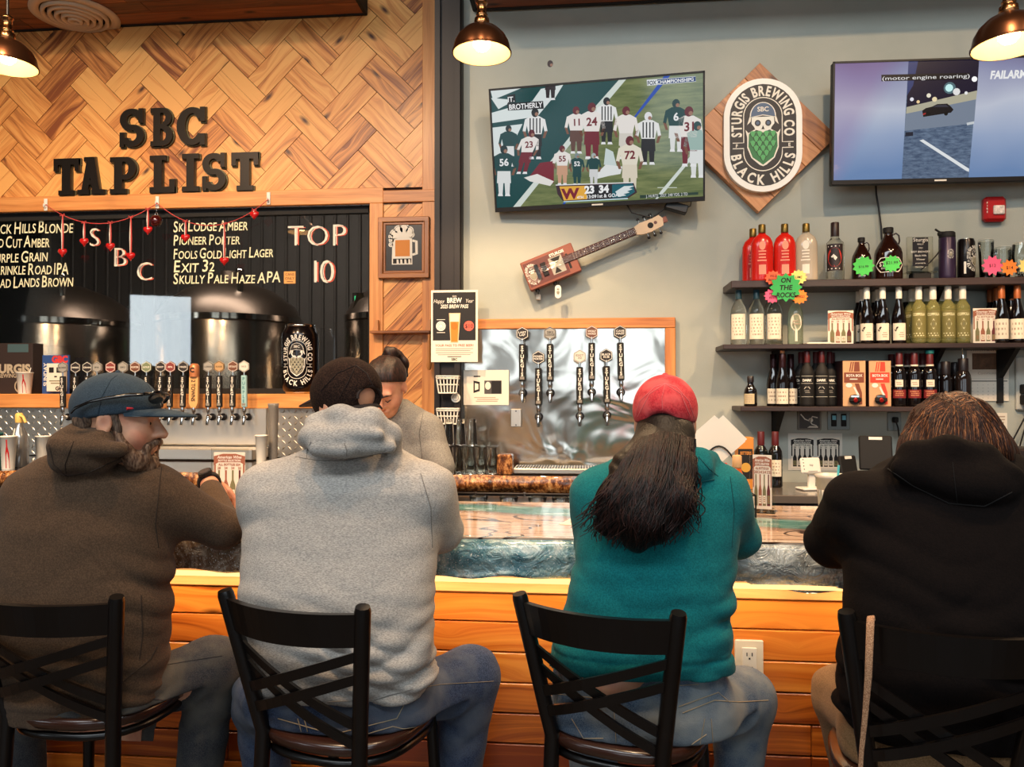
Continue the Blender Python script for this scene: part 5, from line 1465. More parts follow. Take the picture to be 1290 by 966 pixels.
setb(p, [(1092, 4.105, Z2), (1112, 4.105, Z2), (1132.5, 4.105, Z2), (1086.5, 4.183, Z2), (1082, 4.26, Z2), (1106, 4.183, Z2), (1102, 4.26, Z2), (1141, 4.26, Z2)],
  ['white-capped red wine first in the front row beside the menu card', 'white-capped red wine in the middle of its front row', 'white-capped red wine standing next to the pale white wine', 'white-capped red wine behind the first of its front row', 'rearmost white-capped red wine next to the menu card', 'white-capped red wine behind the middle of its front row', 'rearmost white-capped red wine behind the middle pair', 'red wine mostly hidden behind the pale white wines'])
PGOLD = mat('pale_gold_print', (226, 220, 176), .6)
def art_cop(f, w, h):
 f.rect(-w, 0, w, h, mat('wine_label_olive', (120, 112, 62), .6), 0, 10)
 f.text('COPPOLA', 0, h * .86, h * .10, PGOLD, 1, .03, width=w * 1.5); f.poly([(0, h * .70), (w * .34, h * .50), (0, h * .30), (-w * .34, h * .50)], PGOLD, 1); f.poly([(0, h * .6), (w * .15, h * .50), (0, h * .40), (-w * .15, h * .50)], OLIVE, 2); scribble(f, -w * .7, w * .7, h * .04, h * .2, 2, PGOLD, 1)
H = hgt(1177, 362, 4.12, Z2)
p = bottle('white_wine_bottle', '', 'bottle', 'pale white wine on the middle shelf', 'bordeaux', H, WWINE, (.78, WCAP, 1.16), (.10, .58, 1.1, None, art_cop), rscale=.95)
LW = ['first', 'second', 'third', 'last']
setb(p, [(1157.5, 4.105, Z2), (1175.5, 4.105, Z2), (1194.5, 4.105, Z2), (1213, 4.105, Z2), (1149, 4.19, Z2), (1167.5, 4.19, Z2), (1187, 4.19, Z2), (1206, 4.19, Z2)],
  ['%s pale white wine in the front row counted from the dark reds' % q for q in LW] + ['%s pale white wine in the back row counted from the dark reds' % q for q in LW])
H = hgt(1260, 361, 4.12, Z2)
p = bottle('red_wine_bottle', '', 'bottle', 'copper-capped red wine on the middle shelf', 'burgundy', H, GREENG, (.78, OCAP, 1.14), (.07, .42, 1.0, CREAM, art_plain(3, 9)), rscale=.88)
setb(p, [(1262, 4.105, Z2), (1282, 4.105, Z2), (1256, 4.19, Z2), (1248, 4.262, Z2), (1274, 4.19, Z2)], ['copper-capped red wine in front beside the menu card', 'copper-capped red wine in front at the photo edge', 'copper-capped red wine behind the menu card edge', 'rearmost copper-capped red wine behind the menu card', 'copper-capped red wine in the back row by the shelf post'])
t = bottle('sauce_bottle', 'small dark bottle with cream label alone at the lowest shelf end', 'bottle', None, 'squat', hgt(945, 474, 4.12, Z3), GREENG, (.80, BCAP, 1.1), (.08, .42, .9, mat('tan_label', (196, 178, 140), .7), art_plain(4, 11)), rscale=.88)
t.location = (at(945.5, 500, 4.12).x, 4.12, Z3); t.rotation_euler = (0, 0, -.5)
H = hgt(985, 446, 4.12, Z3)
p = bottle('red_wine_bottle', '', 'bottle', 'cream-labelled dark wine on the lowest shelf', 'burgundy', H, GREENG, (.74, mat('foil_dark', (48, 22, 24), .25, .5), 1.1), (.05, .34, 1.0, CREAM, art_plain(3, 13)), rscale=.92)
setb(p, [(985.5, 4.105, Z3), (974, 4.17, Z3), (996, 4.17, Z3)], ['cream-labelled dark wine with a cork, foremost of its three', 'cream-labelled dark wine nearest the small sauce bottle', 'cream-labelled dark wine next to the matte black bottles'])
b = MB(); b.cyl((0, 0, H * 1.005), (0, 0, H * 1.06), .012, mat('cork', (176, 120, 80), .8), 10); b.build('cork', p)
SILV = mat('silver_print', (196, 190, 176), .5)
def art_black(f, w, h):
 f.rect(-w, 0, w, h, SOOT, 0, 10); scribble(f, -w * .5, w * .5, h * .66, h * .78, 1, SILV, 1, 3)
 for y in (.03, .58, .88): f.rect(-w * .9, h * y, w * .9, h * y + .002, SILV, 1, 8)
 f.text('DARK', 0, h * .72, h * .1, LETW, 2, .04); f.line([(-w * .4, h * .36), (-w * .2, h * .44), (w * .2, h * .44), (w * .4, h * .36)], .003, SILV, 1); scribble(f, -w * .4, w * .4, h * .18, h * .32, 2, mat('print_grey', (130, 124, 116), .8), 1)
H = hgt(1016, 443, 4.12, Z3)
p = bottle('red_wine_bottle', '', 'bottle', 'matte black wine bottles on the lowest shelf', 'cab', H, SOOT, (.80, RCAP, 1.12), (.16, .60, 1.0, None, art_black), rscale=.82)
setb(p, [(1016.5, 4.105, Z3), (1035, 4.105, Z3), (1009, 4.187, Z3), (1027.5, 4.187, Z3), (1045, 4.187, Z3), (1048, 4.262, Z3)], ['matte black wine bottle in front, nearer the cream-labelled trio', 'matte black wine bottle in front, nearer the boxed wine', 'matte black wine bottle behind, beside the cream-labelled trio', 'matte black wine bottle behind, between the front pair', 'matte black wine bottle behind, beside the brown wine box', 'rearmost matte black wine bottle against the brown wine box'])
def winebox(x0, x1, y0, col, lab):
 cx, cz, w_, h_ = pxbox(x0, y0, x1, 513, 4.09)
 h_ = hgt((x0 + x1) / 2, y0, 4.09, Z3)
 t = thing('wine_box', lab, 'wine box', (cx, 4.155, Z3), 0, 'boxed wines on the lowest shelf')
 KR = mat('kraft', (206, 158, 116), .75); C_ = mat('box_print_%d' % col[0], col, .7); DK = mat('box_side', (52, 22, 22), .7)
 b = MB(); b.box((0, 0, h_ / 2), (w_, .13, h_), DK, ch=.002); b.box((0, -.0655, h_ / 2), (w_ * .97, .002, h_ * .98), KR)
 f = Flat()
 f.rect(-w_ * .44, h_ * .52, w_ * .42, h_ * .74, C_, 2); f.text('BOTA BOX', 0, h_ * .675, h_ * .055, LETW, 3, .03, width=w_ * .7); scribble(f, -w_ * .2, w_ * .2, h_ * .57, h_ * .62, 1, LETW, 3)
 for d in (0, .09): f.poly([(-w_ * .22 + d * w_, h_ * .76), (-w_ * .15 + d * w_, h_ * .97), (-w_ * .10 + d * w_, h_ * .97), (-w_ * .17 + d * w_, h_ * .76)], C_, 2)
 f.poly([(-w_ * .02, h_ * .76), (.02 * w_, h_ * .97), (w_ * .22, h_ * .97), (w_ * .24, h_ * .76)], C_, 2)
 f.poly([(w_ * .02, h_ * .5), (w_ * .2, h_ * .5), (w_ * .33, h_ * .3), (w_ * .34, h_ * .05), (w_ * .2, h_ * .04), (w_ * .18, h_ * .26)], C_, 2)
 f.disc(-w_ * .23, h_ * .46, w_ * .14, LETW, 3, h_ * .05); f.poly([(-.05 * w_, h_ * .42), (w_ * .02, h_ * .43), (w_ * .22, h_ * .25), (w_ * .14, h_ * .22)], LETW, 3)
 f.lay(b, X=facing((0, -.0667, 0))); b.build('carton', t)
 b = MB(); b.cyl((0, -.066, h_ * .15), (0, -.078, h_ * .15), .026, SOOT, 16); b.cyl((0, -.078, h_ * .16), (0, -.09, h_ * .13), .010, RED, 10); b.box((0, -.08, h_ * .15), (.06, .012, .02), SOOT, ch=.003); b.box((0, -.074, h_ * .22), (.045, .014, .014), CHROME, ch=.003); b.build('spigot', t)
winebox(1061.5, 1090.5, 454, (126, 66, 48), 'boxed wine with brown panel on the lowest shelf')
winebox(1094.5, 1122.5, 454, (206, 66, 48), 'boxed wine with red panel on the lowest shelf')
def art_pinot(f, w, h):
 f.rect(-w * .55, h * .62, w * .55, h, CREAM, 1, 6); scribble(f, -w * .4, w * .4, h * .7, h * .9, 2, mat('faint_print', (170, 150, 130), .8), 2)
 f.rect(-w, 0, w, h * .46, mat('label_crimson', (120, 30, 32), .6), 1, 8); scribble(f, -w * .7, w * .7, h * .1, h * .42, 3, mat('gold_print', (196, 130, 90), .6), 2)
H = hgt(1142, 445, 4.12, Z3)
p = bottle('red_wine_bottle', '', 'bottle', 'maroon-capped wine on the lowest shelf', 'bordeaux', H, GREENG, (.76, RCAP, 1.15), (.16, .50, 1.0, None, art_pinot), rscale=.98)
b = MB(); b.lathe([(.0187, H * .755), (.0187, H * .785)], CREAM, 16); b.build('neck_band', p)
setb(p, [(1132.5, 4.105, Z3), (1151.5, 4.105, Z3), (1123, 4.26, Z3), (1143, 4.19, Z3), (1162, 4.19, Z3)], ['maroon-capped red wine in front next to the red-panel wine box', 'maroon-capped red wine in front, left of the teal-capped one', 'rear maroon-capped red wine behind the red-panel wine box', 'rear maroon-capped red wine between the front pair', 'rear maroon-capped red wine beside the teal-capped one'])
o = dup(p, (at(1171.5, 500, 4.1).x, 4.10, Z3), -.3, 'maroon-capped red wine with a teal stopper on top')
b = MB(); b.lathe([(.019, H * .985), (.021, H * 1.0), (.021, H * 1.05), (1e-5, H * 1.055)], mat('teal_stopper', (36, 110, 104), .4), 14); b.build('stopper', o)
H = hgt(1190, 456, 4.12, Z3)
p = bottle('red_wine_bottle', '', 'bottle', 'black-capped dark bottles on the lowest shelf', 'round', H, GREENG, (.72, BCAP, 1.0), (.14, .42, .9, None, lambda f, w, h: (scribble(f, -w * .7, w * .7, h * .1, h * .4, 2, mat('bronze_print', (120, 92, 66), .5), 1), f.disc(0, h * .62, w * .3, mat('bronze_print', (120, 92, 66), .5), 1, h * .14))), rscale=.74)
setb(p, [(1191, 4.11, Z3), (1183, 4.2, Z3), (1203, 4.2, Z3)], ['black-capped dark bottle beside the teal-stoppered wine', 'rear black-capped dark bottle beside the teal-stoppered wine', 'rear black-capped dark bottle behind the pourer bottle'])
H = hgt(1214, 452, 4.12, Z3)
p = bottle('liqueur_bottle', '', 'bottle', None, 'round', H, mat('dark_shiny_glass', (30, 22, 20), .05, coat=.6), (.74, BCAP, .95), (.14, .34, .9, None, lambda f, w, h: scribble(f, -w * .7, w * .7, h * .1, h * .9, 3, mat('bronze_print', (120, 92, 66), .5), 1)), rscale=.9)
b = MB(); b.cyl((0, 0, H), (0, 0, H + .02), .008, CHROME, 10); b.cyl((0, 0, H + .015), (-.004, -.01, H + .055), .004, CHROME, 8, r2=.002); b.build('pourer', p)
setb(p, [(1213, 4.11, Z3)], ['glossy dark bottle with a metal pourer beside the calendar'])
cx, cz, w_, h_ = pxbox(1218, 441, 1270, 505, YR)
t = thing('wall_calendar', 'wall calendar with a brown animal photo above its month page', 'calendar', (cx, YR - .004, cz))
b = MB(); b.box((0, 0, h_ * .22), (w_, .004, h_ * .55), PAPER); f = Flat(); f.rect(-w_ * .38, h_ * .12, w_ * .38, h_ * .44, mat('calendar_photo', (92, 64, 42), .6, noise=(26, .55)), 1); f.text('Community', 0, h_ * .05, h_ * .05, mat('faint_print', (170, 150, 130), .8), 1, 0, width=w_ * .5); f.lay(b, X=facing((0, -.0022, 0)))
b.build('picture_page', t)
b = MB(); b.box((0, -.001, -h_ * .28), (w_ * .98, .003, h_ * .44), PAPER); f = Flat(); f.rect(-w_ * .46, -h_ * .12, w_ * .46, -h_ * .095, mat('print_grey', (130, 124, 116), .8), 1)
for r_ in range(5):
 for k in range(7): f.text(str(min(31, r_ * 7 + k + 1)), -w_ * .38 + w_ * .125 * k, -h_ * (.18 + .065 * r_), h_ * .022, mat('print_grey', (130, 124, 116), .8), 1, 0)
f.lay(b, X=facing((0, -.003, 0))); b.build('month_page', t)
b = MB()
for k in range(16): b.tube([(-w_ * .4 + w_ * .8 * k / 15, .001, h_ * .48), (-w_ * .4 + w_ * .8 * k / 15, -.004, h_ * .495), (-w_ * .4 + w_ * .8 * k / 15, .001, h_ * .51)], .0012, DARKM, 5)
b.cyl((0, -.003, h_ * .49), (0, .004, h_ * .53), .002, DARKM, 6); b.build('spiral', t)
cx, cz, w_, h_ = pxbox(1243, 520, 1266, 548, YR); o = MB(); o.box((0, 0, 0), (w_ * 1.2, .003, h_), PAPER); f = Flat(); scribble(f, -w_ * .5, w_ * .5, -h_ * .4, h_ * .4, 6, mat('faint_print', (170, 150, 130), .8), 1, 4); f.lay(o, X=facing((0, -.0017, 0))); tag(o.build('paper_note', loc=(cx, YR - .002, cz)), 'plain paper sheet pinned to the wall below the calendar', 'note')
t = thing('wall_picture', 'small grey framed sketch print under the lowest shelf', 'picture', (at(1019, 529, YR).x, YR, at(1019, 529, YR).z))
_, _, w_, h_ = pxbox(1004.5, 517, 1034, 542, YR)
b = MB(); b.box((0, -.006, 0), (w_, .012, h_), mat('print_grey', (130, 124, 116), .8), ch=.003); b.build('frame', t)
b = MB(); b.box((0, -.0125, 0), (w_ * .86, .002, h_ * .84), mat('print_dark', (74, 70, 68), .6)); f = Flat(); f.line([(-w_ * .38, h_ * .3), (-w_ * .2, h_ * .05), (.0, -.005), (w_ * .12, h_ * .18), (w_ * .34, h_ * .12)], .006, LETW, 1); f.line([(0, -.005), (w_ * .1, -h_ * .2), (w_ * .3, -h_ * .28)], .005, LETW, 1); f.poly([(-w_ * .1, -h_ * .38), (w_ * .36, -h_ * .38), (w_ * .34, -h_ * .3), (0, -h_ * .3)], LETW, 1); f.disc(w_ * .05, .0, .012, LETW, 1); f.lay(b, X=facing((0, -.0137, 0))); b.build('print', t)
t = thing('switch_plate', 'grey double light switch plate under the lowest shelf', 'light switch', (at(1056, 529, YR).x, YR, at(1056, 529, YR).z))
_, _, w_, h_ = pxbox(1042, 517, 1070, 542, YR)
b = MB(); b.box((0, -.004, 0), (w_, .008, h_), mat('plate_grey', (120, 126, 124), .4, .4), ch=.002); b.build('plate', t)
for sx in (-1, 1):
 b = MB(); b.box((sx * w_ * .22, -.010, 0), (w_ * .24, .006, h_ * .64), SOOT, ch=.002); b.box((sx * w_ * .22, -.0138, h_ * .12), (w_ * .16, .002, h_ * .22), mat('switch_lamp', (120, 200, 226), .4)); b.build('rocker', t)
t = thing('wall_socket', 'grey wall socket with a black plug under the lowest shelf', 'outlet', (at(1126, 531, YR).x, YR, at(1126, 531, YR).z))
b = MB(); b.box((0, -.004, 0), (.07, .008, .1), mat('plate_grey', (120, 126, 124), .4, .4), ch=.002); b.build('plate', t)
b = MB(); b.box((0, -.02, .01), (.026, .03, .03), SOOT, ch=.005); b.tube([(0, -.03, .0), (.004, -.045, -.03), (.012, -.04, -.09), (.016, -.03, -.16)], .004, SOOT, 6); b.build('plug', t)
t = thing('power_strip', 'pale wall power strip with black adapters at the photo edge', 'power strip', (at(1281, 483, YR).x, YR, at(1281, 483, YR).z))
_, _, w_, h_ = pxbox(1279, 447, 1300, 514, YR)
b = MB(); b.box((.03, -.012, 0), (w_, .024, h_), mat('strip_grey', (186, 184, 174), .5), ch=.006); b.build('housing', t)
for k in (0, 1):
 b = MB(); b.box((.03, -.045, -.03 - .055 * k), (.06, .05, .05), SOOT, ch=.006); b.build('adapter', t)
for k in range(3):
 b = MB(); b.tube([(.02 + .01 * k, -.05, -.1), (.01 + .012 * k, -.06, -.17), (-.02 + .03 * k, -.05, -.24), (-.06 + .05 * k, -.04, -.33)], .004, SOOT, 6); b.build('cord', t)
# ------------------------------------------------------------------ back counter
BARK = NT('bark_edge'); co = BARK.coord()
n_ = BARK.noise(BARK.scale(co, (1, 1, .6)), 46.0, 5.0, 0.7)
BARK.l(BARK.ramp(n_, [(0.32, rgba((40, 20, 12))), (0.48, rgba((104, 58, 28))), (0.58, rgba((176, 118, 66))), (0.7, rgba((216, 172, 116)))]), BARK.b.inputs['Base Color'])
BARK.b.inputs['Roughness'].default_value = .25; BARK.b.inputs['Coat Weight'].default_value = .5
BARK.bump(n_, .6, .01); BARK = BARK.m
CY0 = 3.92
CZT, CZB = at(660, 599, CY0).z, at(660, 620, CY0).z
CXL, CXR = -4.6, at(905, 600, CY0).x
t = thing('back_counter', 'long back counter with a glittering brown bark edge below the steel tap panel', 'counter', (0, CY0, 0))
m = MB(); vs, fs = [], []
N = 160
for i in range(N + 1):
 x = CXL + (CXR - CXL) * i / N
 for k in range(7):
  a = k / 6
  vs.append((x, -.02 * math.sin(PI * a) + .006 * wav(x * 3, a * 5), CZT + (CZB - CZT) * a - .004 * wav(x * 2, 3)))
for i in range(N):
 for k in range(6): fs.append((i * 7 + k, i * 7 + k + 1, i * 7 + 8 + k, i * 7 + 7 + k))
m.add(vs, fs, BARK, True); m.build('bark_edge', t)
m = MB(); DKTOP = mat('counter_top_dark', (40, 28, 24), 0.12, coat=.5)
m.box(((CXL + XC0) / 2, (4.86 - CY0) / 2, CZT - .022), (XC0 - CXL, 4.86 - CY0 - .012, .036), DKTOP); m.box(((XC0 + CXR) / 2, (4.20 - CY0) / 2, CZT - .022), (CXR - XC0, 4.2 - CY0 - .012, .036), DKTOP); m.build('worktop', t)
m = MB(); m.box(((CXL + CXR) / 2, .12, (CZB) / 2), (CXR - CXL, .2, CZB), SOOT); m.build('cabinet_front', t)
RY0 = 3.72
RZ = at(1000, 624, RY0).z
xr0 = at(905, 600, CY0).x + .02
t = thing('register_counter', 'grey topped register counter under the bottle shelves', 'counter', (xr0, RY0, 0))
m = MB(); m.box(((3.3 - xr0) / 2, (YR - RY0) / 2 - .01, RZ - .02), (3.3 - xr0, YR - RY0 - .02, .04), mat('counter_grey', (96, 88, 82), .18, coat=.3), ch=.004); m.build('worktop', t)
m = MB(); m.box(((3.3 - xr0) / 2, .25, (RZ - .04) / 2), (3.3 - xr0, .44, RZ - .04), mat('counter_front', (38, 30, 28), .5)); m.box(((3.3 - xr0) / 2, .022, RZ - .06), (3.3 - xr0, .02, .028), mat('rail_grey', (86, 76, 70), .35, .4)); m.build('cabinet_front', t)
# ------------------------------------------------------------------ steel tap panel with its pine frame
q = NT('polished_steel'); co = q.coord()
h_ = q.math('ADD', q.noise(q.scale(co, (1.2, 1, 1.5)), 2.4, 2.0, 0.45, 0.8), q.math('MULTIPLY', q.noise(co, 7.0, 1.5, 0.4), .12))
q.b.inputs['Base Color'].default_value = rgba((206, 198, 186)); q.b.inputs['Metallic'].default_value = 1; q.b.inputs['Roughness'].default_value = .16
q.bump(h_, .34, .05); PSTEEL = q.m
YP = YR - .02
px0, px1 = at(582, 500, YP).x, at(838, 500, YP).x
pz1 = at(720, 414, YP).z
t = thing('tap_panel', 'rippled polished steel wall panel with pine frame holding seven taps', 'tap panel', ((px0 + px1) / 2, YR, 0))
m = MB(); m.box((0, -.008, (pz1 + CZT) / 2), (px1 - px0, .012, pz1 - CZT), PSTEEL); m.build('steel_sheet', t)
fw = at(851, 500, YP).x - px1
m = MB(); fz = at(720, 401, YP).z - pz1
m.box((fw / 2, -.016, pz1 + fz / 2), (px1 - px0 + fw, .032, fz), PINE2, ch=.004, grain=0, tone=.7); m.box(((px1 - px0) / 2 + fw / 2, -.0165, (pz1 + CZT) / 2), (fw, .032, pz1 - CZT - .002), PINE2, ch=.004, grain=2, tone=.7); m.build('pine_frame', t)
HEXB = mat('badge_dark', (40, 32, 30), .5)
def hexpts(r_, a0=PI / 6): return [(r_ * math.cos(a0 + PI / 3 * i), r_ * math.sin(a0 + PI / 3 * i)) for i in range(6)]
BADGES = {'dark': (HEXB, LETW), 'grey': (mat('badge_grey', (150, 146, 138), .5), INK), 'brown': (mat('badge_brown', (104, 62, 44), .5), LETW), 'tan': (mat('badge_tan', (176, 140, 96), .5), INK), 'pale': (mat('badge_pale', (206, 200, 188), .5), mat('print_grey', (130, 124, 116), .8)), 'red': (mat('badge_red', (124, 52, 48), .5), LETW), 'green': (mat('badge_green', (112, 122, 92), .5), LETW)}
def tap(label, x, Y, z, badge, words, group, tilt=0.0, style='sturgis'):
 """faucet centred on (x, z) at wall face Y, handle standing above it"""
 t = thing('beer_tap', label, 'beer tap', (x, Y, z), 0, group)
 b = MB(); b.cyl((0, .0, 0), (0, -.012, 0), .024, DARKM, 18); b.cyl((0, -.01, 0), (0, -.05, 0), .012, CHROME, 12); b.build('shank', t)
 b = MB(); b.ball((0, -.06, 0), (.014, .016, .018), CHROME, 12, 8); b.tube([(0, -.062, -.005), (0, -.07, -.022), (0, -.078, -.052)], [.012, .010, .0085], CHROME, 10); b.cyl((0, -.06, .01), (0, -.06, .045), .007, CHROME, 10); b.lathe([(.010, .03), (.013, .045), (.010, .066)], CHROME, 12, c=(0, -.06, 0)); b.build('faucet', t)
 X = Matrix.Translation((0, -.06, .062)) @ Matrix.Rotation(tilt, 4, 'Y')
 b = MB(); f = Flat(.0005)
 if style == 'sturgis' or style == 'pale':
  BB = SOOT if style == 'sturgis' else mat('handle_pale_blue', (150, 186, 186), .5)
  b.box((0, 0, .105), (.036, .022, .206), BB, X, ch=.004)
  f.column('STURGIS' if style == 'sturgis' else 'PURPLE', 0, .2, .0205, (.0245 if style == 'sturgis' else .0285), LETW if style == 'sturgis' else mat('handle_teal_print', (70, 120, 126), .5), 1, .03, .95)
  f.rect(-.012, .012, .012, .028, mat('print_grey', (130, 124, 116), .8), 1); f.lay(b, X=X @ facing((0, -.0115, 0)))
  b.build('handle', t)
  b = MB(); f = Flat(.0005); bg, fg = BADGES[badge]
  b.cyl((0, 0, .205), (0, 0, .24), .006, CHROME, 8, X=X)
  b.prism(hexpts(.038, PI / 6), .010, bg, X @ facing((0, .005, .265))); f.line(hexpts(.034, PI / 6), .003, fg, 1, True)
  for k, w_ in enumerate(words): f.text(w_, 0, .007 * (len(words) - 1) - .014 * k, .011, fg, 1, .02, width=min(.05, .011 * len(w_)))
  f.lay(b, X=X @ facing((0, -.0052, .265))); b.build('badge', t)
 else:
  WD = mat('handle_maple', (214, 160, 100), .5)
  b.prism([(-.016, 0), (.016, 0), (.03, .03), (.03, .2), (-.03, .2), (-.03, .03)], .022, WD, X @ facing((0, .011, 0))); f.text('2 TOWNS', 0, .11, .026, INK, 1, .03, rot=-PI / 2, width=.14); f.lay(b, X=X @ facing((0, -.0115, 0)))
  b.build('handle', t)
  b = MB(); b.lathe([(.03, .2), (.032, .23), (.03, .27), (.02, .285), (1e-5, .287)], mat('handle_copper', (190, 120, 76), .4, .3), 16, X=X); f = Flat(.0005); f.text('C', 0, .245, .03, INK, 1, .05); f.lay(b, X=X @ facing((0, -.0325, 0))); b.build('badge', t)
 return t
UP = 'taps on the steel wall panel'
for i, (px, py, bd, wd, tl, lab) in enumerate([(659, 495, 'dark', ['LAST', 'LAP'], .0, 'upper-row tap at the far end of the steel panel, dark badge'), (693.5, 495, 'grey', ['SKI', 'LODGE'], .0, 'second upper-row tap on the steel panel, grey badge'),
  (745.5, 494, 'brown', ['WOLF', 'HOLE'], .0, 'third upper-row tap on the steel panel, brown badge'), (782, 494, 'dark', ['CAVE', 'HAZE'], -.02, 'upper-row tap nearest the red cap on the steel panel'),
  (679, 525, 'dark', ['PIONEER', 'PORTER'], .0, 'first lower-row tap on the steel panel, dark badge'), (730.5, 524, 'pale', ['EXIT', '32'], .0, 'middle lower-row tap on the steel panel, pale badge'), (764.5, 523, 'dark', ['BLACK', 'ICE'], -.015, 'last lower-row tap on the steel panel, dark badge')]):
 c = at(px, py, YR - .02)
 tap(lab, c.x, YR - .015, c.z, bd, wd, UP, tl)
cx, cz, w_, h_ = pxbox(584, 466, 641, 510, YP - .01)
b = MB(); b.box((0, 0, 0), (w_, .002, h_), PAPER); f = Flat()
f.rect(-w_ * .04, -h_ * .18, w_ * .34, h_ * .2, mat('print_dark', (74, 70, 68), .6), 1); f.rect(w_ * .12, -h_ * .18, w_ * .34, h_ * .2, INK, 2); f.poly([(-w_ * .28, -h_ * .16), (-w_ * .14, -h_ * .1), (-w_ * .14, h_ * .16), (-w_ * .28, h_ * .2)], INK, 1); f.poly([(-w_ * .25, -h_ * .08), (-w_ * .17, -h_ * .05), (-w_ * .17, h_ * .1), (-w_ * .25, h_ * .13)], PAPER, 2); f.disc(w_ * .04, 0.01, .016, PAPER, 2, .022); scribble(f, -w_ * .28, -w_ * .1, h_ * .28, h_ * .36, 1, INK)
scribble(f, -w_ * .28, w_ * .3, -h_ * .42, -h_ * .26, 3, mat('faint_print', (170, 150, 130), .8)); f.lay(b, X=facing((0, -.0012, 0)))
tag(b.build('notice_sheet', loc=(cx, YP - .009, cz)), 'paper notice with dark photos taped to the steel panel', 'notice')
cx, cz, w_, h_ = pxbox(643, 515, 657, 538, YP - .02)
t = thing('steel_plate', 'small brushed metal cover plate on the steel panel', 'cover plate', (cx, YP - .004, cz))
b = MB(); b.box((0, -.008, 0), (w_, .016, h_), STEEL, ch=.004); b.build('plate', t)
b = MB();
for sz in (-1, 1): b.cyl((0, -.016, sz * h_ * .38), (0, -.018, sz * h_ * .38), .004, DARKM, 8)
b.build('screw', t)
dx0, dx1 = at(648, 590, 4.1).x, at(836, 590, 4.1).x
t = thing('drip_tray', 'long slotted steel drip tray on the counter under the panel taps', 'drip tray', ((dx0 + dx1) / 2, 4.1, CZT - .004))
b = MB(); b.box((0, 0, .018), (dx1 - dx0, .20, .03), STEEL, ch=.006); b.build('tray', t)
b = MB()
for k in range(52): b.box((-(dx1 - dx0) / 2 + .02 + (dx1 - dx0 - .04) * k / 51, 0, .035), (.006, .16, .004), DARKM)
b.build('grating', t)
def pint(label, x, y, z, H=.14, r_=.0275):
 t = thing('pint_glass', label, 'glass', (x, y, z), 0, 'upturned pint glasses on the back counter')
 b = MB(); pr = [(r_, 0), (r_ * .96, H * .3), (r_ * .76, H)]
 b.lathe(pr, CLEARG, 20); b.lathe([(r_, 0), (r_ + .001, .003), (r_ - .004, 0)], CHROME, 20, close=False); b.build('glass', t); return t
g0 = None
pos = []
for k in range(5): pos.append((at(566 + 13.6 * k, 590, 4.00).x, 4.00, CZT - .004, 'front row'))
for k in range(4): pos.append((at(566 + 14 * k, 590, 4.10).x, 4.10, CZT - .004, 'back row'))
for k in range(3): pos.append((at(566 + 14.5 * k, 590, 4.05).x, 4.045, CZT - .004 + .148, 'upper tier'))
ORD = ['first', 'second', 'third', 'fourth', 'fifth']
cnt = {}
b = MB(); b.box((at(592, 590, 4.05).x, 4.05, CZT + .140), (.30, .09, .006), glassy('acrylic', (250, 250, 246)), ch=.001)
tag(b.build('rack_sheet'), 'clear sheet carrying the upper tier of upturned pint glasses', 'sheet')
for (x, y, z, row) in pos:
 k = cnt.get(row, 0); cnt[row] = k + 1
 lb = '%s upturned pint glass of the %s, counted from the bartender' % (ORD[k], row)
 if g0 is None: g0 = pint(lb, x, y, z)
 else: dup(g0, (x, y, z), 0, lb)
cx, cz, w_, h_ = pxbox(627, 571, 646, 597, 3.99)
t = thing('wood_block', 'rough dark wooden block at the end of the pint glasses', 'wood block', (cx, 4.0, CZT - .004))
b = MB(); b.box((0, 0, h_ / 2), (w_, .1, h_), BARK, ch=.008); b.build('block', t)
zl = at(640, 633.5, 3.36).z
t = thing('bar_well', 'dark steel well ledge behind the bar holding small glass dishes', 'bar well', (at(660, 630, 3.4).x, 3.42, 0))
b = MB(); b.box((0, 0, zl / 2), (1.5, .34, zl), mat('well_dark', (34, 28, 26), .3, .5), ch=.006); b.build('cabinet', t)
b = MB(); b.cyl((-.74, .15, zl + .012), (.74, .15, zl + .012), .006, DARKM, 10)
for k in range(7): b.cyl((-.7 + .23 * k, .15, zl), (-.7 + .23 * k, .15, zl + .02), .006, CHROME, 8)
b.build('rail', t)
d0 = None
for px, lb in ((603, 'clear glass dish behind the bar, nearest the bartender'), (641, 'second clear glass dish behind the bar from the bartender'), (677, 'third clear glass dish behind the bar from the bartender'), (707, 'clear glass dish behind the bar nearest the teal hoodie')):
 x = at(px, 630, 3.34).x
 if d0 is None:
  d0 = thing('glass_dish', lb, 'dish', (x, 3.34, zl), 0, 'small glass dishes behind the bar')
  b = MB(); b.lathe([(.03, 0), (.036, .004), (.042, .03), (.040, .032), (.033, .008), (1e-5, .008)], CLEARG, 20); b.build('glass', d0)
 else: dup(d0, (x, 3.34, zl), 0, lb)
# ------------------------------------------------------------------ tap wall on the left
DIA = mat('diamond_plate', (200, 190, 176), .36, 1.0)
YD = 4.90
zd0, zd1 = CZT, LEDB
m = MB(); m.box(((-4.9 + XT0) / 2, YD + .01, (zd0 + zd1) / 2), (XT0 + 4.9, .02, zd1 - zd0), DIA)
st = .040
nx, nz = int((XT0 + 4.9) / st), int((zd1 - zd0) / st)
for i in range(nx):
 for k in range(nz):
  x, z = -4.88 + st * i + (st / 2), zd0 + st * (k + .5)
  a = PI / 4 if (i + k) % 2 else -PI / 4
  L, W_ = .019, .006
  c_, s_ = math.cos(a), math.sin(a)
  pts = [(L, 0), (0, W_), (-L, 0), (0, -W_)]
  P = [(x + u * c_ - v * s_, YD, z + u * s_ + v * c_) for u, v in pts] + [(x, YD - .004, z)]
  m.add(P, [(0, 1, 4), (1, 2, 4), (2, 3, 4), (3, 0, 4)], DIA)
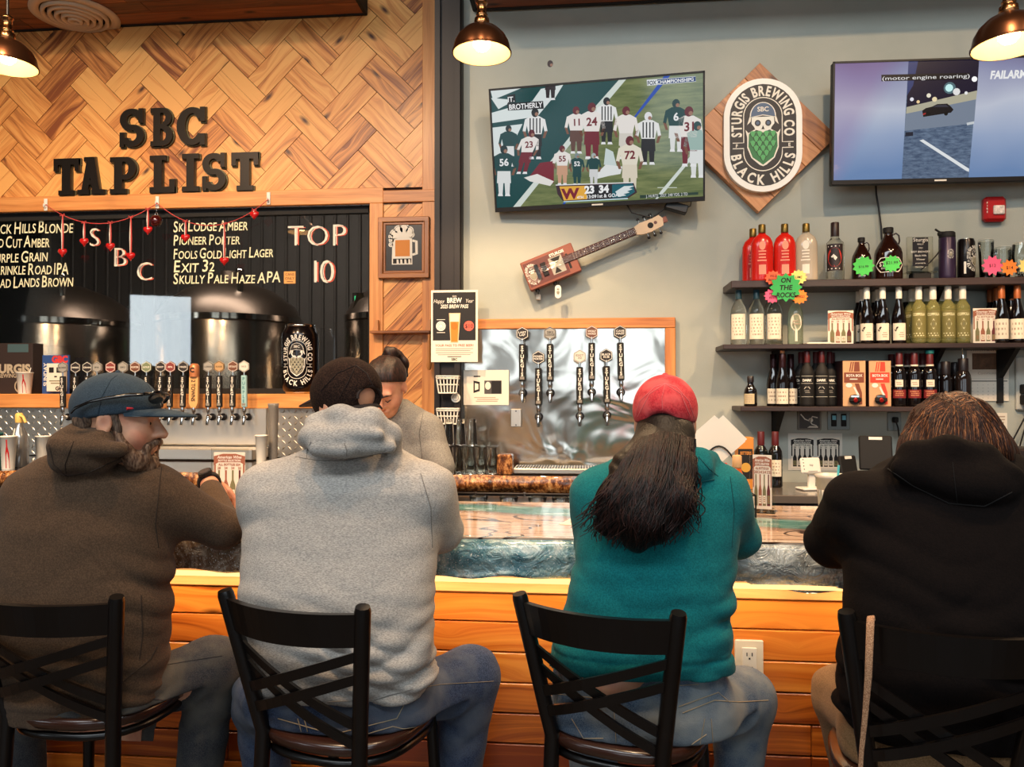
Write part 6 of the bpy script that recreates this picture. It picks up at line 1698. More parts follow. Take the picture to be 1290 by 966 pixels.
o = m.build('diamond_plate_panel'); tag(o, 'raised diamond plate metal panel under the window ledge', 'metal panel')
YS = 4.84
sx0, sx1 = at(78, 540, YS).x, at(336, 540, YS).x
t = thing('tap_wall', 'brushed steel tap box with a row of taps below the brew house window', 'tap box', ((sx0 + sx1) / 2, YS, 0))
zs1 = at(270, 514, YS).z
b = MB(); b.box((0, .03, (zs1 + CZT + .08) / 2), (sx1 - sx0, .058, zs1 - CZT - .08), STEEL, ch=.006); b.build('steel_box', t)
b = MB(); b.box((0, -.09, CZT + .035), (sx1 - sx0, .24, .07), STEEL, ch=.006)
b.build('drip_tray', t)
hexx = [(87, 'grey'), (102, 'dark'), (117, 'dark'), (129, 'grey'), (146, 'red'), (162, 'grey'), (177, 'brown'), (191, 'green'), (208, 'dark'), (220, 'red'), (236, 'dark'), (250, 'wood'), (268, 'grey'), (282, 'tan'), (298, 'brown'), (313, 'pale')]
wds = ['BLONDE', 'AMBER', 'GRAIN', 'IPA', 'BROWN', 'SKI', 'PORTER', 'GOLD', 'EXIT', 'APA', 'HAZE', '', 'LODGE', 'ROCK', 'STOUT', '003']
names = ['first', 'second', 'third', 'fourth', 'fifth', 'sixth', 'seventh', 'eighth', 'ninth', 'tenth', 'eleventh', 'twelfth', 'thirteenth', 'fourteenth', 'fifteenth', 'last']
for k, (px, bd) in enumerate(hexx):
 c = at(px, 525, YS)
 if bd == 'wood': lab = 'maple tap handle with copper top in the long tap row'
 elif k == 15: lab = 'pale blue tap handle at the end of the long tap row'
 else: lab = '%s tap of the long row, black handle with %s badge' % (names[k], {'grey': 'grey', 'dark': 'dark', 'red': 'red', 'brown': 'brown', 'green': 'green', 'tan': 'tan', 'pale': 'pale'}[bd])
 tap(lab, c.x, YS, c.z, bd if bd != 'wood' else 'dark', [wds[k]], 'taps under the brew house window', random.uniform(-.015, .015), 'wood' if bd == 'wood' else 'pale' if k == 15 else 'sturgis')
Yc = 4.985
cx, cz, w_, h_ = pxbox(356.5, 409, 401, 494, Yc)
zb = LEDT
H = cz + h_ / 2 - zb
R_ = w_ / 2
t = thing('display_can', 'oversized black display can with white skull emblem on the window ledge', 'display can', (cx, Yc, zb), .12)
CANB = mat('display_can_black', (26, 18, 18), .2, .5, coat=.4)
b = MB(); b.lathe([(R_ * .80, .012), (R_ * .90, .02), (R_ * .98, .05), (R_, .075), (R_, H * .83), (R_ * .985, H * .87), (R_ * .80, H * .965)], CANB, 44, close=False); b.build('can_body', t)
b = MB(); b.lathe([(1e-5, .0), (R_ * .74, .0), (R_ * .80, .004), (R_ * .81, .014)], CHROME, 40, close=False); b.lathe([(R_ * .80, H * .962), (R_ * .82, H * .975), (R_ * .82, H), (R_ * .77, H), (R_ * .75, H * .98), (1e-5, H * .98)], CHROME, 40, close=False); b.build('can_end', t)
f = Flat(.0008); f.place(.005, H * .48, H * .84, LOGOW)
b = MB(); f.lay(b, fn=on_cyl(R_ + .0006, 0)); b.build('emblem', t)
cx, cz, w_, h_ = pxbox(-22, 432, 41, 496, 4.98)
t = thing('display_box', 'dark brown display box with pale brewery lettering at the ledge end', 'display box', (cx, 5.035, LEDT))
b = MB(); hh = cz + h_ / 2 - LEDT; b.box((0, 0, hh / 2), (w_, .11, hh), mat('dark_carton', (46, 32, 28), .6), ch=.003); b.build('carton', t)
b = MB(); f = Flat(); f.text('STURGIS', w_ * .02, hh * .50, hh * .17, mat('tan_print', (176, 160, 136), .7), 1, .05, width=w_ * .88); f.text('BREWING CO', w_ * .06, hh * .36, hh * .08, mat('tan_print', (176, 160, 136), .7), 1, .02, width=w_ * .6); f.disc(w_ * .28, hh * .15, .05, mat('tan_print', (176, 160, 136), .7), 1); f.disc(w_ * .28, hh * .15, .042, mat('dark_carton', (46, 32, 28), .6), 2); f.place(w_ * .28, hh * .15, .08, LOGOW, 0, 3); f.rect(w_ * .0, hh * .82, w_ * .42, hh * .98, mat('blue_window', (66, 88, 92), .5), 1); f.lay(b, X=facing((0, -.0555, 0))); b.build('print', t)
def cup(name, label, px0, px1, ytop, Y, z, straw=True, red=True, mt=None, H=None):
 cx = at((px0 + px1) / 2, 500, Y).x; r_ = (at(px1, 500, Y).x - at(px0, 500, Y).x) / 2
 H = H or at((px0 + px1) / 2, ytop, Y).z - z
 t = thing(name, label, 'cup', (cx, Y, z))
 b = MB(); b.lathe([(r_ * .72, 0), (r_ * .74, .003), (r_ * .97, H * .96), (r_ * 1.02, H * .965), (r_ * 1.02, H), (r_ * .95, H), (r_ * .72, .01), (1e-5, .01)], mt or WHITE, 24, close=False); b.build('cup_body', t)
 if red:
  b = MB(); f = Flat(); f.poly([(r_ * .25, H * .04), (r_ * .7, H * .04), (r_ * .66, H * .5), (r_ * .5, H * .7), (r_ * .5, H * .9), (r_ * .36, H * .9), (r_ * .36, H * .7), (r_ * .25, H * .5)], RED, 1); f.lay(b, fn=lambda u, v, d: on_cyl(r_ * (.72 + .25 * v / H) + .001, 0)(u, v, d)); b.build('printed_mark', t)
 if straw:
  b = MB(); b.cyl((0, 0, .02), (r_ * .7, .01, H * 1.22), .0035, WHITE, 8); b.build('straw', t)
 return t
cup('paper_cup', 'white paper cup with red mark and straw on the window ledge', 22, 40, 469, 4.918, LEDT)
cx, cz, w_, h_ = pxbox(50, 447, 84, 496, 4.95)
hh = cz + h_ / 2 - LEDT
t = thing('leaflet_rack', 'blue, red and white leaflet display standing on the window ledge', 'leaflet display', (cx, 4.96, LEDT))
LB = mat('leaflet_blue', (38, 70, 128), .6)
b = MB(); b.box((0, .02, hh / 2), (w_, .012, hh), LB); f = Flat(); f.text('GBC', w_ * .16, hh * .9, hh * .17, mat('leaflet_red', (196, 48, 40), .6), 1, .06, width=w_ * .6); f.text('SUNDAY', -w_ * .38, hh * .5, hh * .11, LETW, 1, .02, rot=PI / 2); f.lay(b, X=facing((0, .0135, 0))); b.build('back_panel', t)
b = MB(); b.box((w_ * .14, -.01, hh * .42), (w_ * .66, .03, hh * .72), PAPER, ch=.002); f = Flat(); f.rect(-w_ * .1, hh * .54, w_ * .08, hh * .68, INK, 1); f.rect(w_ * .18, hh * .54, w_ * .36, hh * .68, INK, 1); f.rect(w_ * .1, hh * .42, w_ * .2, hh * .46, INK, 1); scribble(f, -w_ * .1, w_ * .4, hh * .24, hh * .36, 2, OLIVE); f.text('GC', w_ * .28, hh * .14, hh * .1, INK, 1, .05); f.lay(b, X=facing((0, -.0255, 0))); b.build('leaflet', t)
ZC = CZT - .004
t = thing('pourer_bottle', 'clear bottle with a yellow pourer standing by the diamond plate', 'bottle', (at(24, 560, 4.15).x, 4.15, ZC))
Hh = at(24, 520, 4.15).z - ZC
b = MB(); b.lathe([(.045, 0), (.05, .006), (.05, Hh * .52), (.042, Hh * .62), (.02, Hh * .76), (.017, Hh * .84)], mat('steel_bottle', (150, 150, 150), .2, .7), 20); b.build('bottle_body', t)
b = MB(); b.lathe([(.02, Hh * .82), (.022, Hh * .86), (.022, Hh * .96), (.014, Hh), (1e-5, Hh)], mat('pourer_yellow', (222, 178, 96), .5), 14); b.tube([(.01, -.01, Hh * .95), (.04, -.02, Hh * .93), (.055, -.02, Hh * .82)], .008, mat('pourer_yellow', (222, 178, 96), .5), 8); b.build('pourer', t)
cup('paper_cup', 'white paper cup with straw on the counter at the photo edge', 2, 20, 549, 4.02, ZC, True, True)
cup('foam_cup', 'white foam cup by the diamond plate behind the brown hoodie', 46, 62, 549, 4.3, ZC, False, False)
cup('cup_stack', 'tall stack of clear plastic cups beside the steel tap box', 338, 351, 508, 4.55, ZC, False, False, mat('cup_clear', (214, 206, 196), .1, trans=.7))
cup('foam_cup', 'white foam cup standing between the cup stack and tap box', 322, 337, 548, 4.45, ZC, False, False)
cup('teal_cup', 'teal cup cut by the photo edge on the back counter', -10, 3, 545, 4.1, ZC, False, False, mat('cup_teal', (36, 92, 88), .5))
for px0_, px1_, y0_, y1_, lab in ((549.5, 577, 474, 495, 'upper white wire basket hooked on the dark column'), (550, 577, 515, 534, 'lower white wire basket hooked on the dark column')):
 Yb = 4.14
 cx, cz, w_, h_ = pxbox(px0_, y0_, px1_, y1_, Yb)
 t = thing('wire_basket', lab, 'basket', (cx, Yb + .06, cz), 0, 'white baskets on the dark column')
 b = MB()
 W2, H2 = w_ / 2, h_ / 2
 for k, (zz, s_) in enumerate([(H2, 1.0), (H2 * .75, .98), (0, .9), (-H2, .8)]):
  b.tube([(-W2 * s_, -.06 * s_, zz), (W2 * s_, -.06 * s_, zz), (W2 * s_, .0, zz), (-W2 * s_, .0, zz)], .005 if k < 2 else .004, WHITE, 6, closed=True)
 for k in range(7):
  u = -1 + k / 3
  b.cyl((W2 * u, -.06, H2), (W2 * u * .8, -.048, -H2), .004, WHITE, 6)
 b.box((0, -.03, -H2), (w_ * .8, .05, .004), WHITE); b.build('wire_frame', t)
 b = MB(); b.box((.01, -.03, -H2 * .35), (w_ * .5, .04, h_ * .45), SOOT, ch=.006); b.build('contents', t)
c = at(574, 501, 4.19)
b = MB(); b.cyl((0, .002, 0), (0, -.006, 0), .026, WHITE, 24); f = Flat(); f.line([(.016 * math.cos(a), .016 * math.sin(a)) for a in [2 * PI * i / 16 for i in range(16)]], .002, mat('print_grey', (130, 124, 116), .8), 1, True); f.lay(b, X=facing((0, -.0062, 0)))
tag(b.build('round_sticker', loc=(c.x, 4.197, c.z)), 'small round white sticker between the two wire baskets', 'sticker')
# ------------------------------------------------------------------ right counter goods
t = thing('paper_sleeve', 'clear sleeve with two printed wine lists pinned to the wall', 'notice', (*at(1027, 570, YR - .004)[:1], YR - .003, at(1027, 569, YR).z))
_, _, w_, h_ = pxbox(993, 546, 1061, 592, YR)
b = MB(); b.box((0, .001, 0), (w_, .001, h_), mat('sleeve', (206, 202, 192), .3)); b.build('sleeve', t)
for sx in (-1, 1):
 b = MB(); b.box((sx * w_ * .24, -.001, -.006), (w_ * .42, .001, h_ * .84), PAPER); menu_art(w_ * .42, h_ * .84, True).lay(b, X=facing((sx * w_ * .24, -.002, -.006))); b.build('printed_list', t)
zr = RZ
cx = at(1021, 600, 3.95).x
t = thing('card_reader', 'white card reader on an upright stand on the register counter', 'card reader', (cx, 3.95, zr), .25)
hh = at(1021, 576, 3.95).z - zr
b = MB(); b.box((0, 0, .006), (.12, .09, .012), WHITE, ch=.005); b.build('base', t)
b = MB(); b.box((.01, .01, hh * .35), (.035, .02, hh * .7), WHITE, ch=.004); b.build('stand', t)
b = MB(); X = Matrix.Translation((0, 0, hh * .74)) @ Matrix.Rotation(-.25, 4, 'X'); b.box((0, 0, 0), (.105, .016, hh * .5), WHITE, X, ch=.007); f = Flat()
for k in range(4): f.disc(-.04, .03 - .016 * k, .003, INK, 1, n=8)
f.text('tap', 0, .004, .012, INK, 1, 0); f.rect(-.02, -.03, .03, -.027, mat('print_grey', (130, 124, 116), .8), 1); f.lay(b, X=X @ facing((0, -.0083, 0))); b.build('terminal', t)
def monitor(label, x0, x1, y0, y1, Y, rz, back=True):
 cx, cz, w_, h_ = pxbox(x0, y0, x1, y1, Y)
 t = thing('register_screen', label, 'register screen', (cx, Y, zr), rz)
 hh = cz + h_ / 2 - zr
 X = Matrix.Translation((0, 0, hh - h_ / 2)) @ Matrix.Rotation(-.2, 4, 'X')
 b = MB(); b.box((0, 0, 0), (w_, .02, h_), SOOT, X, ch=.006); b.build('screen_case', t)
 b = MB(); b.box((0, -.0108, h_ * .42), (w_ * .4, .002, .014), WHITE, X); b.build('sticker', t)
 b = MB(); b.box((0, .05, .008), (w_ * .6, .14, .016), SOOT, ch=.005); b.box((0, .045, (hh - h_ / 2) / 2), (.05, .03, hh - h_ / 2), SOOT, X=Matrix.Rotation(.12, 4, 'X'), ch=.004); b.build('foot', t)
monitor('black register screen standing behind the black hoodie shoulder', 1083, 1123, 549, 592, 3.95, -.2)
monitor('low dark card printer screen beside the white card reader', 1054, 1083, 574, 606, 3.9, .5)
cx, cz, w_, h_ = pxbox(1262, 545, 1310, 640, 3.85)
t = thing('receipt_printer', 'dark register block with a pale label at the photo edge', 'register', (cx, 3.9, zr))
b = MB(); b.box((0, 0, .11), (w_, .2, .22), mat('register_dark', (40, 32, 32), .4), ch=.01); b.build('case', t)
b = MB(); b.box((-w_ * .25, -.102, .13), (w_ * .3, .004, .07), mat('faint_print', (170, 150, 130), .8)); f = Flat(); f.rect(-w_ * .36, .115, -w_ * .14, .125, INK, 1); f.rect(-w_ * .38, .10, -w_ * .12, .103, INK, 1); f.lay(b, X=facing((0, -.1045, 0))); b.build('label', t)
H = at(966, 544, 4.05).z - zr
p = bottle('red_wine_bottle', '', 'bottle', 'dark wine bottles on the register counter', 'bordeaux', H, GREENG, (.76, RCAP, 1.15), (.2, .5, 1.0, CREAM, art_plain(4, 21)), rscale=1.0)
setb(p, [(958, 4.05, zr), (976, 4.05, zr)], ['dark wine bottle on the counter nearer the orange carton', 'dark wine bottle on the counter beside the shelf bracket post'])
cx, cz, w_, h_ = pxbox(929, 551, 949, 600, 3.95)
t = thing('spirit_carton', 'orange and black carton standing behind the condiment holder', 'carton', (cx, 3.98, zr))
hh = cz + h_ / 2 - zr
b = MB(); b.box((0, 0, hh / 2), (w_, .08, hh), mat('carton_orange', (206, 132, 54), .6), ch=.002); b.build('carton', t)
b = MB(); f = Flat(); f.rect(-w_ * .48, hh * .2, w_ * .42, hh * .78, INK, 1); f.text('BITTERS', 0, hh * .7, .016, mat('carton_orange', (206, 132, 54), .6), 2, .03, width=w_ * .7); f.disc(0, hh * .42, w_ * .3, mat('carton_gold', (200, 150, 60), .6), 2); f.lay(b, X=facing((0, -.0405, 0))); b.build('print', t)
# ------------------------------------------------------------------ things standing on the bar
def on_bar(px, py): return atz(px, py, BARZ + .001)
c = on_bar(960, 646)
menu_card('wine menu in a clear stand on the bar beside the teal hoodie', 944.5, 976, 568, 646, c.y, BARZ + .001, -.35, True)
c = on_bar(290, 637)
menu_card('wine menu card on the bar between brown and grey hoodies', 266, 312, 565, 637, c.y, BARZ + .001, 0.05, True)
c = on_bar(1050, 664)
cx = at(1051, 640, c.y).x; hh = at(1051, 598, c.y).z - BARZ
t = thing('plastic_cup', 'frosted plastic cup with a teal straw in front of the black hoodie', 'cup', (cx, c.y, BARZ + .001))
b = MB(); FR = mat('frosted_plastic', (226, 218, 204), .35, trans=.35); r_ = 22 * c.y / 970 * 1.0
b.lathe([(r_ * .7, 0), (r_ * .72, .003), (r_ * .95, hh * .93), (r_, hh * .94), (r_, hh), (r_ * .95, hh), (r_ * .70, .01), (1e-5, .01)], FR, 28, close=False); b.build('cup_body', t)
b = MB(); b.cyl((0, 0, .02), (.012, -.01, hh * 1.18), .004, mat('straw_teal', (90, 196, 206), .4), 8); b.build('straw', t)
b = MB(); b.lathe([(r_ * .70, .012), (r_ * .9, hh * .72), (1e-5, hh * .72)], mat('ice_water', (222, 216, 206), .3, trans=.4), 24, close=False); b.build('drink', t)
cY = 2.92
c0 = at(912, 640, cY)
t = thing('condiment_caddy', 'black wire condiment caddy on the bar behind the teal hoodie', 'caddy', (c0.x, cY, BARZ + .001))
b = MB(); b.box((0, 0, .006), (.2, .14, .01), SOOT, ch=.004); b.build('tray', t)
b = MB()
for zz in (.03, .08): b.tube([(-.1, -.07, zz), (.1, -.07, zz), (.1, .07, zz), (-.1, .07, zz)], .003, SOOT, 6, closed=True)
for sx in (-1, 1):
 for sy in (-1, 1): b.cyl((sx * .1, sy * .07, 0), (sx * .1, sy * .07, .08), .003, SOOT, 6)
ht = at(905, 563, cY).z - BARZ
b.tube([(-.085 + .17 * i / 16 - .012, .034, .08 + (ht - .08) * math.sin(PI * min(1, max(0, i / 16))) ** .55) for i in range(17)], .003, SOOT, 6); b.build('wire_frame', t)
c = at(928.5, 600, cY - .03)
hh = at(928, 573, cY - .03).z - BARZ - .014
t = thing('sauce_bottle', 'hot sauce bottle with tan cap and orange label in the caddy', 'bottle', (c.x, cY - .03, BARZ + .014))
b = MB(); b.lathe([(.022, 0), (.024, .004), (.024, hh * .62), (.015, hh * .76), (.012, hh * .8)], mat('hot_sauce', (196, 84, 30), .15, coat=.5), 18); b.build('bottle_body', t)
b = MB(); b.lathe([(.016, hh * .78), (.0175, hh * .8), (.017, hh * .98), (.012, hh), (1e-5, hh)], mat('cap_tan', (206, 160, 110), .5), 16); b.build('cap', t)
b = MB(); f = Flat(); f.rect(-.026, hh * .08, .026, hh * .6, mat('label_gold', (222, 160, 66), .6), 0, 8); f.rect(-.026, hh * .26, .026, hh * .42, RED, 1, 8); f.text('Hot', 0, hh * .5, .014, RED, 2, .02); f.lay(b, fn=on_cyl(.0246, 0)); b.build('label', t)
c = at(915, 596, cY)
t = thing('sauce_bottle', 'red sauce bottle with white mark behind the hot sauce', 'bottle', (at(914, 600, cY + .02).x, cY + .02, BARZ + .014))
b = MB(); b.lathe([(.026, 0), (.03, .004), (.03, .11), (.02, .13), (.012, .15)], mat('ketchup_red', (172, 22, 20), .25, coat=.4), 18); b.build('bottle_body', t)
b = MB(); b.lathe([(.014, .148), (.014, .155), (.005, .175), (1e-5, .176)], mat('ketchup_red', (172, 22, 20), .25), 14); b.build('cap', t)
for k, (pts, Yp, lab) in enumerate([([(900, 523), (939, 556), (899, 591), (862, 556)], 2.96, 'front white paper menu tilted on its corner in the caddy'), ([(911, 523), (941, 553), (905, 586), (872, 556)], 2.97, 'rear white paper menu tilted on its corner in the caddy')]):
 P = [at(x, y, Yp) for x, y in pts]
 base = P[2]
 b = MB(); b.prism([(p.x - base.x, p.z - base.z) for p in P], .0012, mat('paper_bright', (232, 224, 210), .8), facing((0, 0, 0)))
 tag(b.build('paper_menu', loc=base), lab, 'menu', 'white paper menus in the caddy')
c = on_bar(720, 658)
b = MB(); b.box((0, 0, .001), (.10, .16, .0015), PAPER, X=Matrix.Rotation(-.3, 4, 'Z')); f = Flat(); scribble(f, -.03, .03, -.05, .05, 6, mat('faint_print', (170, 150, 130), .8)); f.lay(b, X=Matrix.Translation((0, 0, .0019)) @ Matrix.Rotation(-.3, 4, 'Z'))
tag(b.build('paper_bill', loc=(c.x + .03, c.y + .02, BARZ)), 'white paper slip lying on the bar beside the teal hoodie', 'paper')
# ------------------------------------------------------------------ bar chairs
CHB = mat('chair_black_metal', (10, 6, 5), 0.32, 0.0, coat=.15)
SEATW = wood('seat_wood', (52, 26, 16), (38, 19, 12), (22, 11, 7), rough=0.22, coat=.6, knots=False)
def chair(label, pl, pr):
 """pl, pr: pixel and depth of the two post tops; the chair stands square to them"""
 L, R_ = at(*pl), at(*pr)
 mid = (L + R_) / 2
 d = R_ - L
 rz = math.atan2(d.y, d.x)
 hw = math.hypot(d.x, d.y) / 2
 zt = mid.z
 t = thing('bar_chair', label, 'chair', (0, 0, 0), rz, 'black cross-back bar chairs')
 back = V((-math.sin(rz), math.cos(rz), 0))
 o = V((mid.x, mid.y, 0)) + back * .28
 t.location = (o.x, o.y, 0)
 SZ = .70
 yb, yt = -.20, -.28
 def post(f, s):      # f 0 seat .. 1 top
  return V((s * (hw * (.72 + .28 * f)), yb + (yt - yb) * f, SZ + (zt - SZ) * f))
 for s in (-1, 1):
  b = MB()
  b.tube([V((s * hw * .80, yb - .03, 0)), post(-.02, s), post(.15, s), post(.5, s), post(.97, s), post(1, s)], [.019, .021, .021, .021, .021, .018], CHB, 12)
  b.build('back_post', t)
  b = MB(); b.tube([V((s * .17, .15, SZ - .03)), V((s * .20, .19, 0))], [.018, .016], CHB, 10); b.build('leg', t)
 def bow(u, f, bw):   # u -1..1 along the back
  p = post(f, u if abs(u) > 1e-6 else 1e-6)
  p.x = u * hw * (.72 + .28 * f)
  p.y -= bw * (1 - u * u)
  return p
 b = MB(); vs, fs = [], []
 n = 14
 f0, f1 = (zt - .105 - SZ) / (zt - SZ), (zt - .018 - SZ) / (zt - SZ)
 for i in range(n + 1):
  u = -.97 + 1.94 * i / n
  for f, dy in ((f0, -.010), (f1, -.010), (f1, .010), (f0, .010)):
   p = bow(u, f, .055); vs.append((p.x, p.y + dy, p.z))
 for i in range(n):
  for k in range(4): fs.append((4 * i + k, 4 * i + (k + 1) % 4, 4 * i + 4 + (k + 1) % 4, 4 * i + 4 + k))
 b.add(vs, fs, CHB); b.build('top_rail', t)
 F = lambda z: (z - SZ) / (zt - SZ)
 k = (zt - SZ) / .40
 for (a, c, lift) in ((.95, .757, .0), (.896, .70, .0), (.828, .963, .012), (.77, .90, .012)):
  b = MB(); vs, fs = [], []
  for i in range(11):
   u = -.95 + 1.9 * i / 10
   z = SZ + k * ((a + (c - a) * i / 10) - .70) + .0
   for dz, dy in ((-.014, -.005), (.014, -.005), (.014, .005), (-.014, .005)):
    p = bow(u, max(0, F(z + dz)), .04); vs.append((p.x, p.y + dy - lift + .006, z + dz))
  for i in range(10):
   for q in range(4): fs.append((4 * i + q, 4 * i + (q + 1) % 4, 4 * i + 4 + (q + 1) % 4, 4 * i + 4 + q))
  b.add(vs, fs, CHB); b.build('cross_slat', t)
 def se(r_, y0=.0, n=44):
  P = []
  for i in range(n):
   a = 2 * PI * i / n
   c_, s_ = math.cos(a), math.sin(a)
   e = 2 / 2.6
   P.append((r_ * abs(c_) ** e * (1 if c_ > 0 else -1), y0 + r_ * abs(s_) ** e * (1 if s_ > 0 else -1)))
  return P
 b = MB(); vs, fs = [], []
 rings = [(.205, SZ - .038), (.222, SZ - .03), (.226, SZ - .012), (.218, SZ), (.17, SZ - .004), (.08, SZ - .010), (.001, SZ - .011)]
 for r_, z in rings: vs += [(x, y, z) for x, y in se(r_)]
 for i in range(len(rings) - 1):
  for q in range(44): fs.append((i * 44 + q, i * 44 + (q + 1) % 44, (i + 1) * 44 + (q + 1) % 44, (i + 1) * 44 + q))
 b.add(vs, fs, SEATW, True); b.build('seat', t)
 b = MB(); b.tube([(x, y, SZ - .055) for x, y in se(.205)], .012, CHB, 8, closed=True); b.build('seat_frame', t)
 b = MB(); b.tube([(-.19, -.2, .28), (.19, -.2, .28), (.19, .18, .28), (-.19, .18, .28)], .011, CHB, 8, closed=True); b.build('foot_rail', t)
 return t
chair('black cross-back bar chair under the person in the brown hoodie', (-46, 746, 1.96), (147, 749, 1.94))
chair('black cross-back bar chair under the person in the grey hoodie', (283, 745, 1.95), (457, 762, 1.83))
chair('black cross-back bar chair under the person in the teal hoodie', (654, 750, 2.0), (855, 769, 1.86))
chd = chair('black cross-back bar chair with a tan strap over its back rail', (1066, 770, 1.80), (1326, 793, 1.70))
# ------------------------------------------------------------------ organic surfaces from distance fields
class Sdf:
 def __init__(s, h=0.008):
  s.h, s.ops = h, []
 def _add(s, fn, lo, hi, k, mode):
  s.ops.append((fn, np.array(lo, float), np.array(hi, float), k, mode)); return s
 def cone(s, a, b, ra, rb, k=.02, mode='u', flat=None):
  a, b = np.array(a, float), np.array(b, float)
  ab = b - a; L2 = max(float(ab @ ab), 1e-9); R_ = max(ra, rb)
  def fn(X, Y, Z):
   t = np.clip(((X - a[0]) * ab[0] + (Y - a[1]) * ab[1] + (Z - a[2]) * ab[2]) / L2, 0, 1)
   return np.sqrt((X - a[0] - t * ab[0]) ** 2 + (Y - a[1] - t * ab[1]) ** 2 + (Z - a[2] - t * ab[2]) ** 2) - (ra + (rb - ra) * t)
  return s._add(fn, np.minimum(a, b) - R_, np.maximum(a, b) + R_, k, mode)
 def chain(s, pts, rs, k=.02):
  for i in range(len(pts) - 1): s.cone(pts[i], pts[i + 1], rs[i], rs[i + 1], k)
  return s
 def ell(s, c, r, k=.02, R=None, mode='u'):
  c, r = np.array(c, float), np.array(r, float)
  M = np.eye(3) if R is None else np.array(R)
  ext = np.sqrt((M ** 2) @ (r ** 2))
  def fn(X, Y, Z):
   x, y, z = X - c[0], Y - c[1], Z - c[2]
   u = (x * M[0, 0] + y * M[1, 0] + z * M[2, 0]) / r[0]
   v = (x * M[0, 1] + y * M[1, 1] + z * M[2, 1]) / r[1]
   w = (x * M[0, 2] + y * M[1, 2] + z * M[2, 2]) / r[2]
   k0 = np.sqrt(u * u + v * v + w * w) + 1e-9
   k1 = np.sqrt((u / r[0]) ** 2 + (v / r[1]) ** 2 + (w / r[2]) ** 2) + 1e-9
   return k0 * (k0 - 1) / k1
  return s._add(fn, c - ext, c + ext, k, mode)
 def rows(s, rows, k=.02, n=2.5, grow=0.0):
  """stack of rounded sections: (z, x centre, half width, y centre, half depth)"""
  A = np.array(sorted(rows), float)
  zs = A[:, 0]
  def fn(X, Y, Z):
   z = np.clip(Z, zs[0], zs[-1])
   cx, a, cy, b = [np.interp(z, zs, A[:, i]) for i in (1, 2, 3, 4)]
   a = a + grow; b = b + grow
   q = ((np.abs(X - cx) / a) ** n + (np.abs(Y - cy) / b) ** n) ** (1 / n)
   d = (q - 1) * np.minimum(a, b)
   dz = np.maximum(np.maximum(Z - zs[-1], zs[0] - Z), -1)
   return np.where(dz > 0, np.sqrt(np.maximum(d, 0) ** 2 + dz ** 2) + np.minimum(np.maximum(d, dz), 0), np.maximum(d, dz))
  lo = [min(A[:, 1] - A[:, 2]), min(A[:, 3] - A[:, 4]), zs[0]]
  hi = [max(A[:, 1] + A[:, 2]), max(A[:, 3] + A[:, 4]), zs[-1]]
  return s._add(fn, np.array(lo) - grow, np.array(hi) + grow, k, 'u')
 def field(s, pad=.03):
  us = [o for o in s.ops if o[4] == 'u']
  lo = np.min([o[1] for o in us], 0) - pad; hi = np.max([o[2] for o in us], 0) + pad
  n = np.ceil((hi - lo) / s.h).astype(int) + 1
  ax = [lo[i] + s.h * np.arange(n[i]) for i in range(3)]
  F = np.full(n, 0.5, np.float32)
  for fn, a, b, k, mode in s.ops:
   e = k + 3 * s.h
   i0 = np.clip(np.floor((a - e - lo) / s.h).astype(int), 0, n); i1 = np.clip(np.ceil((b + e - lo) / s.h).astype(int) + 1, 0, n)
   if np.any(i1 <= i0): continue
   sl = tuple(slice(p, q) for p, q in zip(i0, i1))
   X, Y, Z = ax[0][sl[0]][:, None, None], ax[1][sl[1]][None, :, None], ax[2][sl[2]][None, None, :]
   d = fn(X, Y, Z).astype(np.float32)
   f = F[sl]
   if mode == 'u':
    h = np.maximum(k - np.abs(f - d), 0) / max(k, 1e-6); F[sl] = np.minimum(f, d) - h * h * k * .25
   else:
    d = -d; h = np.maximum(k - np.abs(f - d), 0) / max(k, 1e-6); F[sl] = np.maximum(f, d) + h * h * k * .25
  return lo, ax, F
 def mesh(s, post=None, smooth=2):
  lo, ax, F = s.field()
  if post is not None: F = post(ax[0][:, None, None], ax[1][None, :, None], ax[2][None, None, :], F)
  return nets(F, lo, s.h, smooth)
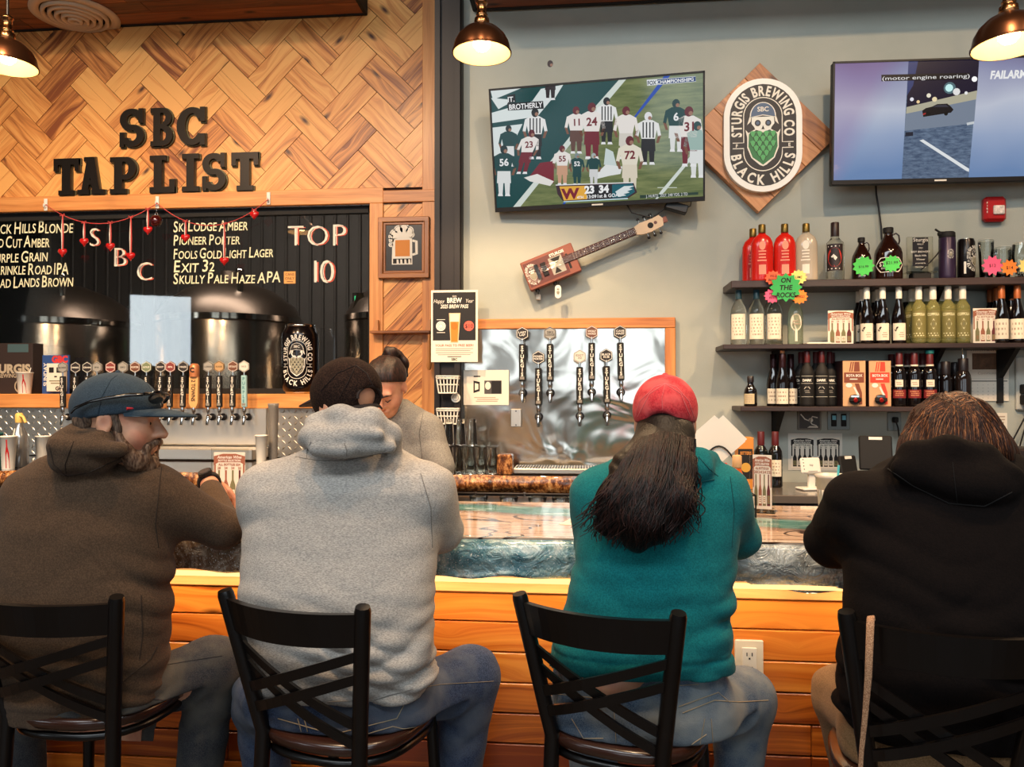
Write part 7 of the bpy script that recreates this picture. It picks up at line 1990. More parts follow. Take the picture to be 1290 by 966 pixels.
def nets(F, lo, h, smooth):
 n = np.array(F.shape)
 s = F < 0
 def cor(A, o): return A[o[0]:n[0] - 1 + o[0], o[1]:n[1] - 1 + o[1], o[2]:n[2] - 1 + o[2]]
 offs = [(i, j, k) for i in (0, 1) for j in (0, 1) for k in (0, 1)]
 cnt = sum(cor(s, o).astype(np.int8) for o in offs)
 act = (cnt > 0) & (cnt < 8)
 I = np.argwhere(act)
 idx = np.full(act.shape, -1, np.int64); idx[act] = np.arange(len(I))
 acc = np.zeros((len(I), 3)); c = np.zeros(len(I))
 for a in offs:
  for axn in range(3):
   if a[axn]: continue
   b = list(a); b[axn] = 1
   fa, fb = cor(F, a)[act], cor(F, b)[act]
   x = (fa < 0) != (fb < 0)
   t = np.where(x, fa / np.where(x, fa - fb, 1), 0)
   p = np.tile(np.array(a, float), (len(I), 1)); p[:, axn] += t
   acc += np.where(x[:, None], p, 0); c += x
 Vt = (I + acc / c[:, None]) * h + lo
 quads = []
 for axn in range(3):
  o1, o2 = [(1, 2), (2, 0), (0, 1)][axn]
  sl0 = [slice(1, n[i] - 1) for i in range(3)]; sl0[axn] = slice(0, n[axn] - 1)
  sl1 = list(sl0); sl1[axn] = slice(1, n[axn])
  A, B = s[tuple(sl0)], s[tuple(sl1)]
  E_ = np.argwhere(A != B)
  if not len(E_): continue
  base = E_ + np.array([sl0[i].start for i in range(3)])
  ins = A[A != B]
  def cell(d1, d2):
   q = base.copy(); q[:, o1] += d1; q[:, o2] += d2
   return idx[q[:, 0], q[:, 1], q[:, 2]]
  q = np.stack([cell(-1, -1), cell(0, -1), cell(0, 0), cell(-1, 0)], 1)
  q[~ins] = q[~ins][:, ::-1]
  quads.append(q)
 Q = np.concatenate(quads); Q = Q[(Q >= 0).all(1)]
 for it in range(smooth):
  acc = np.zeros_like(Vt); c = np.zeros(len(Vt))
  for a, b in ((0, 1), (1, 2), (2, 3), (3, 0)):
   np.add.at(acc, Q[:, a], Vt[Q[:, b]]); np.add.at(c, Q[:, a], 1); np.add.at(acc, Q[:, b], Vt[Q[:, a]]); np.add.at(c, Q[:, b], 1)
  lap = acc / np.maximum(c, 1)[:, None] - Vt
  Vt = Vt + lap * (.6 if it % 2 == 0 else -.45)
 return Vt, Q
def sdf_obj(name, parent, m, VF, smooth=True):
 Vt, Q = VF
 L = np.array(parent.location if parent.parent is None else parent.parent.location)
 me = bpy.data.meshes.new(name)
 me.vertices.add(len(Vt)); me.vertices.foreach_set('co', (Vt - L).astype(np.float32).ravel())
 me.loops.add(Q.size); me.loops.foreach_set('vertex_index', Q.astype(np.int32).ravel())
 me.polygons.add(len(Q)); me.polygons.foreach_set('loop_start', np.arange(0, Q.size, 4, dtype=np.int32))
 me.update(calc_edges=True); me.validate()
 me.polygons.foreach_set('use_smooth', [True] * len(me.polygons))
 me.materials.append(m)
 o = bpy.data.objects.new(name, me); COL.objects.link(o); o.parent = parent
 return o
def bvh_of(VF): return BVHTree.FromPolygons([tuple(v) for v in VF[0]], [tuple(q) for q in VF[1]])
def on_surface(bv, pts, off=.0012, step=5.0):
 """follow a pixel polyline over a surface: points where the sight lines meet it"""
 out = []
 O = V((0, 0, CAMZ))
 for (x0, y0), (x1, y1) in zip(pts, pts[1:]):
  n = max(1, int(math.hypot(x1 - x0, y1 - y0) / step))
  for i in range(n + (1 if (x1, y1) == pts[-1] else 0)):
   d = ray(x0 + (x1 - x0) * i / n, y0 + (y1 - y0) * i / n).normalized()
   hit = bv.ray_cast(O, d, 6.0)
   if hit[0] is not None: out.append(hit[0] - d * off)
 return out
def seams(name, parent, bv, lines, r_, m, flat=.5):
 b = MB(); L = V(parent.location if parent.parent is None else parent.parent.location)
 for ln in lines:
  P = [p - L for p in on_surface(bv, ln)]
  if len(P) > 1: b.tube(P, r_, m, 6, flat=flat)
 if b.v: return b.build(name, parent)
def folds(seed, amp, kz=46.0, kx=9.0, z0=None, z1=None, tilt=0.0, cx=0.0):
 r_ = random.Random(seed)
 ph = [r_.uniform(0, 6.28) for _ in range(8)]
 def f(X, Y, Z, F):
  w = np.abs(np.sin(kz * .5 * (Z + tilt * (X - cx)) + 1.7 * np.sin(kx * X + ph[0]) + .8 * np.sin(11 * Y + 9 * X + 6 * Z + ph[1]) + ph[2])) - .6
  w2 = np.abs(np.sin(kz * .33 * (Z - 1.7 * tilt * (X - cx)) + 1.2 * np.sin(kx * 1.3 * X + ph[3]) + 3 * Y + ph[4])) - .6
  m = 1.0
  if z0 is not None:
   m = np.clip((Z - z0) / .06, 0, 1) * np.clip((z1 - Z) / .08, 0, 1)
  loc = .18 + np.clip(np.sin(6.3 * X + ph[5] + 3 * Z) * np.sin(10.1 * Z + 4 * X + ph[6]) + .25 * np.sin(17 * X - 13 * Z + ph[7]), 0, 1)
  return F - 1.7 * amp * m * (w + .8 * w2) * loc
 return f
def sat(y):
 return lambda X, Y, Z, F: np.where(Y < y, np.maximum(F, .699 - Z), F)
def seq(*fs):
 def f(X, Y, Z, F):
  for g in fs: F = g(X, Y, Z, F)
  return F
 return f
def band(z, depth=.005, wd=.005, below=False):
 return lambda X, Y, Z, F: F + depth * np.exp(-((Z - z) / wd) ** 2)
def prow(rows):
 """pixel rows (y, left, right, Y centre, half depth) -> world sections"""
 out = []
 for (py, l, r_, Yc, b) in rows:
  A, B = at(l, py, Yc), at(r_, py, Yc)
  out.append((A.z, (A.x + B.x) / 2, (B.x - A.x) / 2, Yc, b))
 return out
def head_sdf(S, c, R, s=1.0, neck=None):
 """a head with brow, sockets, nose, lips, chin and ears; R columns are right, forward, up"""
 c, R = np.array(c, float), np.array(R)
 P = lambda x, y, z: c + R @ (np.array((x, y, z)) * s)
 E_ = lambda p, r_, k=.02, mode='u': S.ell(P(*p), np.array(r_) * s, k * s, R, mode)
 E_((0, -.012, .035), (.077, .098, .086)); E_((0, .028, -.03), (.062, .068, .084), .03); E_((0, .05, -.09), (.036, .036, .028), .03)
 E_((.036, .055, -.035), (.028, .03, .03), .02); E_((-.036, .055, -.035), (.028, .03, .03), .02)
 E_((0, .086, .024), (.052, .014, .012), .018)
 for sx in (-1, 1): E_((sx * .031, .102, .002), (.018, .014, .012), .012, 's'); E_((sx * .031, .080, .001), (.014, .013, .012), .006)
 S.cone(P(0, .092, .012), P(0, .116, -.028), .008 * s, .013 * s, .012 * s)
 for sx in (-1, 1): S.cone(P(sx * .011, .102, -.032), P(sx * .013, .100, -.033), .008 * s, .008 * s, .006 * s)
 E_((0, .094, -.060), (.025, .010, .0065), .008); E_((0, .091, -.071), (.021, .010, .007), .008); E_((0, .105, -.0655), (.022, .008, .0016), .003, 's')
 for sx in (-1, 1):
  E_((sx * .079, -.008, -.004), (.010, .021, .033), .006); E_((sx * .090, -.004, .0), (.008, .011, .019), .005, 's')
 S.cone(P(0, -.022, -.05), neck if neck is not None else P(0, -.045, -.17), .055 * s, .058 * s, .03 * s)
def hand_sdf(S, wrist, f, up, side, curl=.5, s=1.0):
 w, f, up = np.array(wrist, float), np.array(f, float), np.array(up, float)
 f /= np.linalg.norm(f); up = up - f * (up @ f); up /= np.linalg.norm(up)
 x = np.cross(f, up) * side
 R = np.stack([x, f, up], 1)
 S.ell(w + f * .05 * s, np.array((.040, .052, .016)) * s, .012, R)
 for i, L in enumerate((.068, .076, .070, .054)):
  b = w + f * (.088 - .004 * abs(i - 1)) * s + x * (i - 1.5) * -.0195 * s
  m_ = b + (f * math.cos(curl * .7) - up * math.sin(curl * .7)) * L * .52 * s
  e = m_ + (f * math.cos(curl * 1.7) - up * math.sin(curl * 1.7)) * L * .5 * s
  S.cone(b, m_, .0098 * s, .0088 * s, .006); S.cone(m_, e, .0088 * s, .0072 * s, .003)
 b = w + f * .028 * s + x * .030 * s
 m_ = b + (f * .6 + x * .75 - up * .15) * .036 * s
 e = m_ + (f * .95 + x * .1 - up * .3) * .030 * s
 S.cone(b, m_, .0125 * s, .0105 * s, .008); S.cone(m_, e, .0105 * s, .0085 * s, .003)
def rot(yaw, pitch=0.0, roll=0.0):
 """yaw turns the face from +y towards -x, pitch bows it forward, roll tips it to its right"""
 return np.array(Matrix.Rotation(yaw, 3, 'Z') @ Matrix.Rotation(-pitch, 3, 'X') @ Matrix.Rotation(roll, 3, 'Y'))
def skin_mat(name, c, red):
 q = NT(name); co = q.coord()
 f = q.noise(co, 18.0, 3.0, .55)
 q.l(q.ramp(f, [(.35, rgba(c)), (.7, rgba(red))]), q.b.inputs['Base Color'])
 q.b.inputs['Roughness'].default_value = .5
 q.b.inputs['Subsurface Weight'].default_value = .08
 q.b.inputs['Subsurface Radius'].default_value = (.012, .005, .003)
 q.bump(q.noise(co, 240.0, 2.0), .08, .002)
 return q.m
SKIN = skin_mat('skin', (206, 152, 120), (188, 122, 96))
def hair_mat(name, c1, c2):
 q = NT(name); co = q.coord()
 f = q.noise(q.scale(co, (1, 1, .25)), 150.0, 2.0, .6)
 q.l(q.ramp(f, [(.4, rgba(c1)), (.65, rgba(c2))]), q.b.inputs['Base Color'])
 q.b.inputs['Roughness'].default_value = .5
 q.b.inputs['Specular IOR Level'].default_value = .3
 q.bump(f, .5, .004)
 return q.m
DENIM_D = fabric('denim_dark', (34, 44, 66), (58, 70, 94), 320, .4, .6, .35, big=(7.0, (78, 84, 96)))
DENIM_G = fabric('denim_faded', (38, 40, 46), (62, 62, 64), 320, .4, .6, .35, big=(7.0, (76, 73, 68)))
DENIM_L = fabric('denim_light', (58, 76, 98), (92, 106, 122), 320, .4, .6, .35, big=(6.0, (120, 126, 128)))
STITCH = mat('stitching', (150, 134, 110), .8)
STITCHD = mat('stitching_dark', (44, 42, 48), .9)
def torso_rows_world(rows): return prow(rows)
def person(label, rootpx, hood):
 t = bpy.data.objects.new('person', None); COL.objects.link(t)
 p = at(*rootpx); t.location = (p.x, p.y, .70)
 return tag(t, label, 'person', hood)
def core_body(S, rows, hips, legs, arms, hands, shrink):
 S.rows(rows, .02, 2.2, -shrink)
 for a in arms: S.chain(a, [.05, .042, .030], .02)
 S.rows(hips, .03, 2.2, -.02)
 for l in legs: S.chain(l, [.075, .055, .04, .03], .02)
 for h in hands: hand_sdf(S, *h)
def arm(pts): return [np.array(at(*p)) for p in pts]
# ------------------------------------------------------------------ person in the brown hoodie
tA = person('person in brown hoodie and blue cap looking along the bar in profile', (110, 900, 2.16), None)
rowsA = prow([(560, 92, 150, 2.24, .085), (575, 62, 178, 2.23, .115), (595, 40, 205, 2.21, .13), (620, 24, 213, 2.2, .14), (660, 9, 211, 2.18, .145), (700, -4, 211, 2.17, .145), (760, -14, 209, 2.15, .145), (820, -14, 206, 2.14, .14), (860, -6, 200, 2.14, .135), (893, 4, 188, 2.14, .125)])
hipA = prow([(828, 0, 196, 2.15, .12), (880, -8, 205, 2.15, .14), (915, -6, 205, 2.16, .15), (945, 10, 190, 2.18, .14)])
rA = arm([(192, 622, 2.2), (280, 666, 2.31), (262, 602, 2.66)])
lA = arm([(44, 625, 2.2), (18, 690, 2.33), (120, 640, 2.70)])
lgA = [arm([(165, 880, 2.17), (268, 838, 2.38), (246, 1010, 2.36), (240, 1300, 2.3)]), arm([(45, 890, 2.17), (20, 850, 2.40), (30, 1010, 2.38), (40, 1300, 2.3)])]
RA = rot(math.radians(-78), .06)
cA = np.array(at(150, 531, 2.16))
SB = Sdf(.0062); head_sdf(SB, cA, RA, 1.10, np.array(at(122, 585, 2.26)))
core_body(SB, rowsA, hipA, lgA, [rA, lA], [(rA[2], (.70, .35, -.55), (.3, .3, 1), 1, .5), (lA[2], (.5, .8, -.05), (0, 0, 1), -1, .5)], .03)
sdf_obj('body', tA, SKIN, SB.mesh(sat(2.27)))
SH = Sdf(.0075); SH.rows(rowsA, .03, 2.5)
SH.chain([rA[0], rA[1]], [.088, .062], .05).chain([rA[1], rA[1] + (rA[2] - rA[1]) * .72], [.060, .040], .02)
SH.chain([lA[0], lA[1]], [.088, .066], .05).chain([lA[1], lA[1] + (lA[2] - lA[1]) * .85], [.066, .05], .025)
h1 = [np.array(at(*p)) for p in ((80, 556, 2.14), (98, 549, 2.10), (128, 555, 2.08), (156, 568, 2.12), (174, 578, 2.22))]
SH.chain(h1, [.032, .034, .030, .026, .024], .025)
SH.ell(np.array(at(103, 570, 2.09)), (.105, .055, .062), .022, rot(0, 0, .30)); SH.ell(np.array(at(84, 578, 2.07)), (.05, .04, .045), .02)
SH.cone(np.array(at(72, 562, 2.05)), np.array(at(150, 566, 2.05)), .028, .022, .015)
zh = rowsA[-1][0]
MH = SH.mesh(seq(folds(3, .0065, 110, 7, zh - .05, zh + .30, .25), folds(4, .0035, 70, 12), band(zh + .045, .004, .004)))
HOODA = fabric('hoodie_brown', (66, 50, 37), (84, 65, 49), 260, bump=.3)
sdf_obj('hoodie', tA, HOODA, MH)
bv = bvh_of(MH)
seams('hoodie_seam', tA, bv, [[(84, 600), (82, 585), (88, 568), (93, 556)], [(205, 578), (200, 620), (196, 660), (200, 690)], [(62, 560), (68, 585), (84, 600), (110, 596), (150, 578), (172, 562)], [(178, 750), (180, 800), (176, 830)], [(150, 862), (190, 830), (198, 815)]], .0016, mat('seam_brown', (46, 34, 25), .95))
SJ = Sdf(.0085); SJ.rows(hipA, .03, 2.3)
for l in lgA: SJ.chain(l, [.098, .086, .066, .055], .04)
MJ = SJ.mesh(seq(folds(8, .005, 60, 14), sat(2.27)))
sdf_obj('jeans', tA, DENIM_G, MJ); bv = bvh_of(MJ)
seams('jeans_seam', tA, bv, [[(205, 838), (240, 832), (280, 826)], [(150, 890), (190, 880), (225, 884)]], .0014, STITCHD)
def cap_dome(S, c, R, s, zc=.035, slope=.18, ext=0.0, k=.012, r_=(.089, .112, .092)):
 P = lambda x, y, z: np.array(c) + R @ (np.array((x, y, z)) * s)
 S.ell(P(0, -.012, .038), np.array(r_) * s + ext, k, R)
 nrm = R @ np.array((0, -slope, -1.0)); nrm /= np.linalg.norm(nrm)
 base = P(0, 0, zc)
 return lambda X, Y, Z, F: np.maximum(F, (X - base[0]) * nrm[0] + (Y - base[1]) * nrm[1] + (Z - base[2]) * nrm[2])
def cap_brim(c, R, s, y0, y1, hw, z0, droop, curve, m, name, parent, th=.004):
 b = MB(); L = V(parent.location if parent.parent is None else parent.parent.location)
 P = lambda x, y, z: V(np.array(c) + R @ (np.array((x, y, z)) * s)) - L
 n, k = 14, 7
 vs, fs = [], []
 for side_ in (1, -1):
  for j in range(k + 1):
   f = j / k
   for i in range(n + 1):
    u = -1 + 2 * i / n
    yb = y0 - .045 * u * u - .012
    ye = y1 - (y1 - y0 + .045) * (abs(u) ** 2.6)
    y = yb + (ye - yb) * f
    vs.append(P(u * hw * (1 - .06 * f), y, z0 - droop * f * f - curve * u * u + side_ * th / 2))
 st = n + 1; off = st * (k + 1)
 for j in range(k):
  for i in range(n):
   q = (j * st + i, j * st + i + 1, (j + 1) * st + i + 1, (j + 1) * st + i)
   fs.append(q); fs.append(tuple(off + v for v in q[::-1]))
 for i in range(n): q = k * st + i; fs.append((q, q + 1, off + q + 1, off + q))
 b.add(vs, fs, m, True)
 return b.build(name, parent), P
CAPA = fabric('cap_blue', (38, 51, 62), (54, 68, 79), 420, bump=.12)
S_ = Sdf(.0055); cut = cap_dome(S_, cA, RA, 1.10, .018, -.20, r_=(.089, .114, .094))
MC = S_.mesh(cut, 3); capA = sdf_obj('cap', tA, CAPA, MC); bv = bvh_of(MC)
brA, PA = cap_brim(cA, RA, 1.10, .085, .200, .080, .040, .014, .006, fabric('cap_brim_blue', (44, 56, 66), (56, 70, 80), 420, bump=.1), 'brim', capA)
b = MB(); b.tube([PA(u * .078, .085 - .045 * u * u + .005, .045 - .006 * u * u) for u in [-1 + 2 * i / 14 for i in range(15)]], .004, mat('cap_piping_red', (186, 36, 48), .6), 8); b.build('piping', capA)
b = MB(); b.ball(PA(0, -.012, .131), .008, CAPA, 10, 6); b.build('button', capA)
seams('panel_seam', capA, bv, [[(160, 463), (140, 478), (128, 500), (122, 528)], [(160, 463), (182, 478), (196, 500)]], .001, mat('cap_seam', (28, 42, 58), .9))
P_ = on_surface(bv, [(186, 475), (187, 480)], .002)
b = MB()
for a0, a1 in (((181, 474), (185, 470)), ((185, 470), (188, 474)), ((183, 477), (189, 473)), ((184, 480), (190, 477)), ((187, 482), (190, 479))):
 q = [p - tA.location for p in on_surface(bv, [a0, a1], .002, 2)]
 if len(q) > 1: b.tube(q, .0022, LETW, 5, flat=.5)
if b.v: b.build('embroidery', capA)
HAIRA = hair_mat('hair_greying', (58, 44, 36), (112, 92, 76))
S_ = Sdf(.006)
PP = lambda x, y, z: cA + RA @ (np.array((x, y, z)) * 1.10)
for sx in (-1, 1): S_.cone(PP(sx * .066, .012, .02), PP(sx * .066, .022, -.02), .016, .013, .01); S_.cone(PP(sx * .058, -.055, .01), PP(sx * .048, -.07, -.035), .020, .016, .02)
S_.cone(PP(-.045, -.08, .0), PP(.045, -.08, .0), .022, .022, .02); S_.cone(PP(-.03, -.072, -.04), PP(.03, -.072, -.04), .020, .020, .02)
sdf_obj('hair', tA, HAIRA, S_.mesh(lambda X, Y, Z, F: F - .0018 * np.sin(240 * X) * np.sin(60 * Z)))
BEARD = hair_mat('beard_brown', (74, 50, 36), (136, 108, 86))
S_ = Sdf(.0055)
for sx in (-1, 1):
 S_.chain([PP(sx * .066, .020, -.025), PP(sx * .060, .035, -.065), PP(sx * .040, .062, -.10), PP(0, .080, -.112)], [.013, .022, .027, .030], .015)
 S_.chain([PP(sx * .034, .088, -.062), PP(sx * .014, .103, -.050), PP(0, .106, -.048)], [.009, .009, .008], .008)
 S_.cone(PP(sx * .034, .088, -.062), PP(sx * .03, .082, -.095), .011, .016, .012)
rb = np.random.RandomState(4)
S_.ell(PP(0, .078, -.112), (.030, .030, .026), .015, RA)
sdf_obj('beard', tA, BEARD, S_.mesh(lambda X, Y, Z, F: F - .0028 * np.sin(310 * X + 60 * Z) * np.sin(290 * Y + 90 * Z)))
b = MB(); off = lambda p: V(p) - tA.location
for sx in (-1, 1): b.tube([off(PP(sx * .046, .080, .022)), off(PP(sx * .032, .094, .030)), off(PP(sx * .014, .099, .024))], [.003, .005, .004], HAIRA, 6)
b.build('eyebrow', tA)
for sx in (-1, 1):
 b = MB(); b.ball(off(PP(sx * .031, .0795, .001)), .0125, mat('eye_white', (224, 214, 204), .25), 12, 8); b.ball(off(PP(sx * .031, .0893, .001)), .0055, mat('iris_brown', (48, 30, 22), .15), 10, 6); b.build('eye', tA)
wv = rA[1] + (rA[2] - rA[1]) * .89
dv = V(rA[2] - rA[1]).normalized()
b = MB(); X = Matrix.Translation(V(wv) - tA.location) @ dv.to_track_quat('Z', 'Y').to_matrix().to_4x4()
b.lathe([(.037, -.013), (.040, -.012), (.040, .012), (.037, .013)], SOOT, 24, X=X); wt = b.build('wristwatch', tA)
upv = V((-.25, -.35, 1)); upv = (upv - dv * upv.dot(dv)).normalized()
b = MB(); a_ = V(wv) - tA.location + upv * .037; b.cyl(a_, a_ + upv * .012, .024, SOOT, 20); b.cyl(a_ + upv * .012, a_ + upv * .0135, .019, mat('watch_dial', (60, 58, 60), .15), 20); b.build('watch_case', wt)
tg = thing('sunglasses', 'black sunglasses parked on the brim of the blue cap', 'sunglasses', PP(0, 0, .06))
G = lambda x, y, z: V(PP(x, y, z)) - tg.location
BL = mat('sunglass_black', (14, 12, 12), .2, coat=.4)
for sx in (-1, 1):
 b = MB(); b.tube([G(sx * .074, .082, .078), G(sx * .090, .055, .076), G(sx * .0985, .0, .064), G(sx * .098, -.04, .052), G(sx * .092, -.075, .034), G(sx * .090, -.085, .02)], [.006, .0075, .006, .0055, .006, .004], BL, 8, flat=.6); b.build('temple', tg)
 b = MB(); b.ball((0, 0, 0), (.030, .006, .022), mat('sunglass_lens', (10, 10, 12), .05, coat=1), 18, 10, X=Matrix.Translation(G(sx * .038, .106, .072)) @ Matrix(RA).to_4x4() @ Matrix.Rotation(-sx * .55, 4, 'Z') @ Matrix.Rotation(-.35, 4, 'X')); b.build('lens', tg)
b = MB(); b.tube([G(-.072, .084, .080), G(-.03, .116, .082), G(0, .121, .080), G(.03, .116, .082), G(.072, .084, .080)], .005, BL, 8); b.build('frame_bridge', tg)
b = MB(); b.tube([off(at(120, 1035, 2.2)), off(at(118, 1040, 2.3))], .001, SOOT, 4)
# ------------------------------------------------------------------ person in the grey hoodie
tB = person('person in heather grey hoodie and dark mesh cap seen from behind', (430, 910, 2.12), None)
rowsB = prow([(560, 398, 498, 2.26, .08), (577, 358, 525, 2.25, .115), (592, 333, 553, 2.23, .13), (612, 319, 560, 2.21, .14), (640, 312, 556, 2.2, .142), (690, 310, 550, 2.17, .142), (730, 307, 547, 2.14, .142), (775, 303, 545, 2.12, .142), (820, 312, 546, 2.11, .14), (842, 318, 545, 2.11, .138), (862, 326, 536, 2.11, .13)])
hipB = prow([(835, 338, 522, 2.12, .115), (890, 326, 545, 2.12, .145), (925, 326, 548, 2.14, .15), (945, 345, 530, 2.16, .14)])
rB = arm([(536, 620, 2.2), (556, 668, 2.30), (486, 645, 2.66)])
lB = arm([(338, 620, 2.2), (338, 676, 2.30), (410, 645, 2.66)])
lgB = [arm([(492, 893, 2.14), (592, 852, 2.36), (572, 1010, 2.36), (560, 1300, 2.3)]), arm([(380, 895, 2.14), (330, 880, 2.38), (340, 1010, 2.38), (350, 1300, 2.3)])]
RB = rot(math.radians(56), .22)
cB = np.array(at(435, 512, 2.22))
SB = Sdf(.0062); head_sdf(SB, cB, RB, 1.04, np.array(at(438, 585, 2.28)))
core_body(SB, rowsB, hipB, lgB, [rB, lB], [(rB[2], (-.4, .9, -.05), (0, 0, 1), 1, .5), (lB[2], (.5, .9, -.05), (0, 0, 1), -1, .5)], .03)
sdf_obj('body', tB, SKIN, SB.mesh(sat(2.25)))
SH = Sdf(.0072); SH.rows(rowsB, .03, 2.5)
SH.chain([rB[0], rB[1]], [.084, .062], .05).chain([rB[1], rB[1] + (rB[2] - rB[1]) * .85], [.062, .05], .025)
SH.chain([lB[0], lB[1]], [.084, .066], .05).chain([lB[1], lB[1] + (lB[2] - lB[1]) * .85], [.064, .05], .025)
at3 = lambda *p: np.array(at(*p))
SH.chain([at3(386, 552, 2.20), at3(402, 534, 2.13), at3(432, 526, 2.10), at3(466, 530, 2.10), at3(490, 548, 2.14), at3(496, 566, 2.2)], [.028, .034, .036, .036, .034, .026], .02)
SH.ell(at3(432, 553, 2.09), (.125, .05, .052), .02, rot(0, 0, .05)); SH.cone(at3(398, 566, 2.06), at3(435, 567, 2.055), .020, .022, .02); SH.cone(at3(440, 560, 2.055), at3(492, 562, 2.09), .020, .018, .02)
SH.cone(at3(388, 548, 2.09), at3(418, 545, 2.055), .016, .014, .018); SH.cone(at3(430, 546, 2.05), at3(478, 548, 2.06), .016, .014, .018)
SH.cone(at3(396, 561, 2.03), at3(478, 556, 2.03), .004, .003, .012, 's')
zh = rowsB[-1][0]
MH = SH.mesh(seq(folds(12, .0075, 118, 6, zh - .05, zh + .32, .18), folds(13, .0035, 70, 11), band(zh + .055, .005, .004)))
GREY = fabric('hoodie_heather', (142, 138, 134), (186, 180, 172), 300, .36, .64, .35, aniso=(.5, 1, 1.8))
sdf_obj('hoodie', tB, GREY, MH); bv = bvh_of(MH)
seams('hoodie_seam', tB, bv, [[(436, 580), (437, 568), (434, 558)], [(386, 577), (387, 566), (392, 556)], [(372, 575), (400, 580), (436, 580), (470, 573), (500, 566)], [(530, 596), (543, 640), (545, 690)], [(340, 868), (400, 884), (470, 882), (520, 868)]], .0013, mat('seam_grey', (122, 116, 110), .95))
SJ = Sdf(.0085); SJ.rows(hipB, .03, 2.3)
for l in lgB: SJ.chain(l, [.100, .086, .068, .056], .04)
MJ = SJ.mesh(seq(folds(18, .005, 60, 14), sat(2.25)))
sdf_obj('jeans', tB, DENIM_D, MJ); bv = bvh_of(MJ)
seams('jeans_seam', tB, bv, [[(500, 884), (520, 868), (555, 862), (622, 858)], [(350, 905), (420, 925), (500, 905), (515, 875)], [(460, 925), (495, 915), (508, 918), (545, 912)], [(375, 905), (384, 938)], [(383, 905), (392, 938)], [(505, 868), (512, 885)]], .0014, STITCH)
MESH = fabric('cap_mesh', (26, 16, 13), (54, 36, 28), 300, .45, .6, .6)
S_ = Sdf(.0055); cut = cap_dome(S_, cB, RB, 1.04, -.022, -.02, r_=(.092, .115, .100))
P2 = lambda x, y, z: cB + RB @ (np.array((x, y, z)) * 1.04)
S_.ell(P2(0, -.122, .0), (.040, .05, .031), .006, RB, 's')
MC = S_.mesh(cut, 3); capB = sdf_obj('cap', tB, MESH, MC); bv = bvh_of(MC)
cap_brim(cB, RB, 1.04, .080, .190, .078, .046, .006, .014, mat('cap_brim_dark', (40, 24, 20), .8), 'brim', capB)
b = MB(); offB = lambda p: V(p) - tB.location
b.tube([offB(P2(.043 * math.sin(a), -.122 + .012 * abs(math.sin(a)), .0 + .033 * math.cos(a))) for a in [-1.6 + 3.2 * i / 14 for i in range(15)]], .0045, mat('cap_trim', (30, 18, 15), .8), 8)
b.tube([offB(P2(.05 * u, -.119 + .028 * u * u, -.022)) for u in [-1 + i / 5 for i in range(11)]], .008, mat('cap_trim', (30, 18, 15), .8), 8, flat=.4); b.build('strap', capB)
b = MB(); b.ball(offB(P2(0, -.012, .136)), .008, MESH, 10, 6); b.build('button', capB)
seams('panel_seam', capB, bv, [[(448, 460), (440, 478), (428, 500)], [(448, 460), (462, 470), (472, 490)], [(448, 460), (425, 470), (404, 492)]], .0016, mat('cap_trim', (30, 18, 15), .8))
S_ = Sdf(.006)
for sx in (-1, 1): S_.cone(P2(sx * .066, -.01, .01), P2(sx * .064, .0, -.03), .015, .012, .01)
S_.cone(P2(-.04, -.078, -.045), P2(.04, -.078, -.045), .022, .022, .02)
sdf_obj('hair', tB, hair_mat('hair_short_brown', (62, 40, 30), (96, 66, 50)), S_.mesh())
# ------------------------------------------------------------------ person in the teal hoodie
tC = person('person in teal hoodie and red cap with long dark wavy hair', (805, 910, 2.12), None)
rowsC = prow([(566, 795, 885, 2.26, .08), (580, 768, 905, 2.25, .11), (597, 745, 928, 2.23, .128), (620, 733, 936, 2.21, .138), (650, 729, 934, 2.19, .14), (690, 726, 928, 2.17, .14), (730, 719, 924, 2.15, .14), (770, 710, 922, 2.14, .142), (805, 699, 921, 2.13, .145), (822, 690, 922, 2.13, .145), (832, 692, 921, 2.13, .14)])
hipC = prow([(824, 702, 910, 2.14, .125), (880, 694, 926, 2.14, .152), (920, 692, 930, 2.15, .158), (945, 708, 915, 2.17, .145)])
rC = arm([(906, 625, 2.2), (930, 676, 2.30), (880, 640, 2.64)])
lC = arm([(754, 625, 2.2), (752, 684, 2.30), (800, 640, 2.64)])
lgC = [arm([(868, 893, 2.15), (938, 880, 2.37), (925, 1010, 2.37), (915, 1300, 2.3)]), arm([(750, 897, 2.15), (745, 900, 2.38), (750, 1010, 2.38), (755, 1300, 2.3)])]
RC = rot(math.radians(-8), .16)
cC = np.array(at(838, 533, 2.24))
SB = Sdf(.0062); head_sdf(SB, cC, RC, 1.0, np.array(at(838, 585, 2.28)))
core_body(SB, rowsC, hipC, lgC, [rC, lC], [(rC[2], (-.3, .9, .05), (0, 0, 1), 1, .5), (lC[2], (.4, .9, .05), (0, 0, 1), -1, .5)], .014)
wz = rowsC[0][0]
SB.ell(at3(772, 852, 2.095), (.12, .10, .05), .03)
sdf_obj('body', tC, SKIN, SB.mesh(sat(2.25)))
SH = Sdf(.0075); SH.rows(rowsC, .012, 2.5)
SH.chain([rC[0], rC[1]], [.078, .060], .05).chain([rC[1], rC[1] + (rC[2] - rC[1]) * .85], [.060, .045], .025)
SH.chain([lC[0], lC[1]], [.078, .060], .05).chain([lC[1], lC[1] + (lC[2] - lC[1]) * .85], [.060, .045], .025)
SH.chain([at3(798, 572, 2.18), at3(815, 583, 2.11), at3(850, 588, 2.10), at3(880, 580, 2.14), at3(895, 580, 2.2)], [.03, .035, .036, .034, .028], .02)
SH.ell(at3(845, 592, 2.12), (.115, .05, .05), .02)
zh = rowsC[-1][0]
hemA, hemB = at3(700, 842, 2.0), at3(915, 858, 2.0)
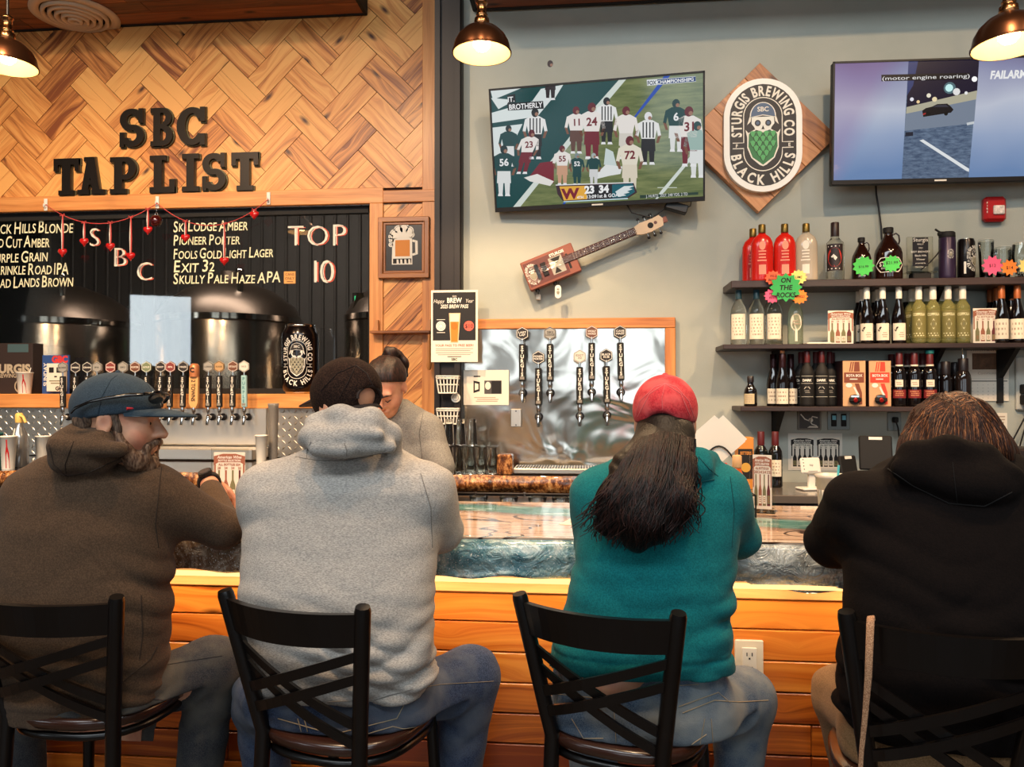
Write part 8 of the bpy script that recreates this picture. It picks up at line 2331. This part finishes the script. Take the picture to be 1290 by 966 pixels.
MH = SH.mesh(seq(folds(22, .0085, 100, 5, zh - .05, zh + .34, -.30), folds(23, .004, 66, 12), band(zh + .045, .004, .004)))
TEAL = fabric('hoodie_teal', (8, 92, 96), (16, 112, 114), 260, bump=.3)
sdf_obj('hoodie', tC, TEAL, MH); bv = bvh_of(MH)
seams('hoodie_seam', tC, bv, [[(920, 600), (925, 640), (922, 690)], [(800, 606), (845, 614), (900, 604)], [(880, 575), (893, 590), (905, 600)]], .0014, mat('seam_teal', (6, 66, 70), .95))
SJ = Sdf(.0085); SJ.rows(hipC, .03, 2.3)
for l in lgC: SJ.chain(l, [.104, .084, .066, .054], .04)
waist = at3(770, 856, 2.0)[2]
MJ = SJ.mesh(seq(folds(28, .004, 60, 14), sat(2.25), lambda X, Y, Z, F: np.maximum(F, Z - (waist + .9 * np.maximum(0, X - at(800, 850, 2.0).x) * .12 + .03))))
sdf_obj('jeans', tC, DENIM_L, MJ); bv = bvh_of(MJ)
seams('jeans_seam', tC, bv, [[(700, 862), (740, 862), (800, 866), (880, 862)], [(700, 874), (760, 880), (820, 876)], [(772, 866), (775, 920), (778, 960)], [(855, 890), (905, 872), (920, 885)], [(860, 898), (900, 882)], [(888, 905), (880, 948)], [(896, 905), (899, 945)], [(862, 944), (890, 925)], [(720, 905), (735, 930), (760, 930)], [(900, 882), (930, 884), (968, 882)]], .0014, STITCH)
CAPC = fabric('cap_red', (176, 36, 46), (206, 60, 66), 200, bump=.2, big=(16.0, (214, 84, 84)))
S_ = Sdf(.0055); cut = cap_dome(S_, cC, RC, 1.0, .0, -.05, r_=(.092, .114, .10))
P3 = lambda x, y, z: cC + RC @ (np.array((x, y, z)) * 1.0)
S_.ell(P3(-.01, -.13, -.02), (.052, .06, .036), .008, RC, 's')
MC = S_.mesh(cut, 3); capC = sdf_obj('cap', tC, CAPC, MC); bv = bvh_of(MC)
cap_brim(cC, RC, 1.0, .085, .160, .075, .012, .02, .016, CAPC, 'brim', capC)
offC = lambda p: V(p) - tC.location
b = MB(); b.ball(offC(P3(0, -.012, .1385)), (.009, .009, .006), CAPC, 10, 6); b.build('button', capC)
seams('panel_seam', capC, bv, [[(838, 483), (834, 500), (835, 525), (838, 542)], [(838, 483), (818, 496), (803, 525)], [(838, 483), (858, 496), (870, 525)], [(838, 483), (825, 487), (806, 505), (798, 530)], [(838, 483), (852, 487), (868, 505), (876, 530)]], .0011, mat('cap_red_seam', (220, 110, 110), .9))
HAIRC = hair_mat('hair_dark_brown', (8, 5, 4), (18, 10, 8))
S_ = Sdf(.007)
S_.ell(P3(0, -.035, -.03), (.080, .070, .075), .02, RC)
S_.chain([P3(0, -.085, -.03), at3(828, 580, 2.09), at3(815, 620, 2.035), at3(806, 655, 2.015), at3(802, 676, 2.02)], [.050, .060, .064, .062, .042], .03)
S_.chain([P3(-.03, -.07, -.05), at3(795, 590, 2.09), at3(775, 630, 2.04), at3(762, 662, 2.03)], [.045, .048, .044, .026], .03)
S_.chain([P3(.03, -.07, -.05), at3(850, 590, 2.09), at3(848, 630, 2.03), at3(838, 665, 2.02)], [.05, .055, .05, .03], .03)
MHR = S_.mesh(lambda X, Y, Z, F: F - (.003 * np.sin(95 * X + 9 * np.sin(22 * Z)) + .002 * np.sin(40 * X + 26 * Z)) * np.clip((P3(0, 0, -.06)[2] - Z) / .05, 0, 1))
hrC = sdf_obj('hair', tC, HAIRC, MHR); bv = bvh_of(MHR)
b = MB(); rr = random.Random(5)
LOCK = hair_mat('hair_dark_brown_lock', (20, 10, 8), (52, 26, 20))
for k in range(330):
 u = rr.uniform(-1, 1)
 x0, y0 = 838 + 38 * u, 543 + 10 * abs(u)
 sp = u * 1.12 + rr.uniform(-.25, .25)
 x1 = 803 + 62 * sp; y1 = 690 + rr.uniform(-26, 6) - 16 * sp * sp
 ph, fr, am = rr.uniform(0, 6.28), rr.uniform(1.6, 3.6), rr.uniform(2.0, 8.0)
 P = []
 prevY = None
 for i in range(26):
  f = i / 25
  x = x0 + (x1 - x0) * (f ** 1.15) + am * f * math.sin(fr * 6.28 * f + ph); y = y0 + (y1 - y0) * f
  d = ray(x, y).normalized(); hit = bv.ray_cast(V((0, 0, CAMZ)), d, 4)
  if hit[0] is not None: prevY = hit[0].y - .003 - .010 * rr.random() * f
  elif prevY is None: prevY = 2.08
  P.append((x, y, prevY))
 ys = [q[2] for q in P]
 for _ in range(4): ys = [ys[0]] + [(ys[i - 1] + ys[i] * 2 + ys[i + 1]) / 4 for i in range(1, 25)] + [ys[-1]]
 P = [at(q[0], q[1], y) - tC.location for q, y in zip(P, ys)]
 r0 = rr.uniform(.0012, .0030)
 b.tube(P, [r0 * (1 - .6 * (i / 25) ** 2) for i in range(26)], LOCK if k % 3 else HAIRC, 5)
b.build('loose_lock', hrC)['kind'] = 'stuff'
# ------------------------------------------------------------------ person in the black hoodie
tD = person('person in black hoodie with chin-length brown hair seen from behind', (1200, 910, 1.98), None)
rowsD = prow([(565, 1150, 1268, 2.12, .09), (585, 1112, 1302, 2.11, .12), (606, 1082, 1334, 2.09, .14), (635, 1066, 1352, 2.07, .15), (680, 1062, 1358, 2.04, .155), (730, 1066, 1358, 2.01, .155), (780, 1066, 1360, 1.99, .155), (830, 1058, 1366, 1.98, .155), (880, 1056, 1366, 1.98, .15), (915, 1070, 1352, 1.98, .14)])
hipD = prow([(880, 1070, 1350, 1.99, .13), (920, 1064, 1356, 2.0, .155), (955, 1066, 1352, 2.01, .16), (985, 1084, 1335, 2.03, .15)])
lD = arm([(1082, 636, 2.06), (1050, 682, 2.20), (1110, 655, 2.58)])
rD = arm([(1334, 640, 2.06), (1352, 690, 2.20), (1290, 655, 2.58)])
lgD = [arm([(1120, 925, 2.02), (1062, 876, 2.34), (1085, 1010, 2.36), (1090, 1300, 2.3)]), arm([(1290, 925, 2.02), (1330, 900, 2.34), (1325, 1010, 2.36), (1320, 1300, 2.3)])]
RD = rot(math.radians(4), .22)
cD = np.array(at(1197, 560, 2.15))
SB = Sdf(.0062); head_sdf(SB, cD, RD, 1.0, np.array(at(1205, 590, 2.14)))
core_body(SB, rowsD, hipD, lgD, [rD, lD], [(rD[2], (-.3, .9, -.05), (0, 0, 1), 1, .5), (lD[2], (.4, .9, -.05), (0, 0, 1), -1, .5)], .03)
sdf_obj('body', tD, SKIN, SB.mesh(sat(2.15)))
SH = Sdf(.0078); SH.rows(rowsD, .03, 2.4)
SH.chain([lD[0], lD[1]], [.088, .070], .05).chain([lD[1], lD[1] + (lD[2] - lD[1]) * .85], [.070, .05], .025)
SH.chain([rD[0], rD[1]], [.088, .070], .05).chain([rD[1], rD[1] + (rD[2] - rD[1]) * .85], [.070, .05], .025)
SH.chain([at3(1130, 592, 2.04), at3(1150, 572, 1.99), at3(1195, 566, 1.97), at3(1240, 576, 1.99), at3(1270, 606, 2.03)], [.026, .03, .032, .032, .028], .02)
SH.ell(at3(1208, 598, 1.97), (.16, .05, .06), .02, rot(0, 0, .10)); SH.ell(at3(1225, 612, 1.94), (.10, .04, .045), .02, rot(0, 0, .15))
zh = rowsD[-1][0]
MH = SH.mesh(seq(folds(32, .007, 100, 5, zh, zh + .34, .2), folds(33, .0035, 66, 12)))
sdf_obj('hoodie', tD, fabric('hoodie_black', (12, 7, 6), (19, 12, 10), 240, bump=.3), MH); bv = bvh_of(MH)
seams('hoodie_seam', tD, bv, [[(1118, 590), (1150, 612), (1195, 634), (1240, 638), (1275, 620)], [(1200, 582), (1203, 610), (1206, 634)]], .0016, mat('seam_black', (12, 8, 7), .95))
SJ = Sdf(.009); SJ.rows(hipD, .03, 2.3)
for l in lgD: SJ.chain(l, [.100, .080, .066, .055], .04)
sdf_obj('trousers', tD, fabric('trousers_khaki', (120, 92, 62), (146, 114, 80), 320, bump=.3), SJ.mesh(seq(folds(38, .004, 60, 14), sat(2.15))))
HAIRD = hair_mat('hair_brown', (36, 16, 8), (70, 36, 18))
HAIRD2 = hair_mat('hair_brown_light', (96, 54, 28), (156, 100, 58))
P4 = lambda x, y, z: cD + RD @ (np.array((x, y, z)) * 1.0)
S_ = Sdf(.0065)
S_.ell(P4(0, -.015, .032), (.106, .12, .106), .02, RD); S_.ell(P4(0, -.02, -.02), (.138, .10, .088), .05, RD); S_.ell(P4(0, -.02, -.062), (.160, .085, .06), .05, RD)
S_.cone(P4(-.05, -.09, -.03), P4(.05, -.09, -.03), .05, .05, .03)
MHR = S_.mesh(lambda X, Y, Z, F: F - .003 * np.sin(120 * X + 14 * Z))
hrD = sdf_obj('hair', tD, HAIRD, MHR); bv = bvh_of(MHR)
b = MB(); rr = random.Random(11)
crown = (1213, 499)
for k in range(300):
 u = rr.uniform(-1, 1)
 ex = 1196 + 84 * u + rr.uniform(-6, 6); ey = 560 + 30 * abs(u) ** 1.5 + rr.uniform(-8, 14)
 x0, y0 = crown[0] + rr.uniform(-34, 18), crown[1] + rr.uniform(-5, 8)
 bend = (ex - x0) * .25 * rr.uniform(.6, 1.4)
 P = []
 for i in range(18):
  f = i / 17
  x = x0 + (ex - x0) * f + bend * math.sin(PI * f); y = y0 + (ey - y0) * (f ** 1.5)
  d = ray(x, y).normalized(); hit = bv.ray_cast(V((0, 0, CAMZ)), d, 4)
  if hit[0] is not None: P.append(hit[0] - d * (.001 + .004 * rr.random()) - tD.location)
 if len(P) > 5:
  for _ in range(2): P = [P[0]] + [(P[i - 1] + P[i] * 2 + P[i + 1]) / 4 for i in range(1, len(P) - 1)] + [P[-1]]
  r0 = rr.uniform(.0008, .0020)
  b.tube(P, [r0 * (1 - .5 * i / len(P)) for i in range(len(P))], HAIRD2 if k % 5 == 0 else HAIRD, 5)
b.build('loose_strand', hrD)['kind'] = 'stuff'
TAN = fabric('strap_tan', (150, 104, 74), (206, 160, 122), 420, bump=.3)
b = MB()
P = [at(1098, 782, 1.745), at(1097, 776, 1.735), at(1096.5, 784, 1.72), at(1094, 850, 1.735), at(1090, 900, 1.75), at(1085, 950, 1.77), at(1082, 1010, 1.78), at(1080, 1060, 1.79)]
b.tube(P, [.008, .008, .008, .0075, .006, .005, .005, .005], TAN, 8, flat=.18, up=(1, 0, 0))
tag(b.build('bag_strap'), 'tan woven strap hanging over the chair back behind the black hoodie', 'strap')
# ------------------------------------------------------------------ bartender behind the bar
tE = person('bartender in grey tee with dark tied-up hair, head bowed, behind the bar', (490, 600, 3.36), None)
tE.location.z = 0
rowsE = prow([(503, 472, 512, 3.34, .06), (514, 452, 530, 3.35, .09), (528, 436, 544, 3.36, .11), (550, 428, 552, 3.37, .12), (590, 430, 550, 3.38, .12), (640, 432, 548, 3.39, .12), (700, 434, 546, 3.40, .12)])
hipE = prow([(690, 430, 550, 3.41, .12), (740, 424, 556, 3.42, .14), (790, 428, 552, 3.42, .13)])
rE = arm([(541, 543, 3.35), (556, 592, 3.28), (530, 628, 3.06)])
lE = arm([(440, 543, 3.35), (428, 596, 3.28), (460, 628, 3.06)])
lgE = [arm([(520, 790, 3.42), (518, 900, 3.42), (516, 1000, 3.42), (515, 1040, 3.42)]), arm([(460, 790, 3.42), (462, 900, 3.42), (464, 1000, 3.42), (465, 1040, 3.42)])]
RE = rot(math.radians(180 - 4), .62)
cE = np.array(at(487, 488, 3.24))
SB = Sdf(.0062); head_sdf(SB, cE, RE, .98, np.array(at(492, 515, 3.37)))
core_body(SB, rowsE, hipE, lgE, [rE, lE], [(rE[2], (-.5, -.85, -.05), (0, 0, 1), -1, .5), (lE[2], (.5, -.85, -.05), (0, 0, 1), 1, .5)], .02)
sdf_obj('body', tE, SKIN, SB.mesh())
SH = Sdf(.0075); SH.rows(rowsE, .02, 2.4)
SH.chain([rE[0], rE[0] + (rE[1] - rE[0]) * .92], [.066, .060], .04); SH.chain([lE[0], lE[0] + (lE[1] - lE[0]) * .92], [.066, .060], .04)
MT = SH.mesh(seq(folds(42, .005, 26, 9)))
sdf_obj('tee_shirt', tE, fabric('tee_grey', (112, 108, 102), (140, 136, 128), 260, bump=.25), MT); bv = bvh_of(MT)
seams('shirt_seam', tE, bv, [[(533, 520), (528, 545), (532, 580)], [(510, 504), (504, 516), (496, 524)]], .0014, mat('seam_tee', (84, 80, 76), .95))
SJ = Sdf(.01); SJ.rows(hipE, .03, 2.3)
for l in lgE: SJ.chain(l, [.095, .08, .07, .06], .04)
sdf_obj('trousers', tE, SOOT, SJ.mesh())
HAIRE = hair_mat('hair_near_black', (20, 11, 10), (52, 30, 24))
P5 = lambda x, y, z: cE + RE @ (np.array((x, y, z)) * .98)
S_ = Sdf(.006)
S_.ell(P5(0, -.02, .045), (.087, .106, .088), .02, RE)
hb = P5(0, .03, .050); hn = RE @ np.array((0, .55, -.83))
sdf_hair = S_.mesh(lambda X, Y, Z, F: np.maximum(F - .0015 * np.sin(170 * X), (X - hb[0]) * hn[0] + (Y - hb[1]) * hn[1] + (Z - hb[2]) * hn[2]))
hrE = sdf_obj('hair', tE, HAIRE, sdf_hair)
S_ = Sdf(.005); S_.ell(P5(-.01, -.10, .10), (.035, .035, .035), .01, RE); q = P5(-.01, -.10, .12)
S_.chain([q, at3(500, 449, 3.30), at3(509, 456, 3.30), at3(512, 472, 3.31)], [.026, .024, .018, .010], .015)
sdf_obj('hair_bun', hrE, HAIRE, S_.mesh(lambda X, Y, Z, F: F - .003 * np.sin(150 * X + 90 * Z)))
b = MB(); offE = lambda p: V(p) - tE.location
for sx in (-1, 1): b.tube([offE(P5(sx * .048, .085, .018)), offE(P5(sx * .032, .099, .024)), offE(P5(sx * .014, .102, .020))], [.002, .0038, .003], HAIRE, 6)
b.build('eyebrow', tE)
b = MB()
for sx in (-1, 1): b.tube([offE(P5(sx * .043, .087, -.004)), offE(P5(sx * .031, .1, -.008)), offE(P5(sx * .019, .094, -.004))], [.0014, .0024, .0014], HAIRE, 6)
b.build('eyelash', tE)
